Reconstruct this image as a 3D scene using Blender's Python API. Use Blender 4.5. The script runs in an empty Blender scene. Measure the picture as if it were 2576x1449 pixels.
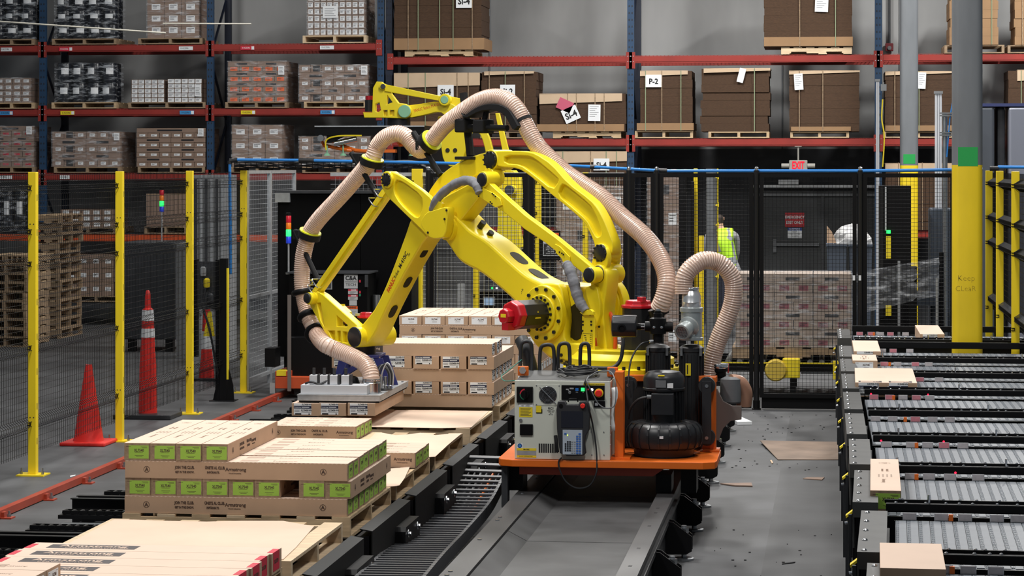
import bpy, bmesh, math, random
from mathutils import Vector, Matrix
random.seed(7)
PI = math.pi
scene = bpy.context.scene
COL = scene.collection
# ---------------------------------------------------------------- camera
F, CX, YH, VX, EYE = 6200.0, 1288.0, 418.0, 2068.0, 2.4
TH = math.atan((VX - CX) / F); CT, ST = math.cos(TH), math.sin(TH)
cam_d = bpy.data.cameras.new('camera'); cam = bpy.data.objects.new('camera', cam_d); COL.objects.link(cam)
cam.location = (0, 0, EYE); cam.rotation_euler = (PI / 2, 0, TH)
cam_d.sensor_width = 36; cam_d.sensor_fit = 'HORIZONTAL'; cam_d.lens = F / 2576 * 36
cam_d.shift_y = -(724.5 - YH) / 2576; cam_d.clip_end = 200
scene.camera = cam
# ---------------------------------------------------------------- light and exposure
vs = scene.view_settings
vs.view_transform = 'Standard'; vs.look = 'None'; vs.gamma = 1; vs.use_curve_mapping = False; vs.exposure = 0.0
w = bpy.data.worlds.new('world'); scene.world = w; w.use_nodes = True
bg = w.node_tree.nodes['Background']; bg.inputs[0].default_value = (0.80, 0.90, 1.0, 1); bg.inputs[1].default_value = 0.16
def area(name, x, y, z, sx, sy, e, col=(1, 0.98, 0.95)):
    l = bpy.data.lights.new(name, 'AREA'); l.shape = 'RECTANGLE'; l.size = sx; l.size_y = sy; l.energy = e; l.color = col
    o = bpy.data.objects.new(name, l); COL.objects.link(o); o.location = (x, y, z); return o
for lx, ly, e in ((-4.6, 10.5, 330), (0.5, 10.5, 215), (-3.6, 17.2, 430), (1.0, 17.5, 215), (-2.6, 24.5, 420), (2.2, 25.5, 190),
                  (-2.2, 32.2, 430), (3.4, 32.0, 640), (-9.0, 32.0, 150), (-8.6, 20.0, 130)):  # last one is a fill lamp added to brighten the left floor
    area('bay_and_fill_lamp', lx, ly, 7.4, 0.6, 2.4, e)

def P(x, y, Y):            # photo point -> world, on the plane Y
    u = (x - CX) / F; d = Y / (CT + u * ST); return Vector((-ST * d + CT * u * d, Y, EYE - (y - YH) / F * d))
def G(x, y, z=0.0):        # photo point -> world, on the level z
    d = F * (EYE - z) / (y - YH); u = (x - CX) / F * d; return Vector((-ST * d + CT * u, CT * d + ST * u, z))
def S(Y, X=-2.0):          # metres per photo pixel
    return (CT * Y - ST * X) / F

# ---------------------------------------------------------------- materials
MATS = {}
def mat(name, col, rough=0.5, metal=0.0, noise=0.0, scale=8.0, bump=0.0, emit=0.0, alpha=1.0, stretch=None, coat=0.0, col2=None, trans=0.0, spec=None):
    if name in MATS: return MATS[name]
    m = bpy.data.materials.new(name); m.use_nodes = True; nt = m.node_tree; b = nt.nodes['Principled BSDF']
    c = (*col, 1)
    b.inputs['Base Color'].default_value = c; b.inputs['Roughness'].default_value = rough; b.inputs['Metallic'].default_value = metal
    if spec is not None: b.inputs['Specular IOR Level'].default_value = spec
    if coat: b.inputs['Coat Weight'].default_value = coat
    if trans: b.inputs['Transmission Weight'].default_value = trans
    if emit: b.inputs['Emission Color'].default_value = c; b.inputs['Emission Strength'].default_value = emit
    if alpha < 1: b.inputs['Alpha'].default_value = alpha
    if noise or bump:
        tc = nt.nodes.new('ShaderNodeTexCoord'); mp = nt.nodes.new('ShaderNodeMapping'); nz = nt.nodes.new('ShaderNodeTexNoise')
        nt.links.new(tc.outputs['Object'], mp.inputs[0]); nt.links.new(mp.outputs[0], nz.inputs[0])
        if stretch: mp.inputs['Scale'].default_value = stretch
        nz.inputs['Scale'].default_value = scale; nz.inputs['Detail'].default_value = 4
        if noise:
            rp = nt.nodes.new('ShaderNodeValToRGB'); rp.color_ramp.elements[0].position = 0.3; rp.color_ramp.elements[1].position = 0.7
            k = col2 or tuple(max(0, v * (1 - noise)) for v in col)
            rp.color_ramp.elements[0].color = (*k, 1); rp.color_ramp.elements[1].color = (*[min(1, v * (1 + noise * 0.35)) for v in col], 1)
            nt.links.new(nz.outputs[0], rp.inputs[0]); nt.links.new(rp.outputs[0], b.inputs['Base Color'])
        if bump:
            bp = nt.nodes.new('ShaderNodeBump'); bp.inputs['Strength'].default_value = bump; bp.inputs['Distance'].default_value = 0.01
            nt.links.new(nz.outputs[0], bp.inputs['Height']); nt.links.new(bp.outputs[0], b.inputs['Normal'])
    MATS[name] = m; return m
M = lambda n: MATS[n] if isinstance(n, str) else n
mat('yellow', (0.86, 0.64, 0.015), 0.42, noise=0.05, scale=3)
mat('robot_yellow', (0.88, 0.70, 0.012), 0.42, noise=0.04, scale=2)
mat('robot_black', (0.012, 0.012, 0.014), 0.4)
mat('black', (0.0045, 0.0045, 0.0052), 0.45, spec=.18); mat('panel_black', (.0025, .0025, .003), .5, spec=.10)
mat('black_matte', (0.010, 0.010, 0.011), 0.7, spec=.25)
mat('rubber', (0.018, 0.019, 0.022), 0.5)
mat('dark_grey', (0.045, 0.048, 0.054), 0.5, noise=0.3)
mat('mid_grey', (0.16, 0.17, 0.18), 0.5, noise=0.2)
mat('steel', (0.42, 0.44, 0.46), 0.35, 0.9, noise=0.2, scale=12)
mat('bright_steel', (0.75, 0.77, 0.80), 0.22, 1.0)
mat('aluminium', (0.62, 0.64, 0.66), 0.35, 0.6, noise=0.15, scale=20)
mat('red_beam', (0.30, 0.026, 0.018), 0.55, noise=0.2, scale=3)
mat('orange_beam', (0.60, 0.085, 0.02), 0.55, noise=0.2, scale=3)
mat('blue_post', (0.014, 0.050, 0.115), 0.5, noise=0.25, scale=4)
mat('blue_dark', (0.008, 0.014, 0.032), 0.55, noise=0.2, scale=4)
mat('air_blue', (0.03, 0.22, 0.62), 0.35)
mat('white_paper', (0.82, 0.84, 0.86), 0.6)
mat('ink', (0.012, 0.012, 0.014), 0.6)
mat('pine', (0.58, 0.42, 0.25), 0.75, noise=0.35, scale=5, stretch=(1, 6, 6), bump=0.1)
mat('pine_fresh', (0.72, 0.55, 0.36), 0.75, noise=0.22, scale=5, stretch=(1, 7, 7))
mat('pine_old', (0.34, 0.24, 0.15), 0.8, noise=0.4, scale=5, stretch=(1, 6, 6))
mat('carton', (0.50, 0.335, 0.22), 0.78, noise=0.10, scale=5, bump=0.03)
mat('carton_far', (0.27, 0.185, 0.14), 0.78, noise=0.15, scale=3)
mat('carton_pale', (0.58, 0.43, 0.29), 0.78, noise=0.08, scale=5)
mat('kraft', (0.32, 0.19, 0.095), 0.8, noise=0.12, scale=3)
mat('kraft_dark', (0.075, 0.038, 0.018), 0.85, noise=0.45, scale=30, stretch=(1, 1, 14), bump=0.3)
mat('kraft_sheet', (0.76, 0.57, 0.435), 0.8, noise=0.08, scale=2)
mat('orange', (0.78, 0.155, 0.012), 0.42, noise=0.12, scale=4)
mat('red_orange', (0.36, 0.045, 0.018), 0.5, noise=0.2, scale=3)
mat('cone_red', (0.70, 0.022, 0.015), 0.5, noise=0.12, scale=6)
mat('red_plastic', (0.50, 0.008, 0.018), 0.35)
mat('lime', (0.33, 0.55, 0.07), 0.6)
mat('label_red', (0.62, 0.02, 0.05), 0.6)
mat('label_orange', (0.85, 0.13, 0.015), 0.6)
mat('sticker_yellow', (0.85, 0.66, 0.02), 0.5)
mat('label_blue', (0.05, 0.28, 0.62), 0.5)
mat('film', (0.85, 0.88, 0.92), 0.16, alpha=0.13, bump=0.9, scale=9, stretch=(1, 1, 3))
mat('drum', (0.006, 0.008, 0.014), 0.25)
mat('concrete_floor', (0.098, 0.100, 0.104), 0.6, noise=0.42, scale=1.8, bump=0.05, spec=.35)
def film_material(name, lo, hi, white):     # stretch film: clear with whitish wrinkles, streak highlights painted into the alpha
    m = bpy.data.materials.new(name); m.use_nodes = True; nt = m.node_tree; b = nt.nodes['Principled BSDF']; b.inputs['Base Color'].default_value = (*white, 1); b.inputs['Roughness'].default_value = .18
    tc = nt.nodes.new('ShaderNodeTexCoord'); mp = nt.nodes.new('ShaderNodeMapping'); mp.inputs['Scale'].default_value = (1.6, 1.6, 9); nz = nt.nodes.new('ShaderNodeTexNoise'); nz.inputs['Scale'].default_value = 2.6; nz.inputs['Detail'].default_value = 7; nz.inputs['Roughness'].default_value = .68
    nt.links.new(tc.outputs['Object'], mp.inputs[0]); nt.links.new(mp.outputs[0], nz.inputs[0]); mr = nt.nodes.new('ShaderNodeMapRange'); mr.inputs['From Min'].default_value = .50; mr.inputs['From Max'].default_value = .72; mr.inputs['To Min'].default_value = lo; mr.inputs['To Max'].default_value = hi
    nt.links.new(nz.outputs[0], mr.inputs[0]); nt.links.new(mr.outputs[0], b.inputs['Alpha']); bp = nt.nodes.new('ShaderNodeBump'); bp.inputs['Strength'].default_value = .7; bp.inputs['Distance'].default_value = .02; nt.links.new(nz.outputs[0], bp.inputs['Height']); nt.links.new(bp.outputs[0], b.inputs['Normal']); MATS[name] = m
del MATS['film']; film_material('film', .05, .62, (.80, .82, .86)); film_material('film_clear', .02, .75, (.75, .80, .86))

# ---------------------------------------------------------------- mesh building
class MB:
    def __init__(s): s.v = []; s.f = []; s.m = []; s.mi = 0
    def face(s, idx): s.f.append(tuple(idx)); s.m.append(s.mi)
    def box(s, x0, x1, y0, y1, z0, z1):
        b = len(s.v); s.v += [(x, y, z) for z in (z0, z1) for y in (y0, y1) for x in (x0, x1)]
        for q in ((0, 2, 3, 1), (4, 5, 7, 6), (0, 1, 5, 4), (2, 6, 7, 3), (0, 4, 6, 2), (1, 3, 7, 5)): s.face([b + i for i in q])
        return s
    def cbox(s, c, dx, dy, dz): return s.box(c[0] - dx / 2, c[0] + dx / 2, c[1] - dy / 2, c[1] + dy / 2, c[2] - dz / 2, c[2] + dz / 2)
    def quad(s, a, b, c, d):
        i = len(s.v); s.v += [tuple(a), tuple(b), tuple(c), tuple(d)]; s.face((i, i + 1, i + 2, i + 3)); return s
    def ring(s, c, t, r, n, up=None, r2=None, ph=0):
        t = Vector(t).normalized(); a = Vector(up) if up else (Vector((0, 0, 1)) if abs(t.z) < 0.9 else Vector((0, 1, 0)))
        e1 = t.cross(a).normalized(); e2 = t.cross(e1); b = len(s.v); c = Vector(c); r2 = r2 or r
        s.v += [tuple(c + e1 * (r * math.cos(2 * PI * k / n + ph)) + e2 * (r2 * math.sin(2 * PI * k / n + ph))) for k in range(n)]
        return b
    def bridge(s, a, b, n):
        for k in range(n): s.face((a + k, a + (k + 1) % n, b + (k + 1) % n, b + k))
    def cyl(s, p0, p1, r, n=16, r2=None, caps=True, ph=0):
        t = Vector(p1) - Vector(p0); a = s.ring(p0, t, r, n, ph=ph); b = s.ring(p1, t, r if r2 is None else r2, n, ph=ph); s.bridge(a, b, n)
        if caps: s.face([a + k for k in range(n)][::-1]); s.face([b + k for k in range(n)])
        return s
    def lathe(s, prof, o=(0, 0, 0), axis=(0, 0, 1), n=20):      # prof: (r, h) pairs along axis
        ax = Vector(axis).normalized(); prev = None; o = Vector(o)
        for i, (r, h) in enumerate(prof):
            c = s.ring(o + ax * h, ax, max(r, 1e-4), n)
            if prev is not None: s.bridge(prev, c, n)
            elif r > 1e-3: s.face([c + k for k in range(n)][::-1])
            prev = c
        if prof[-1][0] > 1e-3: s.face([prev + k for k in range(n)])
        return s
    def tube(s, pts, r, n=8, caps=True):
        pts = [Vector(p) for p in pts]; prev = None; up = None
        for i, p in enumerate(pts):
            t = (pts[min(i + 1, len(pts) - 1)] - pts[max(i - 1, 0)]).normalized()
            if up is None: up = Vector((0, 0, 1)) if abs(t.z) < 0.9 else Vector((0, 1, 0))
            side = t.cross(up).normalized(); up = side.cross(t).normalized()
            rr = r[i] if isinstance(r, (list, tuple)) else r
            c = s.ring(p, t, rr, n, up=up)
            if prev is not None: s.bridge(prev, c, n)
            elif caps: s.face([c + k for k in range(n)][::-1])
            prev = c
        if caps: s.face([prev + k for k in range(n)])
        return s
    def bar(s, p0, p1, wd, ht, up=(0, 0, 1)):                    # rectangular bar between two points
        p0, p1 = Vector(p0), Vector(p1); t = (p1 - p0).normalized(); u = Vector(up)
        if abs(t.dot(u)) > 0.95: u = Vector((0, 1, 0))
        e1 = t.cross(u).normalized() * wd / 2; e2 = e1.cross(t).normalized() * ht / 2; b = len(s.v)
        for p in (p0, p1): s.v += [tuple(p - e1 - e2), tuple(p + e1 - e2), tuple(p + e1 + e2), tuple(p - e1 + e2)]
        for q in ((3, 2, 1, 0), (4, 5, 6, 7), (0, 1, 5, 4), (1, 2, 6, 5), (2, 3, 7, 6), (3, 0, 4, 7)): s.face([b + i for i in q])
        return s
    def wire(s, p0, p1, r):                                      # thin three-sided wire
        t = Vector(p1) - Vector(p0); a = s.ring(p0, t, r, 3); b = s.ring(p1, t, r, 3); s.bridge(a, b, 3); return s
    def prism(s, poly, y0, y1, plane='xz'):                      # convex polygon swept along the third axis
        n = len(poly); b = len(s.v)
        f = {'xz': lambda p, k: (p[0], k, p[1]), 'xy': lambda p, k: (p[0], p[1], k), 'yz': lambda p, k: (k, p[0], p[1])}[plane]
        s.v += [f(p, y0) for p in poly] + [f(p, y1) for p in poly]
        s.face([b + k for k in range(n)]); s.face([b + n + k for k in range(n)][::-1])
        for k in range(n): s.face((b + (k + 1) % n, b + k, b + n + k, b + n + (k + 1) % n))
        return s
    def mesh(s, name, mats, smooth=False):
        me = bpy.data.meshes.new(name); me.from_pydata(s.v, [], s.f)
        for m in (mats if isinstance(mats, (list, tuple)) else [mats]): me.materials.append(M(m) if isinstance(m, str) else m)
        if any(s.m): me.polygons.foreach_set('material_index', s.m)
        bm = bmesh.new(); bm.from_mesh(me); bmesh.ops.recalc_face_normals(bm, faces=bm.faces); bm.to_mesh(me); bm.free()
        if smooth: me.polygons.foreach_set('use_smooth', [True] * len(me.polygons)); me.set_sharp_from_angle(angle=math.radians(38))
        me.update(); return me
    def build(s, name, mats, parent=None, smooth=False, bevel=0.0):
        return link(name, s.mesh(name, mats, smooth), parent, bevel)
def link(name, me, parent=None, bevel=0.0, loc=None, rz=None):
    o = bpy.data.objects.new(name, me); COL.objects.link(o)
    if parent: o.parent = parent
    if loc is not None: o.location = loc
    if rz is not None: o.rotation_euler = (0, 0, rz)
    if bevel:
        b = o.modifiers.new('bevel', 'BEVEL'); b.width = bevel; b.segments = 2; b.limit_method = 'ANGLE'; b.angle_limit = 0.6
    return o
def tag(o, label, cat, group=None):
    o['label'] = label; o['category'] = cat
    if group: o['group'] = group
    return o
def struct(o): o['kind'] = 'structure'; return o
def stuff(o): o['kind'] = 'stuff'; return o
def thing(name, label, cat, loc=(0, 0, 0), group=None, rz=0):
    o = bpy.data.objects.new(name, None); COL.objects.link(o); o.location = loc; o.rotation_euler = (0, 0, rz); o.empty_display_size = 0.1
    return tag(o, label, cat, group)
def kids(o): return [c for c in COL.objects if c.parent == o]
def dup(o, loc=None, label=None, kidmap=None):
    r = o.copy(); COL.objects.link(r)
    if loc is not None: r.location = loc
    if label: r['label'] = label
    def rec(a, b):
        for ch in a.children:
            k = ch.copy(); COL.objects.link(k); k.parent = b; rec(ch, k)
    rec(o, r); return r
_tx = {}
def text_mesh(txt, size, mats='ink', align='CENTER', bold=0.0, ex=0.0004, sx=1.0):
    key = (txt, size, mats, align, bold, sx)
    if key in _tx: return _tx[key]
    c = bpy.data.curves.new('t', 'FONT'); c.body = txt; c.size = size; c.align_x = align; c.align_y = 'CENTER'; c.extrude = ex; c.offset = bold; c.resolution_u = 2
    o = bpy.data.objects.new('t', c); COL.objects.link(o)
    bpy.context.view_layer.update()
    me = bpy.data.meshes.new_from_object(o.evaluated_get(bpy.context.evaluated_depsgraph_get()))
    bpy.data.objects.remove(o)
    if sx != 1: me.transform(Matrix.Diagonal((sx, 1, 1, 1)))
    me.materials.clear(); me.materials.append(M(mats)); _tx[key] = me; return me
def text(name, txt, size, loc, parent, face='-y', mats='ink', align='CENTER', bold=0.0, roll=0.0, sx=1.0, mtx=None):
    o = link(name, text_mesh(txt, size, mats, align, bold, sx=sx), parent)
    base = {'-y': Matrix.Rotation(PI / 2, 4, 'X'), '+x': Matrix.Rotation(PI / 2, 4, 'Z') @ Matrix.Rotation(PI / 2, 4, 'X'), '+z': Matrix.Identity(4),
            '+z180': Matrix.Rotation(PI, 4, 'Z'), '+z90': Matrix.Rotation(PI / 2, 4, 'Z')}[face]
    o.matrix_local = Matrix.Translation(loc) @ base @ Matrix.Rotation(roll, 4, 'Z')
    return o
def add_mesh(mb, me, mtx):            # pour a mesh into an MB under the current material index
    b = len(mb.v); mb.v += [tuple(mtx @ v.co) for v in me.vertices]
    for p in me.polygons: mb.face([b + i for i in p.vertices])
def add_text(mb, txt, size, loc, face='-y', bold=0.0, align='CENTER', roll=0.0, sx=1.0):
    base = {'-y': Matrix.Rotation(PI / 2, 4, 'X'), '+x': Matrix.Rotation(PI / 2, 4, 'Z') @ Matrix.Rotation(PI / 2, 4, 'X'), '+z': Matrix.Identity(4),
            '+z180': Matrix.Rotation(PI, 4, 'Z'), '+z90': Matrix.Rotation(PI / 2, 4, 'Z')}[face]
    add_mesh(mb, text_mesh(txt, size, 'ink', align, bold, sx=sx), Matrix.Translation(loc) @ base @ Matrix.Rotation(roll, 4, 'Z'))
def smooth_poly(pts, it=2):
    for _ in range(it):
        q = []
        for i in range(len(pts)):
            a, b = Vector(pts[i]), Vector(pts[(i + 1) % len(pts)]); q += [a * 0.78 + b * 0.22, a * 0.22 + b * 0.78]
        pts = q
    return pts
def plate_mesh(name, outer, holes, y0, y1, bev, mats, smooth=True):
    """flat casting: outline (x, z) with holes, swept from y0 to y1 with rounded edges"""
    c = bpy.data.curves.new('p', 'CURVE'); c.dimensions = '2D'; c.fill_mode = 'BOTH'; c.bevel_depth = bev; c.bevel_resolution = 2
    c.extrude = abs(y1 - y0) / 2 - bev; c.offset = -bev
    for pl in [outer] + list(holes):
        sp = c.splines.new('POLY'); sp.points.add(len(pl) - 1); sp.use_cyclic_u = True
        for k, p in enumerate(pl): sp.points[k].co = (p[0], p[1], 0, 1)
    o = bpy.data.objects.new('p', c); COL.objects.link(o); bpy.context.view_layer.update()
    me = bpy.data.meshes.new_from_object(o.evaluated_get(bpy.context.evaluated_depsgraph_get())); bpy.data.objects.remove(o)
    ym = (y0 + y1) / 2
    me.transform(Matrix(((1, 0, 0, 0), (0, 0, -1, ym), (0, 1, 0, 0), (0, 0, 0, 1))))
    me.name = name; me.materials.clear(); me.materials.append(M(mats))
    if smooth: me.polygons.foreach_set('use_smooth', [True] * len(me.polygons)); me.set_sharp_from_angle(angle=math.radians(40))
    return me
def spline(pts, per=8):
    pts = [Vector(p) for p in pts]; out = []
    for i in range(len(pts) - 1):
        p0, p1, p2, p3 = pts[max(i - 1, 0)], pts[i], pts[i + 1], pts[min(i + 2, len(pts) - 1)]
        for k in range(per):
            t = k / per
            out.append(0.5 * ((2 * p1) + (p2 - p0) * t + (2 * p0 - 5 * p1 + 4 * p2 - p3) * t * t + (3 * p1 - p0 - 3 * p2 + p3) * t ** 3))
    out.append(pts[-1]); return out
def resample(pts, step):
    out = [pts[0].copy()]; acc = 0
    for a, b in zip(pts, pts[1:]):
        L = (b - a).length; pos = step - acc
        while pos <= L: out.append(a + (b - a) * (pos / L)); pos += step
        acc = (acc + L) % step if L else acc
    return out
ORD = ['first', 'second', 'third', 'fourth', 'fifth', 'sixth', 'seventh', 'eighth', 'ninth', 'tenth', 'eleventh', 'twelfth']
# ================================================================= SETTING
o = struct(MB().box(-16, 8, 3, 37.75, -0.2, 0).build('floor', 'concrete_floor'))
# dirt patches and seams belong to the slab
mat('wall_grey', (0.37, 0.375, 0.375), 0.8, noise=0.42, scale=0.8, stretch=(1, 1, 0.35))
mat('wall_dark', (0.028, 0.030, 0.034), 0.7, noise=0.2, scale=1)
struct(MB().box(-16, 8, 37.75, 37.95, 0, 9).build('wall_back', 'wall_grey'))
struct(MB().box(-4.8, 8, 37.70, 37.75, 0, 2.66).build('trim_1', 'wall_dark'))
struct(MB().box(-16, 8, 3, 38, 9.0, 9.2).build('ceiling', 'mid_grey'))
for px_ in (1232, 1968, 2263):      # joints of the tilt-up wall
    a = P(px_, 100, 37.74); struct(MB().box(a.x - .012, a.x + .012, 37.735, 37.75, 2.66, 9).build('trim_2' if px_ == 1232 else ('trim_3' if px_ == 1968 else 'trim_4'), 'mid_grey'))
# ================================================================= PALLETS
def pallet_parts(root, w, d, h, woods, front='stringer', nb=5, fancy=True):
    """w along X, d along Y; origin at bottom centre; stringer ends face the viewer ('end') or a notched stringer does ('stringer')"""
    t = 0.016
    if front == 'end':      # stringers run in depth, deck boards run across
        for k in (-1, 0, 1):
            MB().box(k * (w / 2 - .02) - .02, k * (w / 2 - .02) + .02, -d / 2, d / 2, t, h - t).build('stringer', woods[0], root)
        bw = d / nb * 0.78
        for k in range(nb):
            c = -d / 2 + bw / 2 + k * (d - bw) / (nb - 1)
            MB().box(-w / 2, w / 2, c - bw / 2, c + bw / 2, h - t, h).build('deck_board', woods[k % len(woods)], root)
            if k in (0, nb // 2, nb - 1): MB().box(-w / 2, w / 2, c - bw / 2, c + bw / 2, 0, t).build('bottom_board', woods[0], root)
    else:                   # notched stringers run across, deck boards run in depth
        for k in (-1, 0, 1):
            c = k * (d / 2 - .02); m = MB()
            zz = [(-w / 2, t), (-w / 2, h - t), (w / 2, h - t), (w / 2, t)]
            n0, n1, nh = w * 0.14, w * 0.36, h * 0.36
            for a, b, z in ((-w / 2, -n1, t), (-n1, -n0, nh), (-n0, n0, t), (n0, n1, nh), (n1, w / 2, t)): m.box(a, b, c - .02, c + .02, z, h - t)
            m.build('stringer', woods[0], root)
        bw = w / nb * 0.72
        for k in range(nb):
            c = -w / 2 + bw / 2 + k * (w - bw) / (nb - 1)
            MB().box(c - bw / 2, c + bw / 2, -d / 2, d / 2, h - t, h).build('deck_board', woods[k % len(woods)], root)
            if k in (0, nb // 2, nb - 1): MB().box(c - bw / 2, c + bw / 2, -d / 2, d / 2, 0, t).build('bottom_board', woods[0], root)
    return root
# ================================================================= RACKS
YR = 36.0
def zbeam(y, x=1300): return P(x, y, YR).z
def rack(name, label, ups, levels, depth, top, lab=None):
    root = thing(name, label, 'rack', (0, YR, 0)); Y0 = 0.0
    for x0, x1, dark in ups:
        a = P((x0 + x1) / 2, 300, YR).x; w_ = 0.10
        m = MB().box(a - w_ / 2, a + w_ / 2, 0.0, 0.07, 0, top); m.build('upright', 'blue_dark' if dark else 'blue_post', root)
        bx = a + (0.06 if dark else 0.03)
        MB().box(bx - w_ / 2, bx + w_ / 2, depth - .07, depth, 0, top).build('upright', 'blue_dark', root)
        hm = MB()
        for k in range(int(top / 0.1)):
            for dx in (-.022, .022): hm.box(a + dx - .007, a + dx + .007, -.0035, -.0005, k * .1 + .03, k * .1 + .055)
        stuff(hm.build('punched_holes', 'ink', root))
        z = 0.25; sgn = 1
        while z < top - 1:
            bm_ = MB().bar((a, .05, z if sgn > 0 else z + .9), (a, depth - .04, z + .9 if sgn > 0 else z), .03, .03); bm_.build('diagonal_brace', 'blue_dark', root); z += .95; sgn = -sgn
    for (zt, h, bm_m, *bays) in levels:
        for (i, u0), u1 in zip(enumerate(ups), ups[1:]):
            if bays and i not in bays[0]: continue
            a = P((u0[0] + u0[1]) / 2, 300, YR).x + .052; b = P((u1[0] + u1[1]) / 2, 300, YR).x - .052
            be = MB().box(a, b, -.005, .045, zt - h, zt).build('beam', bm_m, root)
            MB().box(a, b, -.012, -.005, zt - h * .82, zt - h * .72).build('beam_step', bm_m, be)
            MB().box(a, b, depth - .045, depth + .005, zt - h, zt).build('beam', bm_m, root)
            for q in (a - .03, b + .03):
                MB().box(q - .045, q + .045, -.014, -.0055, zt - h - .08, zt + .06).build('beam_connector', bm_m, be)
                s_ = MB()
                for dz in (-.03, .05):
                    for dx in (-.018, .018): s_.cyl((q + dx, -.017, zt - h / 2 + dz), (q + dx, -.014, zt - h / 2 + dz), .007, 6)
                stuff(s_.build('rivets', 'bright_steel', be))
            wm = MB()          # wire deck
            n = int((b - a) / .055)
            for k in range(n + 1):
                x = a + (b - a) * k / n; wm.box(x - .003, x + .003, -.004, depth, zt + .001, zt + .007)
            for k in range(5): wm.box(a, b, depth * k / 4.2 + .01, depth * k / 4.2 + .017, zt + .007, zt + .012)
            stuff(wm.build('wire_deck', 'red_beam' if bm_m == 'red_beam' else 'dark_grey', root))
    return root
LU = [(-330, -315, 0), (99, 115, 0), (520, 537, 0), (950, 965, 0)]
L_top, L_mid, L_low, L_bot = zbeam(114, 300), zbeam(275, 300), zbeam(437, 300), zbeam(590, 300)
lr = rack('pallet_rack', 'long blue and red pallet rack behind the left fence, loaded with wrapped cartons', LU,
          [(L_top, .095, 'red_beam'), (L_mid, .095, 'red_beam'), (L_low, .095, 'red_beam'), (L_bot, .10, 'orange_beam'), (zbeam(762, 300), .10, 'dark_grey')], 1.05, 5.4)
RU = [(972, 985, 1), (1580, 1593, 0), (2202, 2217, 0), (2826, 2840, 0)]
R_top, R_mid = zbeam(142, 1500), zbeam(350, 1500)
rr = rack('pallet_rack', 'blue and red pallet rack on the right with bundles of brown flat cartons', RU,
          [(R_top, .10, 'red_beam'), (R_mid, .105, 'red_beam'), (1.468, .105, 'red_beam', (0, 2))], 1.05, 5.4)
# location labels on the beams
for rt, y, xs in ((L_top, 123, ((2, 30, 'white_paper'), (148, 182, 'label_red'), (450, 485, 'white_paper'), (605, 640, 'label_red'), (805, 840, 'white_paper'))),
                  (L_mid, 284, ((0, 32, 'label_blue'), (152, 187, 'sticker_yellow'), (452, 488, 'label_blue'), (606, 642, 'sticker_yellow'), (806, 842, 'label_blue'))),
                  (L_low, 446, ((-8, 30, 'white_paper'), (150, 175, 'white_paper')))):
    for x0, x1, mm in xs:
        a, b = P(x0, y, YR - .02), P(x1, y, YR - .02); zc = rt - .052
        m = MB().box(a.x, b.x, -.021, -.014, zc - .028, zc + .028); m.mi = 1
        add_text(m, '01A235R6', .036, (a.x + (b.x - a.x) * .4, -.0212, zc), sx=.8); m.mi = 2; m.box(b.x - .045, b.x - .003, -.0225, -.021, zc - .024, zc + .024)
        ob = m.build('location_label', [mm, 'ink' if mm != 'label_red' else 'white_paper', 'white_paper'], lr)
# ================================================================= LOADS ON THE RACKS
def rack_pallet(x0, x1, zb, ytop, label, wood=('pine',), front='end', d=1.0, nb=5, dy=0.0):
    a, b = P(x0, 300, YR - .03), P(x1, 300, YR - .03); zt = P((x0 + x1) / 2, ytop, YR - .03).z
    h = max(.09, min(.16, zt - zb - .014)); r = thing('pallet', label, 'pallet', ((a.x + b.x) / 2, YR + .48 + dy, zb + .0135))
    pallet_parts(r, b.x - a.x, d, h, wood, front, nb); return zb + .0135 + h
def carton_mesh(name, w, d, h, body, lab, lw, lh, lx, lz, extra=None):
    m = MB().box(-w / 2, w / 2, 0, d, 0, h)
    m.mi = 1; m.box(lx * w - lw / 2, lx * w + lw / 2, -.0015, .0005, lz * h - lh / 2, lz * h + lh / 2)
    m.mi = 2
    for k in range(3): m.box(lx * w - lw * .38, lx * w + lw * (.1 if k else .38), -.0022, -.0015, lz * h + lh * (.22 - .22 * k), lz * h + lh * (.3 - .22 * k))
    m.mi = 3; m.box(-w / 2 * .97, w / 2 * .97, -.001, .0002, h * .97, h * .995)
    if extra: m.mi = 2; x, z, ew, eh = extra; m.box(x * w - ew * w / 2, x * w + ew * w / 2, -.0012, .0004, z * h - eh * h / 2, z * h + eh * h / 2)
    return m.mesh(name, [body, lab, 'ink', 'pine_old'])
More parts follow.
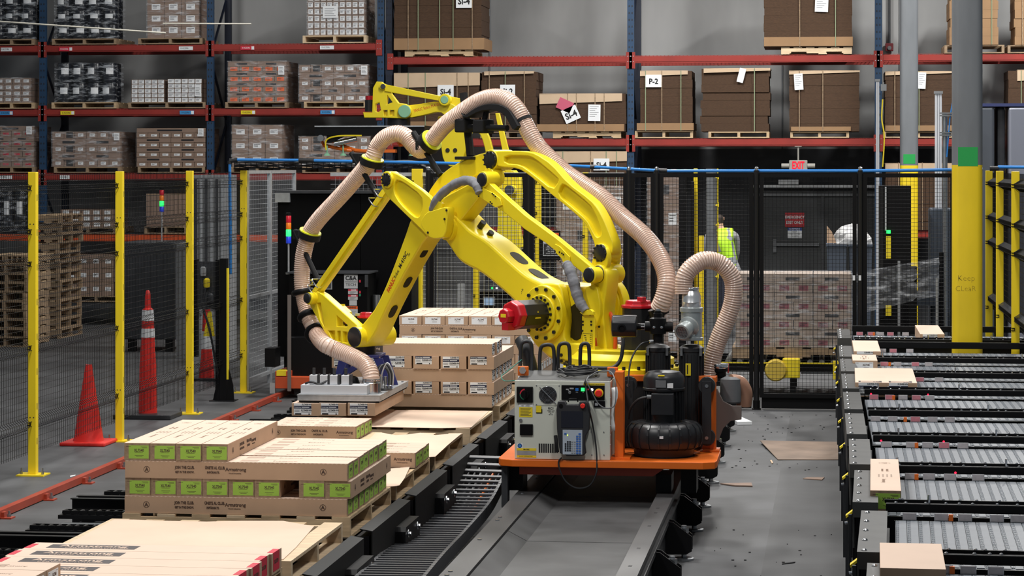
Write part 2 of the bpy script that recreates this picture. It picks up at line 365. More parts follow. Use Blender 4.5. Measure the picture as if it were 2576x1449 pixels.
def wrapped_load(label, x0, x1, zb, ytop, rows, body='carton_far', lab='white_paper', lab_size=(.55, .5), lz=.5, wrap=True, paper=None, dark_blocks=False, jag=0.004, group='wrapped loads on the left rack'):
    """rows: list of column counts from the bottom; a negative count is a row of long cartons seen from their printed sides"""
    a, b = P(x0, 300, YR), P(x1, 300, YR); zt = P((x0 + x1) / 2, ytop, YR).z; W = b.x - a.x; Hh = zt - zb; rh = Hh / len(rows)
    root = thing('wrapped_load', label, 'cartons', ((a.x + b.x) / 2, YR + .0, zb + .002), group); cache = {}
    for r, n in enumerate(rows):
        k = abs(n); cw = W / k
        if n not in cache:
            if n > 0: cache[n] = carton_mesh('carton', cw - .006, .85, rh - .004, body, lab, cw * lab_size[0], rh * lab_size[1], 0.02, lz)
            else: cache[n] = carton_mesh('carton', cw - .006, .85, rh - .004, body, 'ink', cw * .36, rh * .34, -.02, .5)
        for c in range(k):
            o = link('carton', cache[n], root, loc=(-W / 2 + cw * (c + .5) + random.uniform(-jag, jag) * .5, random.uniform(0, .012), r * rh))
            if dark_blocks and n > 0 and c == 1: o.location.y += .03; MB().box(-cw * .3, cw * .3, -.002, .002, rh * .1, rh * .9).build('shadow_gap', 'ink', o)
    if wrap: MB().box(-W / 2 - .008, W / 2 + .008, -.012, .87, .0, Hh + .006).build('stretch_wrap', 'film', root)
    if paper:
        p0, p1 = P(paper[0], paper[1], YR - .02), P(paper[2], paper[3], YR - .02); m = MB().box(p0.x - root.location.x, p1.x - root.location.x, -.018, -.015, p1.z - root.location.z, p0.z - root.location.z)
        m.mi = 1; w_ = p1.x - p0.x; h_ = p0.z - p1.z; bx_, bz = p0.x - root.location.x, p1.z - root.location.z
        for q in range(5): m.box(bx_ + w_ * .12, bx_ + w_ * (.85 - .1 * (q % 3)), -.019, -.018, bz + h_ * (.18 + .15 * q), bz + h_ * (.22 + .15 * q))
        m.build('delivery_note', ['white_paper', 'mid_grey'], root)
    return root
def drum_load(label, x0, x1, zb, ytop, n, rows, group='wrapped drums on the left rack'):
    a, b = P(x0, 300, YR), P(x1, 300, YR); zt = P((x0 + x1) / 2, ytop, YR).z; W = b.x - a.x; rh = (zt - zb) / rows
    root = thing('wrapped_load', label, 'drums', ((a.x + b.x) / 2, YR, zb + .002), group); r = W / n / 2 - .002
    m = MB().lathe([(r * .96, 0), (r, .01), (r, rh * .3), (r * 1.01, rh * .33), (r, rh * .36), (r, rh * .64), (r * 1.01, rh * .67), (r, rh * .7), (r, rh - .03), (r * .97, rh - .02), (r * .97, rh - .006)], n=20)
    m.mi = 1; g = MB()
    for i in range(5):
        t0, t1 = -.5 + .2 * i, -.3 + .2 * i
        q = [(r * 1.012 * math.sin(t), -r * 1.012 * math.cos(t)) for t in (t0, t1)]
        m.quad((*q[0], rh * .42), (*q[1], rh * .42), (*q[1], rh * .74), (*q[0], rh * .74))
    me = m.mesh('drum', ['drum', 'white_paper'], True)
    for k in range(rows):
        for c in range(n):
            for e in range(2): link('drum', me, root, loc=(-W / 2 + W / n * (c + .5), r + .01 + e * 2 * r, k * rh), rz=random.uniform(-.35, .35))
    MB().box(-W / 2 - .006, W / 2 + .006, -.004, 4 * r + .02, .0, rh * rows + .004).build('stretch_wrap', 'film_clear', root)
    return root
# left rack, top level
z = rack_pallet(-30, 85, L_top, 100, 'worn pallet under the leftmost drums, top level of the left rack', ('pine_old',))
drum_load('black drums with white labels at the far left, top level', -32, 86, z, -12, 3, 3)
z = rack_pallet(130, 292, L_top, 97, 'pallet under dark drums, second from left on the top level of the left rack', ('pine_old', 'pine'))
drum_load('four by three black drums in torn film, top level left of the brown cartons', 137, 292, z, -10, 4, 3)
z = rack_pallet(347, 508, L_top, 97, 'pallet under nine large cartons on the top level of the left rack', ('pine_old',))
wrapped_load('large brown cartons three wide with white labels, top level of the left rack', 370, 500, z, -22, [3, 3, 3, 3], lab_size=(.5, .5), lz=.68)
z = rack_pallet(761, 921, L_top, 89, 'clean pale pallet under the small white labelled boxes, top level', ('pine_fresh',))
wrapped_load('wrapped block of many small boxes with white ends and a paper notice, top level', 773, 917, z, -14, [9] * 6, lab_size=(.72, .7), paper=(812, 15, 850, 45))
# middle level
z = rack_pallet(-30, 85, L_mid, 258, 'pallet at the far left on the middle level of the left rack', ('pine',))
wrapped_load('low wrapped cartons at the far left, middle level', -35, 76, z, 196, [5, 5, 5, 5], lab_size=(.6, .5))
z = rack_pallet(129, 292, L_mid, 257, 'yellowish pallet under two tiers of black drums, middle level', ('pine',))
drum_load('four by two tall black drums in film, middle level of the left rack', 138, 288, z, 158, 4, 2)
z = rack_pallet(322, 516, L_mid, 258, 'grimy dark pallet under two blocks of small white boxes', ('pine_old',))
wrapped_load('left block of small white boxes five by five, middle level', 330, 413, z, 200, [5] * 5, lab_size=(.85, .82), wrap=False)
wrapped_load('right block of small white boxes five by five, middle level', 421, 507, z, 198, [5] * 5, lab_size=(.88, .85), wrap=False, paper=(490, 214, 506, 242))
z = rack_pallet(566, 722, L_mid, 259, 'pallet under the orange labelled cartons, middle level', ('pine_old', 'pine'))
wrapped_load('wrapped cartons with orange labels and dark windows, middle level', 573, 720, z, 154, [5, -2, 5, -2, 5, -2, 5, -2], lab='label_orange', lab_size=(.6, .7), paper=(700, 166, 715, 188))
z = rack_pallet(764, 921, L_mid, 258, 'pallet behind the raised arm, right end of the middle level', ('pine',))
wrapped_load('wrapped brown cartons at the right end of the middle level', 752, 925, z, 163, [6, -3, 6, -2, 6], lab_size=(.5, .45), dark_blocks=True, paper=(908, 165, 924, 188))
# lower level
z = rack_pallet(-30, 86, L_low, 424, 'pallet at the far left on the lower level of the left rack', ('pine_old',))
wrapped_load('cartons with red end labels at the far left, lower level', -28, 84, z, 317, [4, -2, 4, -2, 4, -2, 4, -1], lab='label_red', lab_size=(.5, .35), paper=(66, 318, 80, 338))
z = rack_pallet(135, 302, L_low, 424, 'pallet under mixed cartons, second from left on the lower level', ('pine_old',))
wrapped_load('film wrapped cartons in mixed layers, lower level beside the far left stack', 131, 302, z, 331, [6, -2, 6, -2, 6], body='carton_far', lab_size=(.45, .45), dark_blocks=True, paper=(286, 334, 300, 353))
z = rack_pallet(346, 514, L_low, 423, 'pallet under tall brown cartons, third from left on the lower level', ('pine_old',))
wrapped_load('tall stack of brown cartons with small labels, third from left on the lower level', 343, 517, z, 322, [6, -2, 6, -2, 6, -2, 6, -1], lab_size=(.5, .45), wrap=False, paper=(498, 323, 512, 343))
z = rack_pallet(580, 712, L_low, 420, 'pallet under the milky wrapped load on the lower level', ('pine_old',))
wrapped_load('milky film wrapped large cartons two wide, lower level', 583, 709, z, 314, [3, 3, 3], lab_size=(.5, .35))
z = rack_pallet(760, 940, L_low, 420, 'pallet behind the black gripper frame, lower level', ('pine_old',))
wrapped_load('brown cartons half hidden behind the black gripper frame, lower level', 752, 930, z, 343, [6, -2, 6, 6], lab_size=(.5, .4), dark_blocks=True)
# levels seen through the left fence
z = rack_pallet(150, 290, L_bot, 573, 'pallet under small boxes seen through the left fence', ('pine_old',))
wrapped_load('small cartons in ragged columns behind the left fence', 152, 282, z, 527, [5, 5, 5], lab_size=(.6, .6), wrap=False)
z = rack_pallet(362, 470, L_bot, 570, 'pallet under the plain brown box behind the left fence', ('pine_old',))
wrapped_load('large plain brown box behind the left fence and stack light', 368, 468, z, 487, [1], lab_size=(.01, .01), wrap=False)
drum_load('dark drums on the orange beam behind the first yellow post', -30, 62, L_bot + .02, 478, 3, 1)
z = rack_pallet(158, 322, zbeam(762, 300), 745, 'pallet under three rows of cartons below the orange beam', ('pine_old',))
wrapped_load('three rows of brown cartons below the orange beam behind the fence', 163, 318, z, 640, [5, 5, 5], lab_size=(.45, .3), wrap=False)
# ---------------------------------------------------------------- right rack: bundles of flat cartons
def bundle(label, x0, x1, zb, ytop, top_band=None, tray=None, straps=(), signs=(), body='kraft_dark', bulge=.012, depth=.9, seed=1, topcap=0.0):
    a, b = P(x0, 300, YR - .05), P(x1, 300, YR - .05); zt = P((x0 + x1) / 2, ytop, YR - .05).z; W = b.x - a.x; Hh = zt - zb
    root = thing('carton_bundle', label, 'cardboard', ((a.x + b.x) / 2, YR - .05, zb + .002), 'bundles of flat cartons on the right rack'); rnd = random.Random(seed)
    m = MB(); n = max(4, int(Hh / .11))         # slightly uneven layers of flattened cartons
    for k in range(n):
        e0, e1, e2 = rnd.uniform(0, bulge), rnd.uniform(0, bulge), rnd.uniform(0, bulge * .6)
        m.box(-W / 2 + e0, W / 2 - e1, .012 + e2, depth - e2, Hh * k / n, Hh * (k + 1) / n - .001)
    m.build('flat_cartons', body, root)
    if tray:
        t0, t1, q0, q1 = tray; z0, z1 = P(x0, q1, YR - .05).z - zb, P(x0, q0, YR - .05).z - zb; A, B = P(t0, 300, YR - .05).x - root.location.x, P(t1, 300, YR - .05).x - root.location.x
        MB().box(A, B, -.004, .004, max(0, z0), z1).box(B - .004, B + .004, .004, depth, max(0, z0), z1).build('bottom_tray', 'kraft', root)
    if top_band:
        t0, t1, q0, q1 = top_band; z0, z1 = P(x0, q1, YR - .05).z - zb, P(x0, q0, YR - .05).z - zb; A, B = P(t0, 300, YR - .05).x - root.location.x, P(t1, 300, YR - .05).x - root.location.x
        MB().prism([(A, z0), (B, z0 + .03 * W), (B, z1), (A, z1 - .01)], -.004, .004).box(A, B, .004, depth, z1 - .006, z1).build('top_cap', 'carton_pale', root)
    for sx_ in straps:
        X = P(sx_, 300, YR - .05).x - root.location.x; MB().box(X - .006, X + .006, -.0075, -.0045, 0, Hh + .003).box(X - .006, X + .006, -.0045, depth, Hh + .002, Hh + .004).build('strap', 'strap_green' if rnd.random() > .5 else 'pine_old', root)
    for kind, cx_, cy_, w_, h_, tilt, txt in signs:
        c = P(cx_, cy_, YR - .06); sc = S(YR, c.x); sw, sh = w_ * sc, h_ * sc
        m = MB().box(-sw / 2, sw / 2, -.003, 0, -sh / 2, sh / 2); m.mi = 1
        if kind == 'sign': add_text(m, txt, sh * .62, (0, -.0033, -sh * .06), bold=.004, sx=.92)
        elif kind == 'doc':
            for q in range(6): m.box(-sw * .38, sw * (.35 - .14 * (q % 3)), -.0036, -.003, sh * (.36 - .12 * q), sh * (.385 - .12 * q))
        o = m.build('paper_sign', [{'pink': 'pink_paper'}.get(kind, 'white_paper'), 'ink' if kind == 'sign' else 'mid_grey'], root)
        o.location = (c.x - root.location.x, -.010, c.z - zb); o.rotation_euler = (0, tilt, 0)
    return root
mat('strap_green', (0.22, 0.27, 0.16), 0.5); mat('pink_paper', (0.55, 0.10, 0.17), 0.6)
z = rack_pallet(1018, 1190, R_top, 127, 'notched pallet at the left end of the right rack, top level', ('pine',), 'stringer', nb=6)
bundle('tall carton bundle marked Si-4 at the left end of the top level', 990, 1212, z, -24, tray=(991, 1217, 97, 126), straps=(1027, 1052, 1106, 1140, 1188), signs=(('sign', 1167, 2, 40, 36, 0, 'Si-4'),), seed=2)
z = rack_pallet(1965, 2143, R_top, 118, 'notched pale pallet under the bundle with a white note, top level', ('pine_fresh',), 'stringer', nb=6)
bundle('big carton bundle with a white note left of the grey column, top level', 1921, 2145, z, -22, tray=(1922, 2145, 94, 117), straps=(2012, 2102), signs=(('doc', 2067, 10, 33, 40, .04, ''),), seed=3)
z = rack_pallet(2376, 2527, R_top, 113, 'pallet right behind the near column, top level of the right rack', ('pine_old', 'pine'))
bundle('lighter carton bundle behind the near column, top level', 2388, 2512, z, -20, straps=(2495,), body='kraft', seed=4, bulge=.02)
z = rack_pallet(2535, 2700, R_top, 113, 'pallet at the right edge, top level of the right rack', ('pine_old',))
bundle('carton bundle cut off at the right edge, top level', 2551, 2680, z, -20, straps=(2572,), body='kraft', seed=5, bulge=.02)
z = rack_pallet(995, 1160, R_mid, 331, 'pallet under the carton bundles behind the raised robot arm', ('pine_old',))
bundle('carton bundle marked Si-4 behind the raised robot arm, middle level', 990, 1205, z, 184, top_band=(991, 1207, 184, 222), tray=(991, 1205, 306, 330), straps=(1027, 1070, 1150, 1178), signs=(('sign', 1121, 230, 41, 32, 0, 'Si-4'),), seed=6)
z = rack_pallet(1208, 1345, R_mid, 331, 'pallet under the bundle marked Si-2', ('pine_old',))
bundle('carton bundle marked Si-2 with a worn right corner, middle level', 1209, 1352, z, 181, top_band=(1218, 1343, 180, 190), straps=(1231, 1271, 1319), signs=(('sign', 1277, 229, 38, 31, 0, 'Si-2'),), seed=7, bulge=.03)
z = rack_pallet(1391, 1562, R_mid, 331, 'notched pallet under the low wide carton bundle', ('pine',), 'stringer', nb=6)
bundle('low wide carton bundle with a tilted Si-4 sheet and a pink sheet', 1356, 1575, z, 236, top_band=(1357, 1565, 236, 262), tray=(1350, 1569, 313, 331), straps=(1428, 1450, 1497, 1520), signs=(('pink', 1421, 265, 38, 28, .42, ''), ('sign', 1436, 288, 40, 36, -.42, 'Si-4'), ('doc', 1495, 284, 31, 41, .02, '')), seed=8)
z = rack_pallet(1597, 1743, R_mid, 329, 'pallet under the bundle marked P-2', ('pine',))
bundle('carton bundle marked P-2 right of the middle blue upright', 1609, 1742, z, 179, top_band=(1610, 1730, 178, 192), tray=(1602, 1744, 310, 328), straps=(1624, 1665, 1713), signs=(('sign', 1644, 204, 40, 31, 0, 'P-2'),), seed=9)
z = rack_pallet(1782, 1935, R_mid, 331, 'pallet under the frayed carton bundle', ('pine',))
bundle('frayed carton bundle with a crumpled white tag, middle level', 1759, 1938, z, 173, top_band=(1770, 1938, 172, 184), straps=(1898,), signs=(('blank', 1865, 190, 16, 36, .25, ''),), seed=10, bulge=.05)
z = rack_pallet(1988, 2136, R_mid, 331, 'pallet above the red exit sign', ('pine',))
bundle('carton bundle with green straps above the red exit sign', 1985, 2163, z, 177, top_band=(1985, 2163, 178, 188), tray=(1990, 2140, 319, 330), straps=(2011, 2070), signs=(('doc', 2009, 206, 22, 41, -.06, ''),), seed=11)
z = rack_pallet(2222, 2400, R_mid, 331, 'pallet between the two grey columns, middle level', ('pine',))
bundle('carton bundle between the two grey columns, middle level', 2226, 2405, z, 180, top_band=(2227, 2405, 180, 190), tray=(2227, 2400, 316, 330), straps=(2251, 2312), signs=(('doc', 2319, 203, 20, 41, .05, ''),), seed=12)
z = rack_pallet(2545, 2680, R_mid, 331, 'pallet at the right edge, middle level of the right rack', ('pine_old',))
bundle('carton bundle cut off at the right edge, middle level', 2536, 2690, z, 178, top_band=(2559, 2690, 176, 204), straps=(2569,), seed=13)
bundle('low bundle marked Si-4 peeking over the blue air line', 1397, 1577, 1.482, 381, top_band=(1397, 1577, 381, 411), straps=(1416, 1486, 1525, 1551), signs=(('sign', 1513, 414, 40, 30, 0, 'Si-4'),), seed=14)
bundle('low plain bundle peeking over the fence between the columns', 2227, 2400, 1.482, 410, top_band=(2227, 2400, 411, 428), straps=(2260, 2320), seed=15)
# ---------------------------------------------------------------- wall fittings
r = thing('exit_sign', 'lit red EXIT sign with two side lamps hanging below the rack beam', 'sign', P(2008, 417, 35.985))
sc = S(35.985, 0)
MB().box(-23 * sc, 23 * sc, 0, .05, -14 * sc, 14 * sc).build('housing', 'exit_grey' if 'exit_grey' in MATS else mat('exit_grey', (.30, .29, .26), .6), r, bevel=.01)
mat('exit_red', (.9, .0, .02), .5, emit=.7)
text('letters', 'EXIT', 27 * sc, (0, -.004, 0), r, mats='exit_red', bold=.004, sx=.56)
for s_ in (-1, 1): MB().cyl((s_ * 23 * sc, .025, 0), (s_ * 42 * sc, .025, 0), 6 * sc, 10).build('emergency_lamp', 'exit_grey', r)
MB().cyl((0, .025, 14 * sc), (0, .025, 49 * sc), .012, 8).box(-.05, .05, 0, .05, 48 * sc, (R_mid - .1052) - P(2008, 417, 35.985).z).build('hanger', 'exit_grey', r)
# fire alarm with conduit
c = P(2237, 119, 37.7); r = thing('fire_alarm', 'dark red fire alarm horn under a conduit on the wall', 'alarm', (c.x, 37.7, c.z)); sc = S(37.7, 0)
MB().box(-10 * sc, 10 * sc, -.06, 0, -10 * sc, 10 * sc).build('housing', mat('alarm_red', (.16, .01, .015), .5), r, bevel=.01)
MB().cyl((0, -.085, -2 * sc), (0, -.06, -2 * sc), 5 * sc, 14).build('horn', 'mid_grey', r)
MB().cyl((0, -.02, 10 * sc), (0, -.02, 130 * sc), .02, 8).build('conduit', 'dark_grey', r)
# emergency exit door
dl, dr = P(1918, 500, 37.7).x, P(2220, 500, 37.7).x
r = struct(MB().box(dl, dr, 37.62, 37.70, 0, P(2000, 490, 37.7).z + .06).build('door_1', mat('door_grey', (.035, .038, .04), .55, noise=.15)))
ztop = P(2000, 490, 37.7).z
for k in range(2): MB().box(dl - .15, dr + .05, 37.57, 37.62, ztop - .02 + k * .13, ztop + .02 + k * .13).build('door_rail', 'aluminium' if k else 'mid_grey', r)
a = P(1975, 473, 37.5); MB().box(a.x - .1, a.x + .2, 37.5, 37.57, ztop + .16, ztop + .23).build('door_closer', 'aluminium', r)
x0, x1 = P(1945, 500, 37.6).x, P(2060, 500, 37.6).x; zb = P(2000, 615, 37.6).z
MB().box(x0, x1, 37.55, 37.58, zb - .02, zb + .02).box(x0, x0 + .05, 37.58, 37.62, zb - .12, zb + .08).build('push_bar', 'mid_grey', r)
a = P(2069, 560, 37.6).x; MB().box(a - .02, a + .02, 37.59, 37.62, 0, ztop).build('door_mullion', 'dark_grey', r)
sg = thing('wall_sign', 'red EMERGENCY EXIT ONLY sign on the dark door', 'sign', P(1999, 553, 37.61)); sc = S(37.6, 0)
MB().box(-24 * sc, 24 * sc, -.006, 0, -18 * sc, 18 * sc).build('sign_panel', 'red_plastic', sg)
text('lettering', 'EMERGENCY', 10.5 * sc, (0, -.0065, 6 * sc), sg, mats='white_paper', sx=.8, bold=.002); text('lettering', 'EXIT ONLY', 10.5 * sc, (0, -.0065, -7 * sc), sg, mats='white_paper', sx=.8, bold=.002)
sg = thing('wall_sign', 'small white and blue NOTICE sign below the red one', 'sign', P(1999, 586, 37.61))
MB().box(-18 * sc, 18 * sc, -.006, 0, -13 * sc, 13 * sc).build('sign_panel', 'white_paper', sg)
MB().box(-18 * sc, 18 * sc, -.0075, -.006, 6 * sc, 13 * sc).build('header', mat('notice_blue', (.01, .06, .30), .5), sg)
text('lettering', 'NOTICE', 7 * sc, (0, -.008, 9.3 * sc), sg, mats='white_paper', bold=.001); text('lettering', 'KEEP\nTHIS DOOR\nCLOSED', 5.6 * sc, (0, -.0065, -3 * sc), sg, sx=.9)
# thin pale straight lines before the rack, each a cylinder on wires
for (x0, y0, x1, y1, Yp, lb) in ((-60, 50, 417, 83, 33.0, 'long pale tilted line crossing the top left corner'), (410, 59, 632, 60, 34.5, 'short level pale line left of the blue rack upright')):
    a, b = P(x0, y0, Yp), P(x1, y1, Yp); o = thing('pale_line', lb, 'pipe', (a + b) / 2)
    MB().cyl(a - o.location, b - o.location, .011, 8).build('pipe', mat('pale_cream', (.75, .72, .62), .4), o)
    for t in (.25, .75):
        q = a + (b - a) * t - o.location; MB().cyl(q, (q.x, q.y, 9.0 - o.location.z), .003, 5).build('hanger_wire', 'dark_grey', o)
# ---------------------------------------------------------------- building columns
mat('column_grey', (.155, .167, .18), .5, noise=.18, scale=5, stretch=(1, 1, .3)); mat('column_yellow', (.80, .58, .01), .5, noise=.16, scale=3, stretch=(1, 1, .4)); mat('paint_green', (.01, .30, .06), .6)
for x0, x1, Yc, lb, zsp in ((2396, 2474, 21.6, 'near square column, grey above and yellow below, Keep Clear written on it', (370, 418)), (2264, 2311, 35.1, 'far square column, grey with a yellow base, before the rack', (388, 412))):
    a, b = P(x0, 400, Yc), P(x1, 400, Yc); W = (b.x - a.x) * .965
    r = thing('building_column', lb, 'column', ((a.x + b.x) / 2, Yc, 0))
    def post(z0, z1, g=0.0):
        R_ = .05; pts = []
        for q in range(4):
            for k in range(4):
                t = q * PI / 2 + k * PI / 6; cxx = (W / 2 - R_) * (1 if q in (0, 3) else -1); cyy = (W / 2 - R_) * (1 if q in (0, 1) else -1)
                pts.append((cxx + (R_ + g) * math.cos(t), W / 2 + cyy + (R_ + g) * math.sin(t)))
        return MB().prism(pts, z0, z1, 'xy')
    post(2.41, 9.0).build('steel_shaft', 'column_grey', r, True); post(0, 2.41).build('yellow_paint', 'column_yellow', r, True)
    zz = [P(x0, q, Yc).z for q in zsp]; MB().box(-W * .33, W * .33, -.0015, .0005, zz[1], zz[0]).build('green_patch', 'paint_green', r)
    MB().box(-W / 2 - .06, W / 2 + .06, -.06, W + .06, 0, .02).build('base_plate', 'column_yellow', r)
    if Yc < 30:
        q = P(2432, 700, Yc); mat('pencil', (.30, .21, .012), .7); text('handwriting', 'Keep', .072, (-.015, -.0012, q.z), r, mats='pencil', bold=-.0018); text('handwriting', 'CLeaR', .066, (-.02, -.0012, q.z - .09), r, mats='pencil', bold=-.0018)
# ================================================================= FENCES, FLOOR RAIL, CONES, LEFT BACKGROUND
FH = 2.355
def mesh_wires(mb, x, y0, y1, z0, z1, folds, pitch=.05, r=.0021, bulge=.035):
    """folded wire panel in the plane X = x"""
    n = int(round((y1 - y0) / pitch)); path = [(0, z0)]
    for zf in folds:
        if z0 + .05 < zf < z1 - .05: path += [(0, zf - .05), (bulge, zf - .018), (bulge, zf + .018), (0, zf + .05)]
    path.append((0, z1))
    for k in range(n + 1):
        y = y0 + (y1 - y0) * k / n
        for a, b in zip(path, path[1:]): mb.wire((x + a[0], y, a[1]), (x + b[0], y, b[1]), r)
    zz = z0 + .02
    while zz < z1:
        mb.wire((x, y0, zz), (x, y1, zz), r); zz += pitch
    for zf in folds:
        if z0 + .05 < zf < z1 - .05:
            for dz in (-.05, -.018, .018, .05): mb.wire((x + (bulge if abs(dz) < .03 else 0), y0, zf + dz), (x + (bulge if abs(dz) < .03 else 0), y1, zf + dz), r * 1.5)
FOLDS = (.40, .99, 1.64, 1.89, 2.23)
def yellow_post(root, x, y, h=FH, s=.064, mt='yellow', base=True, slots=True, local=(0, 0)):
    x -= local[0]; y -= local[1]
    p = MB().box(x - s / 2, x + s / 2, y - s / 2, y + s / 2, .008, h).build('post', mt, root, bevel=.004)
    if base:
        MB().box(x - .11, x + .11, y - .09, y + .09, 0, .010).build('base_plate', mt, p)
        for dx in (-.085, .085): MB().cyl((x + dx, y - .03, .010), (x + dx, y - .03, .035), .012, 6).cyl((x + dx, y - .03, .035), (x + dx, y - .03, .06), .006, 6).build('anchor_bolt', 'steel', p)
    m = MB()
    for zf in FOLDS: m.box(x - s / 2 - .006, x - s / 2 + .022, y - s / 2 - .008, y - s / 2 - .0005, zf - .014, zf - .008).box(x - s / 2 - .006, x - s / 2 + .022, y - s / 2 - .008, y - s / 2 - .0005, zf + .008, zf + .014).box(x - s / 2 + .018, x - s / 2 + .024, y - s / 2 - .008, y - s / 2 - .0005, zf - .014, zf + .014)
    stuff(m.build('panel_clips', 'black', p))
    if slots:
        m = MB()
        for k in range(8): m.box(x + s / 2 - .0005, x + s / 2 + .0008, y - .006, y + .004, .24 + .27 * k, .29 + .27 * k)
        for zf in (.43, 1.93):
            for dx in (-.014, .014): m.cyl((x + dx, y - s / 2 - .0008, zf + .02), (x + dx, y - s / 2 + .0005, zf + .02), .005, 6)
        stuff(m.build('slots', 'ink', p))
    return p
XF = -6.08; PY = [16.15, 18.53, 20.91, 23.31, 25.55]
r = thing('safety_fence', 'yellow posts with black wire mesh along the left aisle', 'fence', (XF, 18.53, 0))
for y in PY: yellow_post(r, XF, y, local=(XF, 18.53))
for a, b in zip(PY, PY[1:]):
    m = MB(); mesh_wires(m, -.036, a - 18.53 + .03, b - 18.53 - .03, .16, FH - .01, FOLDS); m.build('mesh_panel', 'black', r)
r = thing('safety_fence', 'galvanised wire panels continuing behind the last left yellow post', 'fence', (XF, 25.7, 0))
for a, b in ((0, 1.05), (1.1, 2.35)):
    m = MB(); mesh_wires(m, 0, a + .02, b - .02, .12, FH - .02, (), .05, .002); m.build('mesh_panel', 'aluminium', r)
    m = MB()
    for y in (a, b): m.box(-.02, .02, y, y + .035, 0, FH)
    for z in (.1, .98, FH - .035): m.box(-.018, .018, a + .035, b, z, z + .035)
    m.build('panel_frame', 'aluminium', r)
# floor guard rail
XR = -5.54
r = thing('floor_rail', 'red orange angle rail bolted to the floor along the left aisle', 'rail', (XR, 15.0, 0))
MB().box(-.010, 0, 0, 11.6, .008, .058).box(-.055, -.010, 0, 11.6, .048, .058).build('angle_bar', 'red_orange', r)
for k in range(13):
    y = .30 + .93 * k; t = MB().box(0, .075, y - .045, y + .045, 0, .010).box(0, .02, y - .03, y + .03, .010, .045).build('anchor_tab', 'red_orange', r)
    MB().cyl((.045, y, .01), (.045, y, .03), .015, 6).cyl((.045, y, .03), (.045, y, .052), .008, 6).build('anchor_bolt', 'steel', t)
# cones
c = G(223, 1117, 0); h = 1.0; sc = S(c.y, c.x)
r = thing('traffic_cone', 'wide red cone on a square red base beside the left fence', 'cone', c)
hz = 200 * sc
MB().lathe([(.135, .03), (.125, .06), (.10, .22), (.032, hz - .03), (.028, hz)], n=24).build('cone', 'cone_red', r, True)
MB().box(-.20, .20, -.20, .20, 0, .032).build('base', 'cone_red', r, bevel=.01)
c = G(372, 1050, 0); sc = S(c.y, c.x); r = thing('delineator', 'tall slim red delineator with white bands on a black base', 'cone', c)
hh = (1050 - 730) * sc
prof = [(.085, .03), (.082, .25 * hh)]; MB().lathe([(.088, .03), (.080, .40 * hh), (.062, .62 * hh)], n=20).build('shaft', 'cone_red', r, True)
mat('band_white', (.72, .74, .76), .4)
for a, b, r0, r1 in ((.63, .70, .064, .061), (.76, .845, .058, .053)): MB().lathe([(r0 + .002, a * hh), (r1 + .002, b * hh)], n=20).build('white_band', 'band_white', r, True)
MB().lathe([(.0645, .62 * hh), (.0515, .85 * hh), (.030, .862 * hh), (.027, .95 * hh), (.02, hh - .01), (.01, hh)], n=20).build('handle', 'cone_red', r, True)
MB().box(-.28, .28, -.22, .22, 0, .045).build('base', 'rubber', r, bevel=.008)
c = G(512, 985, 0); r = thing('delineator', 'small distant red and white delineator behind the mesh near the fourth post', 'cone', (P(520, 985, 27.0).x, 27.0, 0))
MB().lathe([(.09, .02), (.06, .35)], n=14).build('shaft', 'cone_red', r, True); MB().lathe([(.06, .35), (.05, .55)], n=14).build('white_band', 'band_white', r, True); MB().lathe([(.05, .55), (.04, .8), (.02, .82)], n=14).build('handle', 'cone_red', r, True)
MB().box(-.16, .16, -.16, .16, 0, .03).build('base', 'rubber', r)
# light curtain post
c = G(563, 1008, 0); r = thing('light_curtain', 'black light curtain column with a yellow strip inside the left fence', 'sensor', c); sc = S(c.y, c.x)
zt = (1008 - 650) * sc
MB().box(-.036, .036, -.03, .05, 0, zt).build('column', 'black', r, bevel=.003)
MB().box(.037, .055, -.035, .0, .22, zt - .1).build('sender_strip', 'sticker_yellow', r)
MB().prism([(-.11, 0), (-.03, 0), (-.037, .34)], -.02, .0).prism([(.03, 0), (.11, 0), (.10, .16), (.058, .32)], -.02, .0).build('foot_gusset', 'black', r)
MB().box(-.13, .13, -.10, .10, 0, .008).build('foot_plate', 'black', r)
# valve station behind the mesh
c = P(518, 700, 25.2); r = thing('air_station', 'small pneumatic regulator panel behind the mesh near the fourth post', 'regulator', (c.x, 25.2, 0)); sc = S(25.2, c.x)
MB().box(-.16, -.10, 0, .1, .4, 1.42).box(.10, .14, 0, .1, 0.01, 1.42).build('panel_frame', 'black', r)
MB().box(-.10, .10, .03, .05, .9, 1.40).build('back_panel', 'dark_grey', r)
for k, (z, mm) in enumerate(((1.30, 'aluminium'), (1.18, 'sticker_yellow'), (1.02, 'dark_grey'))):
    MB().lathe([(.03, -.05), (.035, -.03), (.035, .03), (.015, .05)], (-.03 + .04 * k, 0, z), n=12).build('regulator_bowl', mm, r, True)
MB().tube(spline([(.02, 0, 1.2), (-.02, -.04, .95), (.05, -.05, .7), (.12, -.02, .3), (.16, 0, .05)]), .012, 6).build('hose', 'rubber', r)
MB().prism([(-.02, .62), (.1, .62), (.06, .88), (.03, .88)], -.03, -.01).build('yellow_guard', 'sticker_yellow', r)
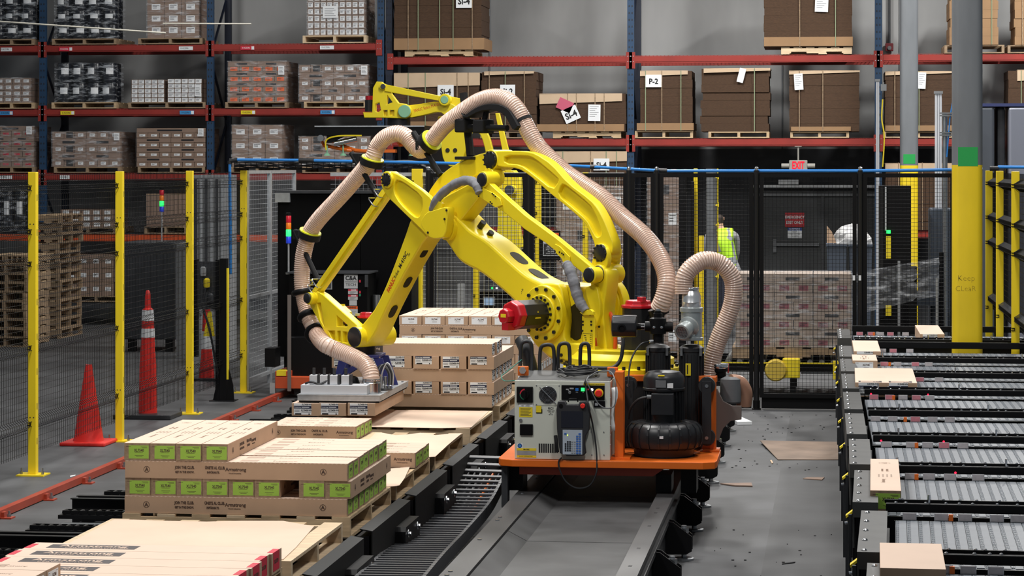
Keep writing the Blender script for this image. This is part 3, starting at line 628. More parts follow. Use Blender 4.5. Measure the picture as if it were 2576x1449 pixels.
# pallet stacks behind the fence
def pallet_stack(label, x0, x1, ytop, Y, n, front, d=1.0):
    a, b = P(x0, 600, Y), P(x1, 600, Y); zt = P((x0 + x1) / 2, ytop, Y).z; h = zt / n; grp = 'empty pallets stacked behind the left fence'
    base = None
    for k in range(n):
        lb = f'empty pallet, {(ORD + ["thirteenth"])[k]} from the floor in {label}'
        if k == n - 1: lb = f'topmost empty pallet of {label}'
        loc = ((a.x + b.x) / 2 + random.uniform(-.02, .02), Y + d / 2 + random.uniform(-.02, .02), k * h + .001)
        if base is None:
            base = thing('pallet', lb, 'pallet', loc, grp); pallet_parts(base, b.x - a.x, d, h - .002, ('pine_old', 'pine'), front, nb=5)
        else: dup(base, loc, lb)
pallet_stack('the stack with notched sides', 82, 152, 540, 33.2, 13, 'stringer')
pallet_stack('the stack at the left photo edge', -40, 66, 642, 31.6, 10, 'end')
# covered cart, stack light, grey locker
a, b = P(309, 609, 31.0), P(442, 755, 31.0); r = thing('covered_crate', 'large charcoal covered crate behind the left fence', 'crate', ((a.x + b.x) / 2, 31.0, 0)); W = b.x - a.x
MB().box(-W / 2, W / 2, 0, .9, .16, a.z).build('cover', 'dark_grey', r, bevel=.02)
for dx in (-W / 2 + .1, W / 2 - .1):
    for dy in (.1, .8): MB().box(dx - .05, dx + .05, dy - .05, dy + .05, 0, .17).build('foot', 'black', r)
mat('lamp_red', (.62, .01, .03), .3, emit=.10); mat('lamp_amber', (.85, .20, .01), .3, emit=.15); mat('lamp_green', (.02, 1, .12), .3, emit=2.4); mat('lamp_blue', (.02, .06, .75), .3, emit=.15)
def stack_light(label, px_, y0, y1, Y, ybase, order=('lamp_blue', 'lamp_green', 'lamp_amber', 'lamp_red'), cap='black', rad=.028):
    bse = P(px_, ybase, Y); r = thing('stack_light', label, 'signal lamp', bse); zt, zb = P(px_, y0, Y).z - bse.z, P(px_, y1, Y).z - bse.z; h = (zt - zb) / 4.4
    MB().cyl((0, 0, 0), (0, 0, zb), .010, 8).lathe([(.03, 0), (.03, .02)], n=12).build('pole', 'aluminium', r)
    for k, mm in enumerate(order): MB().lathe([(rad * .97, zb + k * h), (rad, zb + k * h + .004), (rad, zb + (k + .92) * h), (rad * .9, zb + (k + .97) * h)], n=16).build('lens', mm, r, True)
    MB().lathe([(rad, zb + 4 * h), (rad, zb + 4.35 * h), (rad * .6, zt)], n=16).build('cap', cap, r, True); return r
stack_light('stack light glowing green above the charcoal crate', 407, 472, 533, 31.4, 612)
mat('locker', (.30, .31, .32), .5, noise=.12)
a, b = P(444, 612, 30.0), P(486, 900, 30.0); r = thing('locker', 'pale grey sheet metal cabinet behind the third yellow post', 'cabinet', ((a.x + b.x) / 2, 30.0, 0)); W = b.x - a.x
MB().box(-W / 2, W / 2, 0, .5, 0, a.z).build('body', 'locker', r)
for k in range(5): MB().box(-W / 2 + W * (k + .35) / 5, -W / 2 + W * (k + .65) / 5, -.012, 0, .04, a.z - .04).build('rib', 'locker', r)
a, b = P(486, 440, 29.2), P(566, 620, 29.2); r = thing('duct_bank', 'upright pale grey ribbed machine cover behind the mesh', 'machine', ((a.x + b.x) / 2, 29.2, 0)); W = b.x - a.x
MB().box(-W / 2, W / 2, 0, .6, 0, a.z).build('body', 'locker', r)
for k in range(6): MB().box(-W / 2 + W * (k + .3) / 6, -W / 2 + W * (k + .72) / 6, -.03, 0, .6, a.z - .05).build('rib', 'aluminium' if k % 2 else 'dark_grey', r)
# air line and cable tray
r = thing('air_line', 'blue compressed air pipe along the top of the fences', 'pipe', (0, 24.5, 2.4))
o3 = r.location
def seg(p, q, rad=.0155): return MB().cyl(p - o3, q - o3, rad, 12).build('pipe', 'air_blue', r, True)
def cpl(p, q, rad=.024): return MB().cyl(p - o3, q - o3, rad, 12).build('coupling', 'rubber', r, True)
v0, v1 = P(580, 690, 25.3), P(578, 412, 25.3); seg(v0, v1); e1 = P(597, 402, 25.3); cpl(v1, P(578, 404, 25.3)); cpl(P(578, 405, 25.3), e1)
seg(e1, P(752, 403, 25.3)); cpl(P(752, 403, 25.3), P(790, 404, 25.3)); seg(P(790, 404, 25.3), P(1440, 417, 24.9)); cpl(P(1485, 420, 24.8), P(1510, 420, 24.8)); seg(P(1440, 417, 24.9), P(1650, 429, 24.5))
cpl(P(1652, 429, 24.5), P(1678, 430, 24.5)); seg(P(1678, 430, 24.5), P(2170, 430, 24.42)); seg(P(2170, 430, 24.42), P(2472, 426, 24.42)); cpl(P(2490, 424, 24.4), P(2512, 424, 24.4)); seg(P(2512, 420, 24.4), P(2620, 421, 24.0))
r = thing('cable_tray', 'black wire basket tray full of cables under the blue pipe', 'cable tray', P(820, 416, 25.5)); o3 = r.location; m = MB()
a, b = P(592, 416, 25.5) - o3, P(1062, 416, 25.5) - o3
for dz in (-.03, 0, .03):
    for dy in ((-.06, .06) if dz else (-.06,)): m.cyl(a + Vector((0, dy, dz)), b + Vector((0, dy, dz)), .004, 5)
k = a.x
while k < b.x: m.box(k, k + .006, -.06, .06, -.034, -.028).box(k, k + .006, -.064, -.058, -.03, .03); k += .06
m.build('basket', 'black', r)
for q in range(7):
    pts = [(a.x + (b.x - a.x) * t / 12, -.045 + .014 * q, -.015 + .025 * math.sin(t * 1.1 + q * 1.7) + .008 * q) for t in range(13)]
    if q < 4: pts += [(b.x + .07 + .02 * q, -.03 + .01 * q, -.10), (b.x + .09 + .02 * q, -.03 + .01 * q, -.5), (b.x + .08 + .02 * q, -.03, -1.6)]
    MB().tube(spline(pts, 4), .008 if q else .010, 6).build('cable', 'rubber' if q != 5 else 'mid_grey', r)
# ---------------------------------------------------------------- black framed fence across the back
YB = 24.42
r = thing('safety_fence', 'black framed mesh fence across the back, behind the robot and conveyors', 'fence', (P(1900, 700, YB).x, YB, 0)); ox = r.location.x
FX = lambda x: P(x, 700, YB).x - ox
for x in (1078, 1330, 1582, 1652, 1903, 2164, 2404):
    X = FX(x); p = MB().cyl((X, 0, .01), (X, 0, 2.36), .028, 14).build('post', mat('black_gloss', (.012, .012, .013), .22), r, True)
    MB().lathe([(.02, 2.36), (.02, 2.385), (.008, 2.395)], (X, 0, 0), n=10).build('post_cap', 'bright_steel', p, True); MB().lathe([(.045, 0), (.045, .012), (.034, .014), (.034, .09)], (X, 0, 0), n=14).build('foot', 'black', p, True)
for x0, x1 in ((1086, 1322), (1338, 1573), (1591, 1642), (1664, 1890), (1916, 2150), (2176, 2396)):
    X0, X1 = FX(x0), FX(x1); m = MB()
    for q in (X0, X1): m.box(q - .02, q + .02, -.02, .02, .12, 2.33)
    m.box(X0 + .02, X1 - .02, -.02, .02, 2.29, 2.33).box(X0 + .02, X1 - .02, -.02, .02, .12, .16)
    f_ = m.build('panel_frame', 'black', r)
    m = MB(); n = int((X1 - X0) / .036)
    for k in range(1, n): m.wire((X0 + (X1 - X0) * k / n, 0, .16), (X0 + (X1 - X0) * k / n, 0, 2.29), .0019)
    for k in range(1, 58): m.wire((X0, .003, .16 + 2.13 * k / 58), (X1, .003, .16 + 2.13 * k / 58), .0019)
    m.build('mesh_panel', 'black', r)
    MB().box(X0, X1, .025, .035, .01, .17).build('kick_plate', 'black', r)
for x in (2148, 2163):
    q = MB().box(FX(x) - .012, FX(x) + .012, -.034, -.03, 1.28, 1.33); q.build('tag', 'white_paper', r)
# yellow posts behind the robot
r = thing('safety_fence', 'yellow posts with fine mesh behind the robot, left of the black fence', 'fence', (P(1200, 600, 26.6).x, 26.6, 0)); ox = r.location.x
for x, s_ in ((1050, .11), (1198, .06), (1354, .066), (1473, .06)): yellow_post(r, P(x, 600, 26.6).x, 26.6, 2.33 if x > 1100 else 2.37, s_, base=True, local=(ox, 26.6))
xs = [P(x, 600, 26.6).x - ox for x in (830, 1042, 1345, 1470, 1570)]
for a, b in zip(xs, xs[1:]):
    m = MB(); n = int((b - a) / .05)
    for k in range(1, n): m.wire((a + (b - a) * k / n, .04, .15), (a + (b - a) * k / n, .04, 2.28), .002)
    for k in range(44): m.wire((a, .04, .15 + .05 * k), (b, .04, .15 + .05 * k), .002)
    m.build('mesh_panel', 'aluminium', r)
MB().box(xs[0], xs[-1], .02, .06, 2.29, 2.33).build('top_rail', 'aluminium', r)
# yellow fence on the right, beyond the conveyors
XS = 1.66
r = thing('safety_fence', 'yellow posts with black mesh at the right edge beyond the conveyors', 'fence', (XS, 22.0, 0))
ys = (25.1, 23.6, 21.7, 20.15, 18.6)
for y in ys: yellow_post(r, XS, y, s=.067, local=(XS, 22.0), slots=False)
for b, a in zip(ys, ys[1:]):
    m = MB(); mesh_wires(m, .036, a - 22 + .03, b - 22 - .03, .97, FH - .02, (1.08, 1.64, 1.89, 2.23), bulge=-.05); m.build('mesh_panel', 'black', r)
    m = MB()
    for zf in (1.08, 1.64, 1.89, 2.23): m.box(-.012, .03, a - 22 + .04, b - 22 - .04, zf - .011, zf + .011)
    m.build('fold_rail', 'black', r)
# painted walkway strip and cardboard litter on the floor
mat('walkway', (.060, .0615, .064), .6, noise=.35, scale=2.2)
struct(MB().prism([(-.42, 3.2), (.6, 3.2), (.6, 24.3), (-.30, 24.3)], .0004, .0012, 'xy').build('trim_5', 'walkway'))
mat('dirty_card', (.26, .19, .145), .85, noise=.3, scale=3)
def litter(name, label, cat, pts, h, mt, lift=0.0):
    g = [G(*p) for p in pts]; c = sum(g, Vector()) / len(g); m = MB(); n = len(g)
    m.v = [(p.x - c.x, p.y - c.y, .0022 + (lift if k == 0 else 0)) for k, p in enumerate(g)] + [(p.x - c.x, p.y - c.y, .0022 + h + (lift if k == 0 else 0)) for k, p in enumerate(g)]
    m.face(range(n)); m.face([n + k for k in range(n)][::-1])
    for k in range(n): m.face((k, (k + 1) % n, n + (k + 1) % n, n + k))
    o = m.build(name, mt); o.location = (c.x, c.y, 0); return tag(o, label, cat)
litter('cardboard_sheet', 'large dirty flat cardboard sheet lying in the right aisle', 'cardboard', [(1912, 1116), (1957, 1158), (2119, 1158), (2119, 1114)], .006, 'dirty_card', .02)
litter('cardboard_strip', 'long narrow cardboard strip on the floor beside the track feet', 'cardboard', [(1812, 1219), (1850, 1224), (1893, 1225), (1890, 1217)], .008, 'carton_far')
litter('cardboard_strip', 'short cardboard scrap on the dark walkway', 'cardboard', [(2020, 1206), (2068, 1209), (2074, 1203), (2030, 1203)], .006, 'carton_far')
litter('paper_scrap', 'crumpled white paper scrap right of the blower', 'paper', [(1845, 1064), (1855, 1070), (1892, 1069), (1862, 1056)], .03, 'white_paper')
litter('splinter', 'thin black splinter on the dark walkway near the bottom', 'debris', [(1967, 1421), (1999, 1417), (2001, 1415), (1968, 1419)], .004, 'black_matte')
litter('splinter', 'tiny pale wood chip left of the dark walkway', 'debris', [(1937, 1160), (1942, 1168), (1945, 1166), (1941, 1159)], .006, 'carton_pale')
litter('paper_scrap', 'small white paper strip between fence and red rail', 'paper', [(176, 1199), (190, 1196), (189, 1198), (177, 1201)], .004, 'white_paper')
m = MB(); rnd = random.Random(5)
for k in range(110):
    x, y, s_ = rnd.uniform(-.75, .08), rnd.choice((rnd.uniform(11, 16.4), rnd.uniform(19.4, 24))), rnd.uniform(.004, .02); m.cbox((x, y, .0035), s_, s_ * rnd.uniform(.4, 1.2), .004)
stuff(tag(m.build('floor_crumbs', 'black_matte'), 'scattered dark crumbs and chips on the right aisle floor', 'debris'))
# ================================================================= PALLET CONVEYORS, PALLETS, CARTONS
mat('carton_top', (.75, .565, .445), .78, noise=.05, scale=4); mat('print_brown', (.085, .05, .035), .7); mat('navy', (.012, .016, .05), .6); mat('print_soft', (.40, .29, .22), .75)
mat('band_dark', (.055, .045, .045), .6)
ZP = .500                                   # top of the pallets
LANES = [11.45, 12.93, 14.42, 15.87, 17.36, 18.98, 20.65, 22.75]      # far edge of each pallet lane
LNAME = ['nearest', 'second', 'third', 'fourth', 'fifth', 'sixth', 'seventh', 'eighth']
mat('ledge_black', (.008, .0085, .009), .6, spec=.2); mat('zinc_sheet', (.17, .18, .185), .45, .3, noise=.2)
for k, yb in enumerate(LANES):
    r = thing('pallet_conveyor', f'black chain conveyor lane under the {LNAME[k]} pallet from the viewer', 'conveyor', (-3.17, yb - .65, 0), 'parallel chain conveyor lanes on the left')
    XL, XRr = -1.30, .70
    for dy in (-.30, .30):
        MB().box(XL + .02, XRr - .08, dy - .05, dy + .05, .33, .352).build('chain_guide', 'black', r)
        m = MB(); x = XL + .05
        while x < XRr - .12:
            m.cyl((x, dy - .028, .366), (x, dy + .028, .366), .013, 6); m.box(x - .008, x + .04, dy - .036, dy - .030, .354, .378); m.box(x - .008, x + .04, dy + .030, dy + .036, .354, .378); x += .0508
        stuff(m.build('roller_chain', 'black', r))
    MB().box(XL + .06, XRr - .1, -.24, .24, .30, .312).box(XL + .06, XRr - .1, -.62, -.36, .30, .312).build('cover_sheet', 'zinc_sheet', r)
    for dy, h in ((.66, .40), (.78, .40)): MB().box(XL - .02, XRr - .06, dy - .006, dy + .006, .10 if dy < .7 else .2, h).box(XL - .02, XRr - .06, dy - .04, dy - .006, h - .006, h).build('side_rail', 'black', r)
    # right-hand end: sloping guide ledge and bolted cover plates
    MB().prism([(XRr - .02, .425), (XRr - .02, .432), (XRr + .05, .420), (XRr + .05, .413)], -.60, .64).box(XRr + .044, XRr + .05, -.60, .64, .04, .413).build('guide_ledge', 'ledge_black', r)
    MB().box(XRr - .04, XRr + .03, -.60, .62, .04, .39).build('end_cover', 'black', r)
    pl = MB().prism([(.12, .06), (.62, .06), (.62, .31), (.60, .335), (.14, .335), (.12, .31)], XRr + .0505, XRr + .11, 'yz').build('cover_plate', 'black', r)
    for y_, z_ in ((.20, .12), (.20, .29), (.52, .12), (.52, .29)):
        MB().cyl((XRr + .11, y_, z_), (XRr + .116, y_, z_), .024, 10).cyl((XRr + .116, y_, z_), (XRr + .13, y_, z_), .013, 6).build('bolt', 'bright_steel', pl)
    for y_ in (-.45, .45):
        for x_ in (XL + .15, XRr - .2): MB().box(x_ - .04, x_ + .04, y_ - .03, y_ + .03, 0, .33).build('leg', 'black', r)
    MB().box(XL + .1, XRr - .1, .40, .46, .2, .29).box(XL + .1, XRr - .1, -.46, -.40, .2, .29).build('frame_beam', 'black', r)
# ---- pallets on the conveyors
def lane_pallet(k, label, wood=('pine_fresh',), d=1.29, x0=-3.80, x1=-2.535):
    r = thing('pallet', label, 'pallet', ((x0 + x1) / 2, LANES[k] - .01 - d / 2, .3815)); w, h, t = x1 - x0, ZP - .3815, .016
    for j, c in enumerate((-d / 2 + .02, 0, d / 2 - .02)): MB().box(-w / 2, w / 2, c - .02, c + .02, t, h - t).build('stringer', wood[0], r)
    for j in range(7):
        bw = .10; c = -w / 2 + bw / 2 + j * (w - bw) / 6; MB().box(c - bw / 2, c + bw / 2, -d / 2, d / 2, h - t, h - .001 * (j % 2)).build('deck_board', wood[j % len(wood)], r)
        if j in (0, 3, 6): MB().box(c - bw / 2, c + bw / 2, -d / 2, d / 2, 0, t).build('bottom_board', wood[0], r)
    return r
PL = ['pallet under the red ended cartons at the bottom left', 'empty pallet with a pale kraft sheet in front of the green label stack', 'pallet under the tall green label stack', 'pallet under four short green label cartons, right of the tall stack',
      'pallet with a torn kraft sheet behind the tall green label stack', 'pallet with a flat plywood coloured sheet under the gripper', 'pallet under the middle, white label stack', 'pallet under the farthest stack of cartons']
for k in range(8): lane_pallet(k, PL[k], ('pine_fresh', 'pine') if k in (1, 5) else ('pine', 'pine_fresh'))
def sheet(label, pts, z=ZP, mt='kraft_sheet', lift=None, wave=0.0):
    g = [G(*p, z) for p in pts]; c = sum(g, Vector()) / len(g); m = MB(); n = len(g); lift = lift or {}
    m.v = [(p.x - c.x, p.y - c.y, .0015 + lift.get(i, 0)) for i, p in enumerate(g)] + [(p.x - c.x, p.y - c.y, .004 + lift.get(i, 0)) for i, p in enumerate(g)] + [(0, 0, .0015), (0, 0, .004)]
    for i in range(n):
        j = (i + 1) % n; m.face((i, n + i, n + j, j)); m.face((2 * n, i, j)); m.face((2 * n + 1, n + j, n + i))
    o = m.build('kraft_sheet', mt); o.location = (c.x, c.y, z); return tag(o, label, 'paper sheet')
sheet('big pale kraft sheet covering the empty front pallet', [(128, 1392), (288, 1308), (340, 1309), (420, 1312), (520, 1314), (600, 1312), (690, 1312), (712, 1312), (790, 1326), (745, 1378), (712, 1409), (560, 1405)])
sheet('torn kraft sheet with a wavy far edge behind the green label stack', [(870, 1160), (945, 1090), (962, 1090), (995, 1096), (1025, 1094), (1058, 1090), (1095, 1096), (1135, 1092), (1162, 1091), (1125, 1122), (1110, 1136), (1095, 1150), (1000, 1158)])
sheet('flat plywood coloured sheet on the pallet below the gripper', [(870, 1074), (925, 1033), (1080, 1033), (1230, 1035), (1186, 1076), (1110, 1078), (1000, 1076)], mt='kraft_sheet')
sheet('small curled printed kraft sheet in front of the short cartons', [(940, 1228), (955, 1182), (1005, 1180), (1034, 1174), (1018, 1204), (1005, 1222), (996, 1224)], lift={3: .012, 2: .004})
# ---- carton prototypes: long axis X, printed long sides at -Y/+Y, label on the +X end
_cp = {}
def carton_proto(kind):
    if kind in _cp: return _cp[kind]
    L, W, Hh = {'green': (1.24, .1415, .0945), 'green_short': (.62, .1415, .0945), 'wh8': (1.26, .204, .0985), 'wh8_low': (1.26, .204, .0985), 'wh7': (1.24, .202, .092), 'xl': (1.235, .200, .0805), 'red': (1.20, .203, .10), 'xl_small': (.62, .19, .09), 'long_wh': (1.24, .215, .10), 'short_green': (.62, .1415, .0945), 'short_plain': (.62, .24, .11)}[kind]
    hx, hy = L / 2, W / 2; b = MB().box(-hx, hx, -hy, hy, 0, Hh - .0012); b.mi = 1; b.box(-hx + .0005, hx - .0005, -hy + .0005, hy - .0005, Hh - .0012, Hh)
    n = int(L / .024)
    for s_ in (-1, 1):                                 # perforated lid edge
        for q in range(n):
            x0 = -hx + L * q / n; x1 = x0 + L / n; i = len(b.v); y = s_ * (hy + .0004)
            b.v += [(x0, y, Hh), (x1, y, Hh), ((x0 + x1) / 2, y, Hh - .0055)]; b.face((i, i + 1, i + 2))
    b.mi = 2; b.box(hx - .004, hx + .0004, -hy - .0003, hy + .0003, Hh * .02, Hh * .98) if kind in ('green', 'green_short') else None
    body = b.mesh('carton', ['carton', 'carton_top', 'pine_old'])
    parts = []
    if kind in ('green', 'green_short', 'xl', 'short_green', 'xl_small'):
        p = MB(); sc = .0985 / .1
        sets = [(-hx + .122, -hx + .30, -hx + .47, -hx + .61)] if L > 1 else [(-hx + .07, -hx + .18, -hx + .33, -hx + .53)]
        for sy, fc in ((-1, '-y'),):
            y = sy * (hy + .0009); (a, j, u, ar) = sets[0]; zc = Hh * .5
            def ringA(x, yy):
                q = len(p.v); R0, R1 = .0175, .0152
                for t in range(20):
                    an = 2 * PI * t / 20; p.v += [(x + R0 * math.cos(an), yy, zc + R0 * math.sin(an)), (x + R1 * math.cos(an), yy, zc + R1 * math.sin(an))]
                for t in range(20): p.face((q + 2 * t, q + 2 * t + 1, q + (2 * t + 3) % 40, q + (2 * t + 2) % 40))
                add_text(p, 'A', .027, (x, yy, zc), bold=.001)
            ringA(a, y)
            if L > 1: ringA(hx - .135, y) if kind == 'green' else None
            add_text(p, 'JOIN THE CLUB.', .021, (j + .035, y, zc + .013), bold=.0008, sx=.72); add_text(p, 'GET IN THE KNOW.', .016, (j + .035, y, zc - .012), bold=.0006, sx=.74)
            add_text(p, '\u00daNETE AL CLUB.', .021, (u + .035, y, zc + .013), bold=.0008, sx=.72); add_text(p, 'INF\u00d3RMATE.', .016, (u + .025, y, zc - .012), bold=.0006, sx=.78)
            add_text(p, 'Armstrong', .026, (ar + .01, y, zc + .006), bold=.0006); add_text(p, 'World Industries', .010, (ar + .005, y, zc - .015))
        me = p.mesh('side_print', ['print_brown']); parts.append(('side_print', me))
        me2 = me.copy(); me2.transform(Matrix.Rotation(PI, 4, 'Z') @ Matrix.Identity(4)); parts.append(('side_print', me2))
        t = MB(); z = Hh + .0003
        add_text(t, 'Armstrong', .030, (hx * .42, -.01, z), '+z180'); add_text(t, 'JOIN THE CLUB.', .017, (-hx * .25, .012, z), '+z180', sx=.8); add_text(t, 'GET IN THE KNOW.', .014, (-hx * .25, -.012, z), '+z180', sx=.8)
        for q in range(4): t.box(hx * .02, hx * .02 + .10, -.034 + .020 * q, -.026 + .020 * q, z - .0003, z + .0002)
        q = len(t.v)
        for k in range(20): an = 2 * PI * k / 20; t.v += [(-hx * .72 + .030 * math.cos(an), .030 * math.sin(an), z), (-hx * .72 + .026 * math.cos(an), .026 * math.sin(an), z)]
        for k in range(20): t.face((q + 2 * k, q + 2 * k + 1, q + (2 * k + 3) % 40, q + (2 * k + 2) % 40))
        add_text(t, 'A', .04, (-hx * .72, 0, z), '+z180')
        parts.append(('top_print', t.mesh('top_print', ['print_soft'])))
    e = MB(); x = hx + .0009
    if kind in ('green', 'green_short', 'short_green'):
        e.box(hx - .0002, x, -.046, .0665, Hh * .10, Hh * .86); e.mi = 1
        add_text(e, 'XL7540', .0215, (x + .0002, .012, Hh * .57), '+x', bold=.0005, sx=.80)
        for q, (y0, y1, zz) in enumerate(((-.012, .034, .45), (-.012, .038, .28), (-.004, .03, .21), (.022, .058, .78), (.03, .058, .72), (-.06, -.035, .80))): e.box(x - .0002, x + .0002, y0, y1, Hh * zz - .0009, Hh * zz + .0009)
        parts.append(('end_label', e.mesh('end_label', ['lime', 'print_brown'])))
    elif kind in ('xl', 'xl_small'):
        e.box(hx - .0002, x, -.075, .062, Hh * .10, Hh * .86); e.mi = 1; add_text(e, 'XL7340', .021, (x + .0002, .008, Hh * .62), '+x', bold=.0006, sx=.8)
        for y0, y1, zz in ((-.012, .03, .40), (-.012, .03, .26), (-.07, -.05, .78), (.03, .058, .78)): e.box(x - .0002, x + .0002, y0, y1, Hh * zz - .0009, Hh * zz + .0009)
        parts.append(('end_label', e.mesh('end_label', ['white_paper', 'print_brown'])))
    elif kind in ('wh8', 'wh8_low', 'wh7', 'long_wh'):
        code = 'XL7340B-WH' if kind == 'wh7' else 'XL8340B-WH'; z0, z1 = (.10, .99) if kind != 'wh8_low' else (.36, 1.0); c0 = -.02
        e.box(hx - .0002, x, c0 - .065, c0 + .065, Hh * z0, Hh * z1); e.mi = 1; zt = Hh * (.68 if kind != 'wh8_low' else .92)
        e.box(x - .0002, x + .0003, c0 - .065, c0 + .065, zt - .010, zt + .010); e.mi = 2
        add_text(e, code, .019, (x + .0004, c0 + .028, zt - .023), '+x', bold=.0006, sx=.72)
        for y0, y1, zz in ((-.06, -.02, -.020), (-.06, -.026, -.026), (-.06, -.022, -.032), (-.01, .06, -.036)): e.box(x, x + .0003, c0 + y0, c0 + y1, zt + zz - .0012, zt + zz + .0008)
        e.box(x, x + .0003, c0 - .056, c0 - .010, zt - .054, zt - .044); e.box(x, x + .0003, c0 + .044, c0 + .053, zt - .054, zt - .045)
        if kind != 'wh8_low': add_text(e, code, .017, (x + .0004, c0 + .030, Hh * .90), '+x', bold=.0004, sx=.72)
        e.mi = 3; add_text(e, 'Armstrong', .011, (x + .0005, c0 - .038, zt), '+x', bold=.0003); e.box(x, x + .0004, c0 - .008, c0 + .05, zt - .003, zt + .003)
        parts.append(('end_label', e.mesh('end_label', ['white_paper', 'navy', 'ink', 'white_paper'])))
    elif kind == 'red':
        for s_ in (-1, 1):
            X = s_ * hx; e.box(min(X, X + s_ * .0009), max(X, X + s_ * .0009), -.07, .055, Hh * .12, Hh + .0008).box(min(X, X - s_ * .03), max(X, X - s_ * .03), -.07, .055, Hh, Hh + .0009)
        e.mi = 1; add_text(e, 'XL8320', .026, (hx + .0013, -.01, Hh * .55), '+x', bold=.0004)
        parts.append(('end_label', e.mesh('end_label', ['label_red', 'print_brown'])))
        t = MB(); z = Hh + .0004; x0 = -hx + .10; t.box(x0, x0 + .43, -.055, .055, Hh, z); t.mi = 1
        add_text(t, 'Armstrong', .066, (x0 + .215, .016, z + .0003), '+z', bold=.001, sx=1.12); add_text(t, 'CEILING SOLUTIONS', .030, (x0 + .24, -.032, z + .0003), '+z', sx=1.1)
        parts.append(('brand_band', t.mesh('brand_band', ['band_dark', 'carton_top'])))
    if kind in ('wh8', 'wh8_low', 'wh7'):
        t = MB(); x0 = -hx + .22; t.box(x0, x0 + .17, -hy - .0008, -hy + .0002, Hh * .28, Hh * .86); t.mi = 1; add_text(t, 'Armstrong', .027, (x0 + .085, -hy - .0011, Hh * .57), sx=1.05)
        parts.append(('brand_band', t.mesh('brand_band', ['band_dark', 'carton_top'])))
    if kind in ('long_wh',):
        t = MB(); z = Hh + .0004; t.box(hx - .14, hx - .02, -.085, .075, Hh, z); t.mi = 1
        for q in range(3): t.box(hx - .13 + .035 * q, hx - .11 + .035 * q, -.07, .055 - .02 * q, z, z + .0003)
        add_text(t, 'A', .05, (hx - .075, .045, z + .0002), '+z90'); parts.append(('brand_band', t.mesh('brand_band', ['band_dark', 'carton_top'])))
    _cp[kind] = (body, parts, (L, W, Hh)); return _cp[kind]
def carton(kind, x, y, z, rz, label, group=None, dz=0.0, drop=()):
    """x, y: centre; z: underside"""
    body, parts, _ = carton_proto(kind); o = link('carton', body, None, loc=(x, y, z), rz=rz); tag(o, label, 'carton', group)
    for nm, me in parts:
        if nm in drop: continue
        link(nm, me, o)
    return o
jit = lambda s=.003: random.uniform(-s, s)
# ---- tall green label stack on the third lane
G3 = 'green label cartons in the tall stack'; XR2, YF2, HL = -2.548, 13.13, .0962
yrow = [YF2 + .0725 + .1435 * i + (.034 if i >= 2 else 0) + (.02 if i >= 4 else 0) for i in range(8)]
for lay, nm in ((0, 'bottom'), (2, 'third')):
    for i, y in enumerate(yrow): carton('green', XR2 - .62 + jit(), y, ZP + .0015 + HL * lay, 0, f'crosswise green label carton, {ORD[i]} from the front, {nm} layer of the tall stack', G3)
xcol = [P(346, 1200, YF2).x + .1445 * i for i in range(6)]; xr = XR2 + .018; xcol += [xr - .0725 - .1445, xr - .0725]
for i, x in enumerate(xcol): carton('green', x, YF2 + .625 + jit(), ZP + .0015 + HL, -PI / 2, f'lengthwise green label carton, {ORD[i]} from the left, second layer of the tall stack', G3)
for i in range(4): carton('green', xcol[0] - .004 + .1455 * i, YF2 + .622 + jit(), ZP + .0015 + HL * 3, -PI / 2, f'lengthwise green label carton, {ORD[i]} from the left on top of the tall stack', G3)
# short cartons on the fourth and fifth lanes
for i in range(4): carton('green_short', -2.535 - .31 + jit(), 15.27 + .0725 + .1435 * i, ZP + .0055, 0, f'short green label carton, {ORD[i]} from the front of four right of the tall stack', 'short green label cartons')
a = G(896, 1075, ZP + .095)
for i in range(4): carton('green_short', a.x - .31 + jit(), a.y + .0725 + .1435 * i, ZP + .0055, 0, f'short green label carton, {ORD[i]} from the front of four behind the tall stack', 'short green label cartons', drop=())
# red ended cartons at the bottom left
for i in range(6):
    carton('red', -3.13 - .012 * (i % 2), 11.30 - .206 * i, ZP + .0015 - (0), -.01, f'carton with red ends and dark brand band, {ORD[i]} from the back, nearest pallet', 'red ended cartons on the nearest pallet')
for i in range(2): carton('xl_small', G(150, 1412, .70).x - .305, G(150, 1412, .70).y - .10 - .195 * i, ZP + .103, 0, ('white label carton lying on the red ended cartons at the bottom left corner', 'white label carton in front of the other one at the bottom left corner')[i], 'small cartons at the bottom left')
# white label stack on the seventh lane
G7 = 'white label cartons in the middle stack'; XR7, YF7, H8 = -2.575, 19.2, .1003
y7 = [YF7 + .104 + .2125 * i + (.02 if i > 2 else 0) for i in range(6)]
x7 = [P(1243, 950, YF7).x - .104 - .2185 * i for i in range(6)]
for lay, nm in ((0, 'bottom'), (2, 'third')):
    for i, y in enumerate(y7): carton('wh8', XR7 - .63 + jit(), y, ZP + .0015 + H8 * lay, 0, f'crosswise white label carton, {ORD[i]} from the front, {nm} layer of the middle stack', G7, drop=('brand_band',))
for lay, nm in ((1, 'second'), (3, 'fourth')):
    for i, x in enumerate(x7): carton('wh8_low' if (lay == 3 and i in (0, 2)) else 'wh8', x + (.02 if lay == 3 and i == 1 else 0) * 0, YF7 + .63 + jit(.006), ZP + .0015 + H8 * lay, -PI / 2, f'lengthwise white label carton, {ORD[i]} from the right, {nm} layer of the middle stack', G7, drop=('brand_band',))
for i in range(3): carton('wh8', XR7 - .63 + .01 * (i % 2), y7[i] - .004 * i, ZP + .0015 + H8 * 4, 0, f'crosswise white label carton, {ORD[i]} from the front of three topping the middle stack', G7)
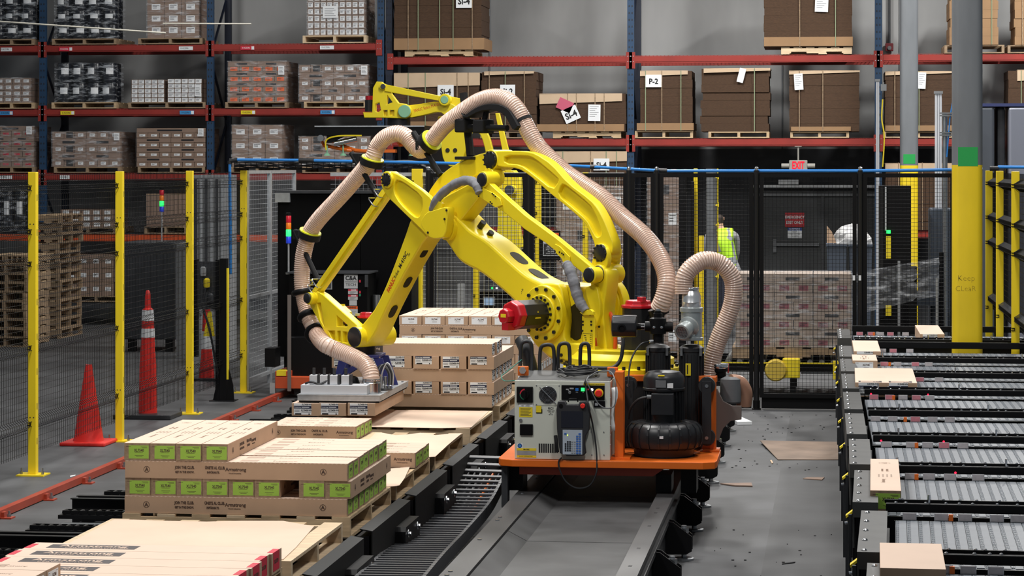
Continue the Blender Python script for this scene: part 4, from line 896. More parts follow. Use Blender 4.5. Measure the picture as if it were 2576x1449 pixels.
# farthest stack
G8 = 'cartons in the farthest stack'; YF8, H7 = 21.45, .0832
xl = P(1004, 800, YF8).x
for lay in range(7):
    nm = ['bottom', 'second', 'third', 'fourth', 'fifth', 'sixth', 'top'][lay]
    if lay % 2 == 0:
        for i in range(6): carton('xl', xl + .10 + .2065 * i, YF8 + .62 + jit(.004), ZP + .0015 + H7 * lay, -PI / 2, f'lengthwise white label carton, {ORD[i]} from the left, {nm} layer of the farthest stack', G8, drop=('side_print',))
    else:
        for i in range(6): carton('xl', xl + .62 + jit(), YF8 + .102 + .206 * i, ZP + .0015 + H7 * lay, 0, f'crosswise carton, {ORD[i]} from the front, {nm} layer of the farthest stack', G8, drop=() if i == 0 else ('side_print', 'top_print'))
# three cartons hanging under the gripper
YG = 17.72
for i, xx in enumerate((768, 836, 909)):
    c = P(xx, 1030, YG); zz = P(xx, 1046, YG).z; carton('wh7', c.x, YG + .62, zz, -PI / 2, f'white label carton held under the gripper, {("left", "middle", "right")[i]} of three', 'cartons held by the gripper', drop=('brand_band',))
ZG = P(836, 1046, YG).z + .092
# ================================================================= ROBOT TRACK, CABLE CHAIN, CARRIAGE WITH CABINET AND BLOWER
mat('track_steel', (.062, .062, .064), .5, .35, noise=.35, scale=4, stretch=(1, .35, 1)); mat('track_side', (.035, .037, .04), .5, .2, noise=.25); mat('trough', (.050, .051, .053), .6, .1, noise=.45, scale=3.5)
r = thing('robot_track', 'long grey steel floor track the robot carriage rides on', 'track', (-1.43, 17, 0))
Y0, Y1 = 10.0 - 17, 23.6 - 17
X = lambda x: x + 1.43
MB().box(X(-1.95), X(-1.81), Y0, Y1, .275, .30).build('left_rail', 'track_steel', r); MB().box(X(-1.05), X(-.94), Y0, Y1, .275, .30).build('right_rail', 'track_steel', r)
MB().box(X(-1.95), X(-1.93), Y0, Y1, .03, .2745).build('left_side_plate', 'track_side', r); MB().box(X(-.965), X(-.945), Y0, Y1, .03, .2745).box(X(-.945), X(-.925), Y0, Y1, .215, .245).build('right_side_plate', 'track_side', r)
seams = [10.0, 12.15, 14.13, 16.1, 18.1, 20.1, 22.0, 23.6]
for a, b in zip(seams, seams[1:]):
    a -= 17 - .006; b -= 17 + .006
    MB().box(X(-1.69), X(-1.08), a, b, .225, .235).build('trough_plate', 'trough', r)
    m = MB(); m.v = [(X(-1.80), a, .292), (X(-1.69), a, .235), (X(-1.69), b, .235), (X(-1.80), b, .292), (X(-1.81), a, .28), (X(-1.70), a, .222), (X(-1.70), b, .222), (X(-1.81), b, .28)]
    for q in ((0, 1, 2, 3), (7, 6, 5, 4), (0, 4, 5, 1), (3, 2, 6, 7), (0, 3, 7, 4), (1, 5, 6, 2)): m.face(q)
    m.build('trough_side', 'trough', r)
    for y in (a + .35, a + .47, b - .4): MB().cyl((X(-1.91), y, .30), (X(-1.91), y, .306), .013, 10).build('rail_bolt', 'bright_steel', r)
m = MB()
for y in (12.9, 13.5, 14.35, 14.9, 15.1): m.box(X(-1.01), X(-.99), y - 17, y - 17 + .012, .3002, .301).box(X(-1.01), X(-.99), y - 17 + .03, y - 17 + .042, .3002, .301)
stuff(m.build('scale_marks', 'ink', r))
MB().box(X(-1.72), X(-1.05), Y0 + .1, Y1 - .1, .02, .21).build('centre_beam', 'black', r)
for i, y in enumerate((11.45, 12.2, 12.65, 13.85, 15.04, 16.25, 17.39, 18.71, 20.0, 21.2, 22.4)):
    y -= 17
    f_ = MB().prism([(X(-.945), .04), (X(-.945), .24), (X(-.90), .235), (X(-.785), .15), (X(-.785), .06), (X(-.82), .04)], y - .055, y - .04).prism([(X(-.945), .04), (X(-.945), .24), (X(-.90), .235), (X(-.785), .15), (X(-.785), .06), (X(-.82), .04)], y + .04, y + .055).box(X(-.87), X(-.80), y - .04, y + .04, .06, .08).build('levelling_foot', 'black', r)
    MB().cyl((X(-.835), y, .012), (X(-.835), y, .21), .016, 10).build('jack_screw', 'steel', f_)
    MB().cyl((X(-.835), y, .085), (X(-.835), y, .13), .030, 6).cyl((X(-.835), y, .165), (X(-.835), y, .195), .029, 6).build('hex_nut', 'bright_steel', f_)
    MB().lathe([(.062, 0), (.062, .012), (.05, .016)], (X(-.835), y, .0005), n=18).build('floor_pad', 'steel', f_)
# cable chain
ctr = [(904, 1062, 1449, 12.3), (971, 1111, 1389, 13.5), (1039, 1166, 1331, 14.75), (1106, 1224, 1264, 15.85), (1140, 1255, 1210, 16.45), (1160, 1276, 1172, 16.75), (1170, 1287, 1143, 16.92)]
path = spline([(P(a, y, Y) + P(b, y, Y)) / 2 for a, b, y, Y in ctr], 10); first = path[0] + (path[0] - path[6]); path = [first + (path[0] - first) * t / 6 for t in range(6)] + path
pts = resample(path, .112); r = thing('cable_chain', 'black plastic cable drag chain snaking from the orange carriage along the track', 'cable chain', pts[0])
CW = .325
mat('chain_grey', (.060, .063, .070), .4)
bar_me = MB().box(-CW / 2, CW / 2, -.017, .017, -.006, .006).mesh('crossbar', 'chain_grey'); side_me = MB().prism([(-.062, -.055), (-.05, .0), (.05, .0), (.062, -.055), (.05, -.08), (-.05, -.08)], -.010, .010, 'yz').mesh('side_link', 'chain_grey')
side_me2 = side_me
for i, p in enumerate(pts):
    t = (pts[min(i + 1, len(pts) - 1)] - pts[max(i - 1, 0)]).normalized(); xx = Vector((1, .0, 0)); xx = (xx - t * xx.dot(t)).normalized(); zz = xx.cross(t)
    mm = Matrix((xx, t, zz)).transposed().to_4x4(); mm.translation = p - pts[0]
    b = link('crossbar', bar_me, r); b.matrix_local = mm
    for s_ in (-1, 1):
        q = link('side_link', side_me, b); q.location = (s_ * (CW / 2 + .006), 0, .004)
    if i % 2 == 0 and False: pass
for q in range(6):      # hoses lying in the chain
    tt = MB().tube([(p - pts[0]) + Vector((-.11 + .042 * q, 0, -.060)) for p in pts[::2]], .008, 6); tt.build('hose', ['rubber', 'rubber', 'mid_grey', 'rubber', 'orange', 'navy'][q], r)
MB().box(CW / 2 + .025, CW / 2 + .035, -.2, 4.9, -.2, -.14) if False else None
o = tag(MB().box(-2.06, -2.04, 10.2, 23, 0, .14).box(-2.55, -2.06, 10.2, 23, 0, .012).build('chain_guide', 'black'), 'low black floor tray with a raised edge under the cable chain', 'tray')
for k in range(16):
    pass
# ---------------------------------------------------------------- carriage
r = thing('robot_carriage', 'orange carriage plate with posts carrying cabinet and blower', 'carriage', (-1.35, 16.7, .52)); o3 = r.location
ZC = .52
pl = [(-.70, -1.00), (-.62, -1.04), (.60, -1.04), (.675, -1.00), (.685, -.93), (.685, -.30), (.52, -.20), (.52, 1.15), (-.72, 1.15), (-.72, -.93)]
MB().prism(pl, -.045, 0, 'xy').build('base_plate', 'orange', r, bevel=.004)
MB().prism([(-.58, -.045), (.36, -.045), (.28, -.10), (-.58, -.10)], -.98, .2).build('under_plate', 'red_orange', r)
for x, s_ in ((-.62, 1), (.34, 1), (.50, 1)):
    for y in (-.75, .7): MB().box(x - .05, x + .05, y - .12, y + .12, -.218, -.102 if x > -.5 and x < .4 else -.046).build('wheel_block', 'black', r)
for y in (-.95, -.88): MB().box(-.70, -.66, y, y + .03, -.32, -.046).build('sensor_bracket', 'dark_grey', r)
for x, y0, y1 in ((.06, -1.0, 0), (.565, -.62, -.5)): pass
MB().box(.03, .085, -.93, -.80, .0005, .56).build('tall_post', 'orange', r, bevel=.003); MB().box(-.02, .13, -.95, -.78, .0005, .014).build('post_foot', 'orange', r)
MB().box(.615, .655, -.42, -.30, .0005, .49).build('right_post', 'orange', r, bevel=.003); MB().box(.57, .68, -.46, -.28, .0005, .012).build('post_foot', 'orange', r)
MB().prism([(.615, .012), (.56, .012), (.615, .16)], -.40, -.36).build('gusset', 'orange', r)
MB().box(.06, .66, -.34, -.28, .45, .49).build('cross_bar', 'orange', r, bevel=.003)
MB().box(-.04, -.02, -.34, -.3, .0005, .45).build('inner_post', 'orange', r)
for x in (.085, .60):
    for z in ((.44, .10) if x > .3 else (.44,)):
        MB().cyl((x, -.50, z), (x, -.44, z), .055, 20).build('rubber_damper', 'track_side', r, True)
        MB().cyl((x, -.53, z), (x, -.50, z), .012, 8).build('damper_bolt', 'steel', r)
    MB().box(x - .03, x + .03, -.525, -.505, .06, .47).build('damper_strap', 'rubber', r)
mat('robot_riser', (.012, .012, .013), .5)
MB().box(-.52, .42, -.30, .92, .0005, .46).build('riser', 'robot_riser', r, bevel=.01)
# bracket and elbow on the right
mat('bracket_grey', (.20, .17, .155), .5, .3)
ang = [(.66, .40), (.70, .32), (.76, .29), (.82, .29), (.82, .20), (.75, .19), (.70, .14), (.67, .06), (.64, .06), (.64, .40)]
m = plate_mesh('side_bracket', ang, [], -.30, -.27, .003, 'bracket_grey'); link('side_bracket', m, r)
MB().lathe([(.062, .30), (.07, .31), (.07, .40), (.068, .46), (.04, .475)], (.745, -.20, 0), n=22).build('elbow_pipe', 'mid_grey', r, True)
mat('copper_hose', (.50, .27, .18), .35)
MB().tube(spline([(.745, -.20, .44), (.80, -.17, .43), (.835, -.14, .37), (.83, -.12, .28)]), .052, 14).build('hose_elbow', 'copper_hose', r, True)
MB().lathe([(.04, .46), (.046, .47), (.046, .50), (.058, .505), (.058, .55)], (.665, -.12, 0), n=18).build('hose_socket', 'black', r, True)
MB().lathe([(.060, .525), (.062, .53), (.062, .55), (.060, .555)], (.665, -.12, 0), n=18).build('hose_clamp', 'bright_steel', r, True)
MB().box(.72, .728, -.10, -.04, .49, .55).build('red_knob', 'red_plastic', r, bevel=.003)
# ---------------------------------------------------------------- controller cabinet
mat('cab_grey', (.64, .665, .59), .45, noise=.04); mat('cab_lid', (.085, .088, .09), .6, noise=.25, scale=6)
cz = ZC + .0015; XC0, XC1, YC = -1.957, -1.345, 15.70
r = thing('control_cabinet', 'pale grey robot controller cabinet with fan, knob and black switch panel', 'cabinet', ((XC0 + XC1) / 2, YC, cz)); W = XC1 - XC0; K = W / 1415
cu = lambda u: (u - 80) * K - W / 2
cv = lambda v: (1365 - v) * K
HC = 1165 * K
MB().box(-W / 2, W / 2, .012, .46, 0, HC - .005).build('case', 'cab_grey', r, bevel=.004)
MB().box(-W / 2 - .001, W / 2 + .001, 0, .0115, .0, HC).build('front_panel', 'cab_grey', r, bevel=.003)
MB().prism([(0.014, HC - .0045), (.50, HC + .025), (.50, HC - .0045)], -W / 2 + .005, W / 2 - .005, 'yz').build('top_cover', 'cab_lid', r)
def cbx(name, u0, u1, v0, v1, d, mt, bev=0.0, par=None, y0=-.0006): return MB().box(cu(u0), cu(u1), y0 - d, y0, cv(v1), cv(v0)).build(name, mt, par or r, bevel=bev)
s_ = cbx('switch_plate', 112, 352, 292, 528, .014, 'black', .003)
arc = MB()
for k in range(14):
    a0, a1 = math.radians(100 + 11 * k), math.radians(100 + 11 * (k + 1)); arc.mi = 0 if k < 7 else 1
    arc.quad(*[(cu(245) + R_ * math.cos(a), -.0152, cv(405) + R_ * math.sin(a)) for a, R_ in ((a0, .030), (a1, .030), (a1, .038), (a0, .038))])
arc.build('dial_arc', ['label_red', 'lamp_green_dim' if 'lamp_green_dim' in MATS else mat('lamp_green_dim', (.02, .22, .12), .5)], s_)
MB().cyl((cu(235), -.014, cv(405)), (cu(235), -.028, cv(405)), .026, 20).box(cu(235) - .007, cu(235) + .007, -.042, -.028, cv(405) - .026, cv(405) + .026).build('rotary_knob', 'black', s_)
# fan
fc = Vector((cu(575), 0, cv(415))); fan = cbx('fan_plate', 390, 750, 252, 570, .003, 'cab_grey', .001)
MB().cyl((fc.x, -.0038, fc.z), (fc.x, -.0045, fc.z), .058, 32).build('fan_opening', 'ink', fan)
gm = MB()
for R_ in (.012, .020, .028, .036, .044, .052, .057):
    ring = [(fc.x + R_ * math.cos(2 * PI * k / 28), -.008, fc.z + R_ * math.sin(2 * PI * k / 28)) for k in range(29)]; gm.tube(ring, .0009, 4, caps=False)
stuff(gm.build('finger_guard', 'bright_steel', fan))
a = .075
MB().cyl((fc.x - .052, -.012, fc.z + .052), (fc.x + .055, -.012, fc.z - .055), .0035, 8).build('guard_rod', 'bright_steel', fan)
for k in range(4): MB().cyl((cu((405, 742, 405, 742)[k]), -.0036, cv((275, 275, 556, 556)[k])), (cu((405, 742, 405, 742)[k]), -.006, cv((275, 275, 556, 556)[k])), .004, 8).build('screw', 'steel', fan)
# operator panel
op = cbx('operator_panel', 777, 1418, 263, 480, .006, 'black', .002)
def btn(name, u, v, rad, d, mt, par=op): return MB().lathe([(rad, 0), (rad, d * .8), (rad * .85, d)], (cu(u), -.0066, cv(v)), (0, -1, 0), 18).build(name, mt, par, True)
mat('led_white', (1, .95, 1), .3, emit=5); mat('button_blue', (.02, .16, .55), .4); mat('button_red', (.85, .03, .02), .35)
btn('emergency_collar', 1335, 372, .0285, .006, 'sticker_yellow'); MB().lathe([(.014, .006), (.014, .02), (.023, .024), (.023, .034), (.018, .038)], (cu(1335), -.0066, cv(372)), (0, -1, 0), 20).build('emergency_button', 'button_red', op, True)
MB().box(cu(986), cu(1032), -.012, -.0066, cv(345), cv(303)).build('reset_button', 'button_blue', op); MB().box(cu(1070), cu(1122), -.012, -.0066, cv(348), cv(300)).build('start_button', 'lamp_green', op)
btn('fault_lamp', 1173, 322, .006, .004, 'label_red'); btn('power_lamp', 1230, 325, .009, .004, 'led_white'); btn('key_switch', 902, 370, .010, .012, 'steel')
m = MB()
for u0, u1, v0, v1 in ((845, 885, 315, 332), (900, 960, 300, 322), (875, 890, 340, 350), (1090, 1110, 358, 368), (990, 1025, 358, 368)): m.box(cu(u0), cu(u1), -.0074, -.0066, cv(v1), cv(v0))
m.build('panel_marks', 'aluminium', op)
y_ = cbx('warning_strip', 1105, 1418, 232, 262, .0012, 'sticker_yellow'); text('lettering', 'SERVICE DISCONNECT BEFORE OPENING', .0072, (cu(1262), -.0022, cv(247)), y_)
q = cbx('usb_cover', 1258, 1425, 492, 585, .008, 'black', .002); MB().box(cu(1275), cu(1320), -.0095, -.0088, cv(560), cv(520)).build('socket_mark', 'aluminium', q)
q = cbx('paper_label', 142, 350, 545, 590, .001, 'white_paper'); text('lettering', '00.0   500.5 V', .010, (cu(245), -.002, cv(577)), q)
q = cbx('yellow_label', 145, 345, 598, 745, .0012, 'sticker_yellow')
m = MB()
for k in range(7): m.box(cu(165), cu(325 - 18 * (k % 3)), -.0023, -.0018, cv(622 + 17 * k), cv(616 + 17 * k))
m.build('printed_lines', 'band_dark', q)
q = cbx('lock_plate', 398, 490, 620, 683, .004, 'black', .001); cbx('yellow_tag', 400, 478, 575, 670, .002, 'sticker_yellow', par=q, y0=-.0050); 
text('lettering', 'RC1', .020, (cu(620), -.0012, cv(612)), r, bold=.0006)
for k, t in enumerate(('MODEL: R-30iB', 'INPUT 3PH', '480 V', 'SER. NO.')): text('lettering', t, .0072, (cu(620), -.0012, cv(645 + 19 * k)), r)
MB().cyl((cu(170), -.0006, cv(790)), (cu(170), -.009, cv(790)), .0105, 16).build('lock', 'steel', r)
cbx('port_cover', 158, 352, 846, 1012, .012, 'black', .004)
m = MB()
for k in range(9): m.box(cu(438 + 33 * k), cu(460 + 33 * k), -.0014, -.0004, cv(1268), cv(1134))
m.build('vent_slots', 'ink', r)
q = cbx('emblem_label', 112, 200, 1138, 1205, .0012, 'white_paper'); MB().cyl((cu(155), -.002, cv(1170)), (cu(155), -.0024, cv(1170)), .0145, 20).build('round_emblem', 'notice_blue', q); MB().cyl((cu(155), -.0025, cv(1170)), (cu(155), -.0028, cv(1170)), .009, 16).build('emblem_core', 'label_blue', q)
q = cbx('rating_strip', 112, 400, 1205, 1240, .0012, 'sticker_yellow'); text('lettering', 'M-410iC', .011, (cu(255), -.0022, cv(1224)), q, bold=.0004)
cbx('rating_plate', 115, 398, 1245, 1310, .0012, 'aluminium'); q = cbx('rating_strip', 112, 400, 1312, 1342, .0012, 'sticker_yellow'); text('lettering', 'FANUC CORPORATION', .008, (cu(245), -.0022, cv(1327)), q)
for u, v in ((1222, 950), (1405, 950), (1228, 1288), (1408, 1288)): MB().cyl((cu(u), -.0006, cv(v)), (cu(u), -.004, cv(v)), .004, 8).build('screw', 'steel', r)
for k in range(6): MB().cyl((W / 2, .006 + .0, .1 + .06 * k), (W / 2 + .004, .006, .1 + .06 * k), .003, 6).build('side_screw', 'steel', r)
for x in (-W / 2 + .03, W / 2 - .0): 
    e = MB().box(x - .035, x + .035, .19, .22, HC + .012, HC + .075).build('lifting_lug', 'orange', r, bevel=.006)
    MB().cyl((x, .185, HC + .05), (x, .165, HC + .05), .024, 6).build('lug_bolt', 'bright_steel', e)
# teach pendant
r2 = thing('teach_pendant', 'charcoal teach pendant with blue and grey keypad hanging on the cabinet', 'pendant', (r.location.x, YC - .0195, cz))
out = [(735, 500), (765, 484), (845, 488), (872, 535), (1042, 535), (1062, 490), (1150, 484), (1196, 520), (1216, 620), (1206, 900), (1150, 1000), (1140, 1120), (1156, 1250), (1120, 1284), (870, 1296), (838, 1270), (770, 1255), (735, 1000), (725, 900), (717, 620)]
link('housing', plate_mesh('housing', [(cu(u), cv(v)) for u, v in out], [], -.052, -.002, .006, mat('pendant_grey', (.022, .023, .027), .55)), r2)
def pbx(name, u0, u1, v0, v1, d, mt, par=r2, y0=-.0525, bev=0.0): return MB().box(cu(u0), cu(u1), y0 - d, y0, cv(v1), cv(v0)).build(name, mt, par, bevel=bev)
pbx('screen', 790, 1112, 632, 872, .002, mat('screen_dark', (.016, .018, .028), .2)); kp = pbx('keypad', 812, 1102, 905, 1268, .002, mat('keypad_pale', (.44, .50, .58), .5))
MB().lathe([(.016, 0), (.016, .012), (.013, .018)], (cu(1110), -.0525, cv(552)), (0, -1, 0), 18).build('stop_button', 'button_red', r2, True); MB().lathe([(.013, 0), (.013, .004)], (cu(785), -.0525, cv(555)), (0, -1, 0), 16).build('key_switch', 'black', r2, True)
mat('key_blue', (.055, .16, .50), .5); mat('key_black', (.02, .022, .03), .5)
m = MB(); m2 = MB(); m3 = MB()
for k in range(8):
    for j in range(2): m.box(cu(1012 + 38 * j), cu(1042 + 38 * j), -.0575, -.0546, cv(1012 + 35 * k), cv(990 + 35 * k))
for k in range(5):
    for j in range(3):
        if k or j: m2.box(cu(843 + 33 * j), cu(866 + 33 * j), -.0575, -.0546, cv(1092 + 32 * k), cv(1070 + 32 * k))
for k in range(6): m3.box(cu(940), cu(965), -.0572, -.0546, cv(1090 + 32 * k), cv(1072 + 32 * k)).box(cu(978), cu(1002), -.0572, -.0546, cv(1090 + 32 * k), cv(1072 + 32 * k))
m.box(cu(836), cu(868), -.0575, -.0546, cv(976), cv(952)).box(cu(1048), cu(1080), -.0575, -.0546, cv(976), cv(952))
stuff(m.build('blue_keys', 'key_blue', kp)); stuff(m2.build('black_keys', 'key_black', kp)); stuff(m3.build('grey_keys', 'aluminium', kp))
MB().cyl((cu(884), -.0546, cv(985)), (cu(884), -.057, cv(985)), .003, 8).build('status_led', mat('led_lime', (.6, 1, .05), .3, emit=3), kp)
MB().tube(spline([(cu(700), -.03, cv(1000)), (cu(715), -.045, cv(1100)), (cu(730), -.045, cv(1240))]), .012, 8).build('hand_strap', 'black_matte', r2)
MB().tube(spline([(cu(890), -.02, cv(500)), (cu(900), -.03, cv(460)), (cu(1010), -.03, cv(455)), (cu(1030), -.02, cv(500))]), .004, 6).build('hanger', 'black', r2)
# cables on and before the cabinet
def cable(label, pts, rad, mt='rubber', per=8, n=7):
    q = spline(pts, per); o = thing('cable', label, 'cable', q[0]); MB().tube([p - q[0] for p in q], rad, n).build('jacket', mt, o, True); return o
cb = lambda u, v, dy=-.04: Vector((r.location.x + cu(u), YC + dy, cz + cv(v)))
cable('black pendant cable looping down in front of the cabinet and under the plate', [cb(1150, 170, .06), cb(1130, 200, -.03), cb(1150, 300, -.03), cb(1200, 560, -.085), cb(1240, 800, -.03), cb(1290, 1100, -.03), cb(1310, 1365, -.035), cb(1300, 1560, -.05), cb(1200, 1730, -.05), cb(1020, 1770, -.05), cb(860, 1680, -.05), cb(770, 1520, -.05), cb(745, 1390, -.045), cb(790, 1325, -.05)], .0055)
cable('thin grey cable looping over the right corner of the cabinet to the usb socket', [cb(1150, 165, .07), cb(1300, 75, .10), cb(1480, 70, .08), cb(1575, 180, -.02), cb(1590, 400, -.03), cb(1560, 560, -.04), cb(1440, 585, -.05), cb(1330, 520, -.04), cb(1240, 360, -.035), cb(1160, 200, -.03), cb(1180, 130, .03)], .0040, 'mid_grey')
top = lambda u, d, h=0: Vector((r.location.x + cu(u), YC + d, cz + HC + .012 + d * .06 + h))
rn = random.Random(3)
for k, lb in enumerate(('coil of black cable lying on the cabinet lid, widest loop', 'coil of black cable lying on the cabinet lid, middle loop', 'coil of black cable lying on the cabinet lid, smallest loop')):
    loops = []
    R0 = (310, 220, 150)[k]
    for t in range(20 + 4 * k):
        an = 2 * PI * t / 9.0 + k; rr = R0 * rn.uniform(.8, 1.12)
        loops.append(top(960 + rr * math.cos(an) + 20 * k, .26 + .13 * (R0 / 310) * math.sin(an), .006 + .0035 * (t % 6) + .010 * k))
    cable(lb, loops, .0062)
for k, (u, hgt, wd) in enumerate(((110, .16, 90), (430, .14, 110), (690, .15, 90), (1010, .15, 70))):
    cable(('far left', 'left', 'middle', 'right')[k] + ' black cable arching up behind the cabinet lid', [top(u - wd, .49 + .012 * k, -.03), top(u - wd, .51, hgt * .5), top(u - wd * .7, .51, hgt), top(u + wd * .7, .51, hgt + .004), top(u + wd, .51, hgt * .5), top(u + wd, .49, -.03)], .0125, n=10)
cable('black hose bending up at the right rear of the cabinet', [top(1120, .44, .012), top(1430, .44, .012), top(1560, .46, .06), top(1600, .47, .15), top(1605, .48, .20)], .0125, n=10)
MB_ = None
c0 = P(1330, 940, 16.35); c1 = P(1322, 868, 16.35)
cable('thick black corrugated hose rising behind the left end of the cabinet', [P(1338, 985, 16.3), P(1336, 930, 16.3), P(1322, 880, 16.3), P(1312, 855, 16.35)], .046, n=16)
cable('thin green ground wire hanging left of the cabinet', [P(1312, 905, 16.1), P(1275, 935, 16.0), P(1261, 947, 15.95), P(1270, 958, 15.85), P(1297, 957, 15.78)], .003, mat('wire_green', (.03, .22, .17), .5))
o = thing('document_pouch', 'curled white document sleeve hanging right of the cabinet', 'paper', (XC1 + .004, YC + .05, cz + .18))
mm = MB()
for k in range(9): 
    z = .28 - .035 * k; x0, x1 = .002 + .004 * math.sin(k * .7), .042 - .022 * k / 8 + .01 * math.sin(k); mm.v += [(x0, -.03 + .01 * math.sin(k * .9), z), (x1, -.075 + .012 * math.cos(k * .8), z + .01)]
for k in range(8): mm.face((2 * k, 2 * k + 1, 2 * k + 3, 2 * k + 2))
so = mm.build('sleeve', 'white_paper', o, True); sm = so.modifiers.new('thickness', 'SOLIDIFY'); sm.thickness = .002
# ---------------------------------------------------------------- side channel blower
mat('blower', (.016, .017, .020), .38, noise=.2, scale=8)
bx, by = -1.02, 16.02
r = thing('blower', 'black vacuum blower with ribbed ring housing and domed motor on the orange plate', 'blower', (bx, by, ZC + .0005))
prof = [(.15, .0), (.19, .0), (.20, .05), (.235, .065), (.25, .10), (.252, .15), (.24, .19), (.215, .215), (.17, .225), (.12, .22)]
MB().lathe(prof, n=44).build('ring_housing', 'blower', r, True)
for k in range(22):
    an = 2 * PI * k / 22 + .07; m = MB(); pr = [(R_ + .007, h) for R_, h in prof[2:9]]
    e1 = Vector((math.cos(an), math.sin(an), 0)); e2 = Vector((-math.sin(an), math.cos(an), 0)) * .006
    for (R0, h0), (R1, h1) in zip(pr, pr[1:]):
        p0, p1 = e1 * R0 + Vector((0, 0, h0)), e1 * R1 + Vector((0, 0, h1)); i0, i1 = e1 * (R0 - .02) + Vector((0, 0, h0)), e1 * (R1 - .02) + Vector((0, 0, h1)); b = len(m.v)
        m.v += [tuple(q) for q in (p0 - e2, p0 + e2, p1 + e2, p1 - e2, i0 - e2, i0 + e2, i1 + e2, i1 - e2)]
        for q in ((0, 1, 2, 3), (0, 4, 5, 1), (3, 2, 6, 7), (0, 3, 7, 4), (1, 5, 6, 2)): m.face([b + t for t in q])
    m.build('rib', 'blower', r)
MB().lathe([(.20, 0), (.20, .004)], (0, 0, -.0002), n=30).build('foot_plate', 'black', r)
MB().lathe([(.115, .22), (.115, .42), (.134, .425), (.136, .43)], n=36).build('motor_body', 'blower', r, True)
for k in range(30):
    an = 2 * PI * k / 30; c, s = math.cos(an), math.sin(an)
    if s < -.85: continue
    MB().bar((.124 * c, .124 * s, .235), (.124 * c, .124 * s, .42), .004, .022, up=(c, s, 0)).build('fin', 'blower', r)
MB().lathe([(.136, .425), (.138, .43), (.138, .44), (.134, .445), (.134, .505), (.128, .52), (.105, .545), (.06, .552), (0, .553)], n=40).build('fan_cowl', 'blower', r, True)
MB().box(-.072, .072, -.158, -.10, .275, .415).build('terminal_box', 'blower', r, bevel=.005)
MB().cyl((-.072, -.13, .39), (-.10, -.13, .39), .014, 10).build('cable_gland', 'mid_grey', r)
MB().tube(spline([(-.10, -.13, .39), (-.16, -.12, .37), (-.21, -.10, .31), (-.225, -.05, .24)]), .008, 8).build('motor_cable', 'rubber', r, True)
for nm, x0, x1, z0, z1, mt in (('rating_plate', -.045, .022, .452, .498, 'mid_grey'), ('warning_label', .030, .068, .450, .478, 'white_paper'), ('arrow_label', -.03, .012, .524, .532, 'sticker_yellow')):
    yy = -.133 if nm != 'arrow_label' else -.125
    MB().box(x0, x1, yy - .004 - (.004 if abs(x0) < .05 else 0), yy + .01, z0, z1).build(nm, mt, r)
MB().box(-.012, .012, -.2585, -.25, .135, .150).build('white_tag', 'white_paper', r)
# filter columns
mat('gunmetal', (.019, .020, .022), .45)
for x, lb, zb in ((-1.085, 'left black ribbed silencer column behind the blower', .56), (-.862, 'right black ribbed silencer column with a yellow label behind the blower', .60)):
    r = thing('silencer', lb, 'filter', (x, 16.42, ZC + .0005)); h = P(1650, 868, 16.35).z - ZC
    MB().lathe([(.072, .0), (.072, .02), (.076, .03), (.076, h - .05), (.082, h - .045), (.082, h - .02), (.06, h - .005), (.045, h)], n=28).build('body', 'gunmetal', r, True)
    for k in range(20):
        an = 2 * PI * k / 20; c, s = math.cos(an), math.sin(an); MB().bar((.078 * c, .078 * s, .06), (.078 * c, .078 * s, h - .06), .005, .012, up=(c, s, 0)).build('fin', 'gunmetal', r)
    for k in range(4):
        an = PI / 4 + PI / 2 * k; MB().box(.09 * math.cos(an) - .008, .09 * math.cos(an) + .008, .09 * math.sin(an) - .008, .09 * math.sin(an) + .008, h - .07, h - .02).build('clip', 'mid_grey', r)
    if x > -.9: q = MB().box(-.035, .0, -.0865, -.07, h - .20, h - .12).build('yellow_label', 'sticker_yellow', r); MB().box(-.026, -.018, -.0875, -.0866, h - .19, h - .13).build('arrow', 'ink', q)
# silver filter tee with grille and chrome dome
zt = P(1720, 860, 16.42).z
r = thing('intake_valve', 'silver cast relief valve with a mesh mouth and chrome dome above the blower', 'valve', (-.862, 16.42, zt + .012)); k_ = S(16.4, -.9)
mat('cast_silver', (.46, .50, .50), .38, .55, noise=.12, scale=10)
MB().lathe([(.07, 0), (.078, .002), (.078, .018), (.070, .022), (.070, .185), (.078, .19), (.078, .215), (.066, .222), (.05, .225)], n=30).build('valve_body', 'cast_silver', r, True)
MB().lathe([(.064, .224), (.064, .25), (.066, .253), (.064, .256), (.064, .29), (.055, .315), (.045, .33), (.043, .345)], n=30).build('chrome_dome', mat('chrome_soft', (.78, .80, .82), .30, .75), r, True)
ax = Vector((-.38, -.80, -.30)).normalized(); c0 = Vector((-.005, -.045, .10))
MB().lathe([(.062, .0), (.070, .012), (.070, .028), (.05, .04), (.048, .075), (.056, .08), (.056, .125), (.050, .128), (.044, .128), (.043, .100)], c0, ax, n=28).build('mouth', 'cast_silver', r, True)
g = MB(); e1 = ax.cross(Vector((0, 0, 1))).normalized(); e2 = ax.cross(e1); cc = c0 + ax * .122
for q in range(-5, 6):
    hw = math.sqrt(max(0, .042 ** 2 - (q * .008) ** 2))
    g.cyl(cc + e1 * q * .008 - e2 * hw, cc + e1 * q * .008 + e2 * hw, .0012, 5).cyl(cc + e2 * q * .008 - e1 * hw, cc + e2 * q * .008 + e1 * hw, .0012, 5)
stuff(g.build('grille', 'bright_steel', r)); MB().lathe([(.043, 0), (.043, .001)], c0 + ax * .1005, ax, n=24).build('mouth_dark', 'ink', r)
MB().lathe([(.05, .332), (.0515, .335), (.0515, .348), (.05, .35)], n=24).build('hose_clamp', 'bright_steel', r, True)
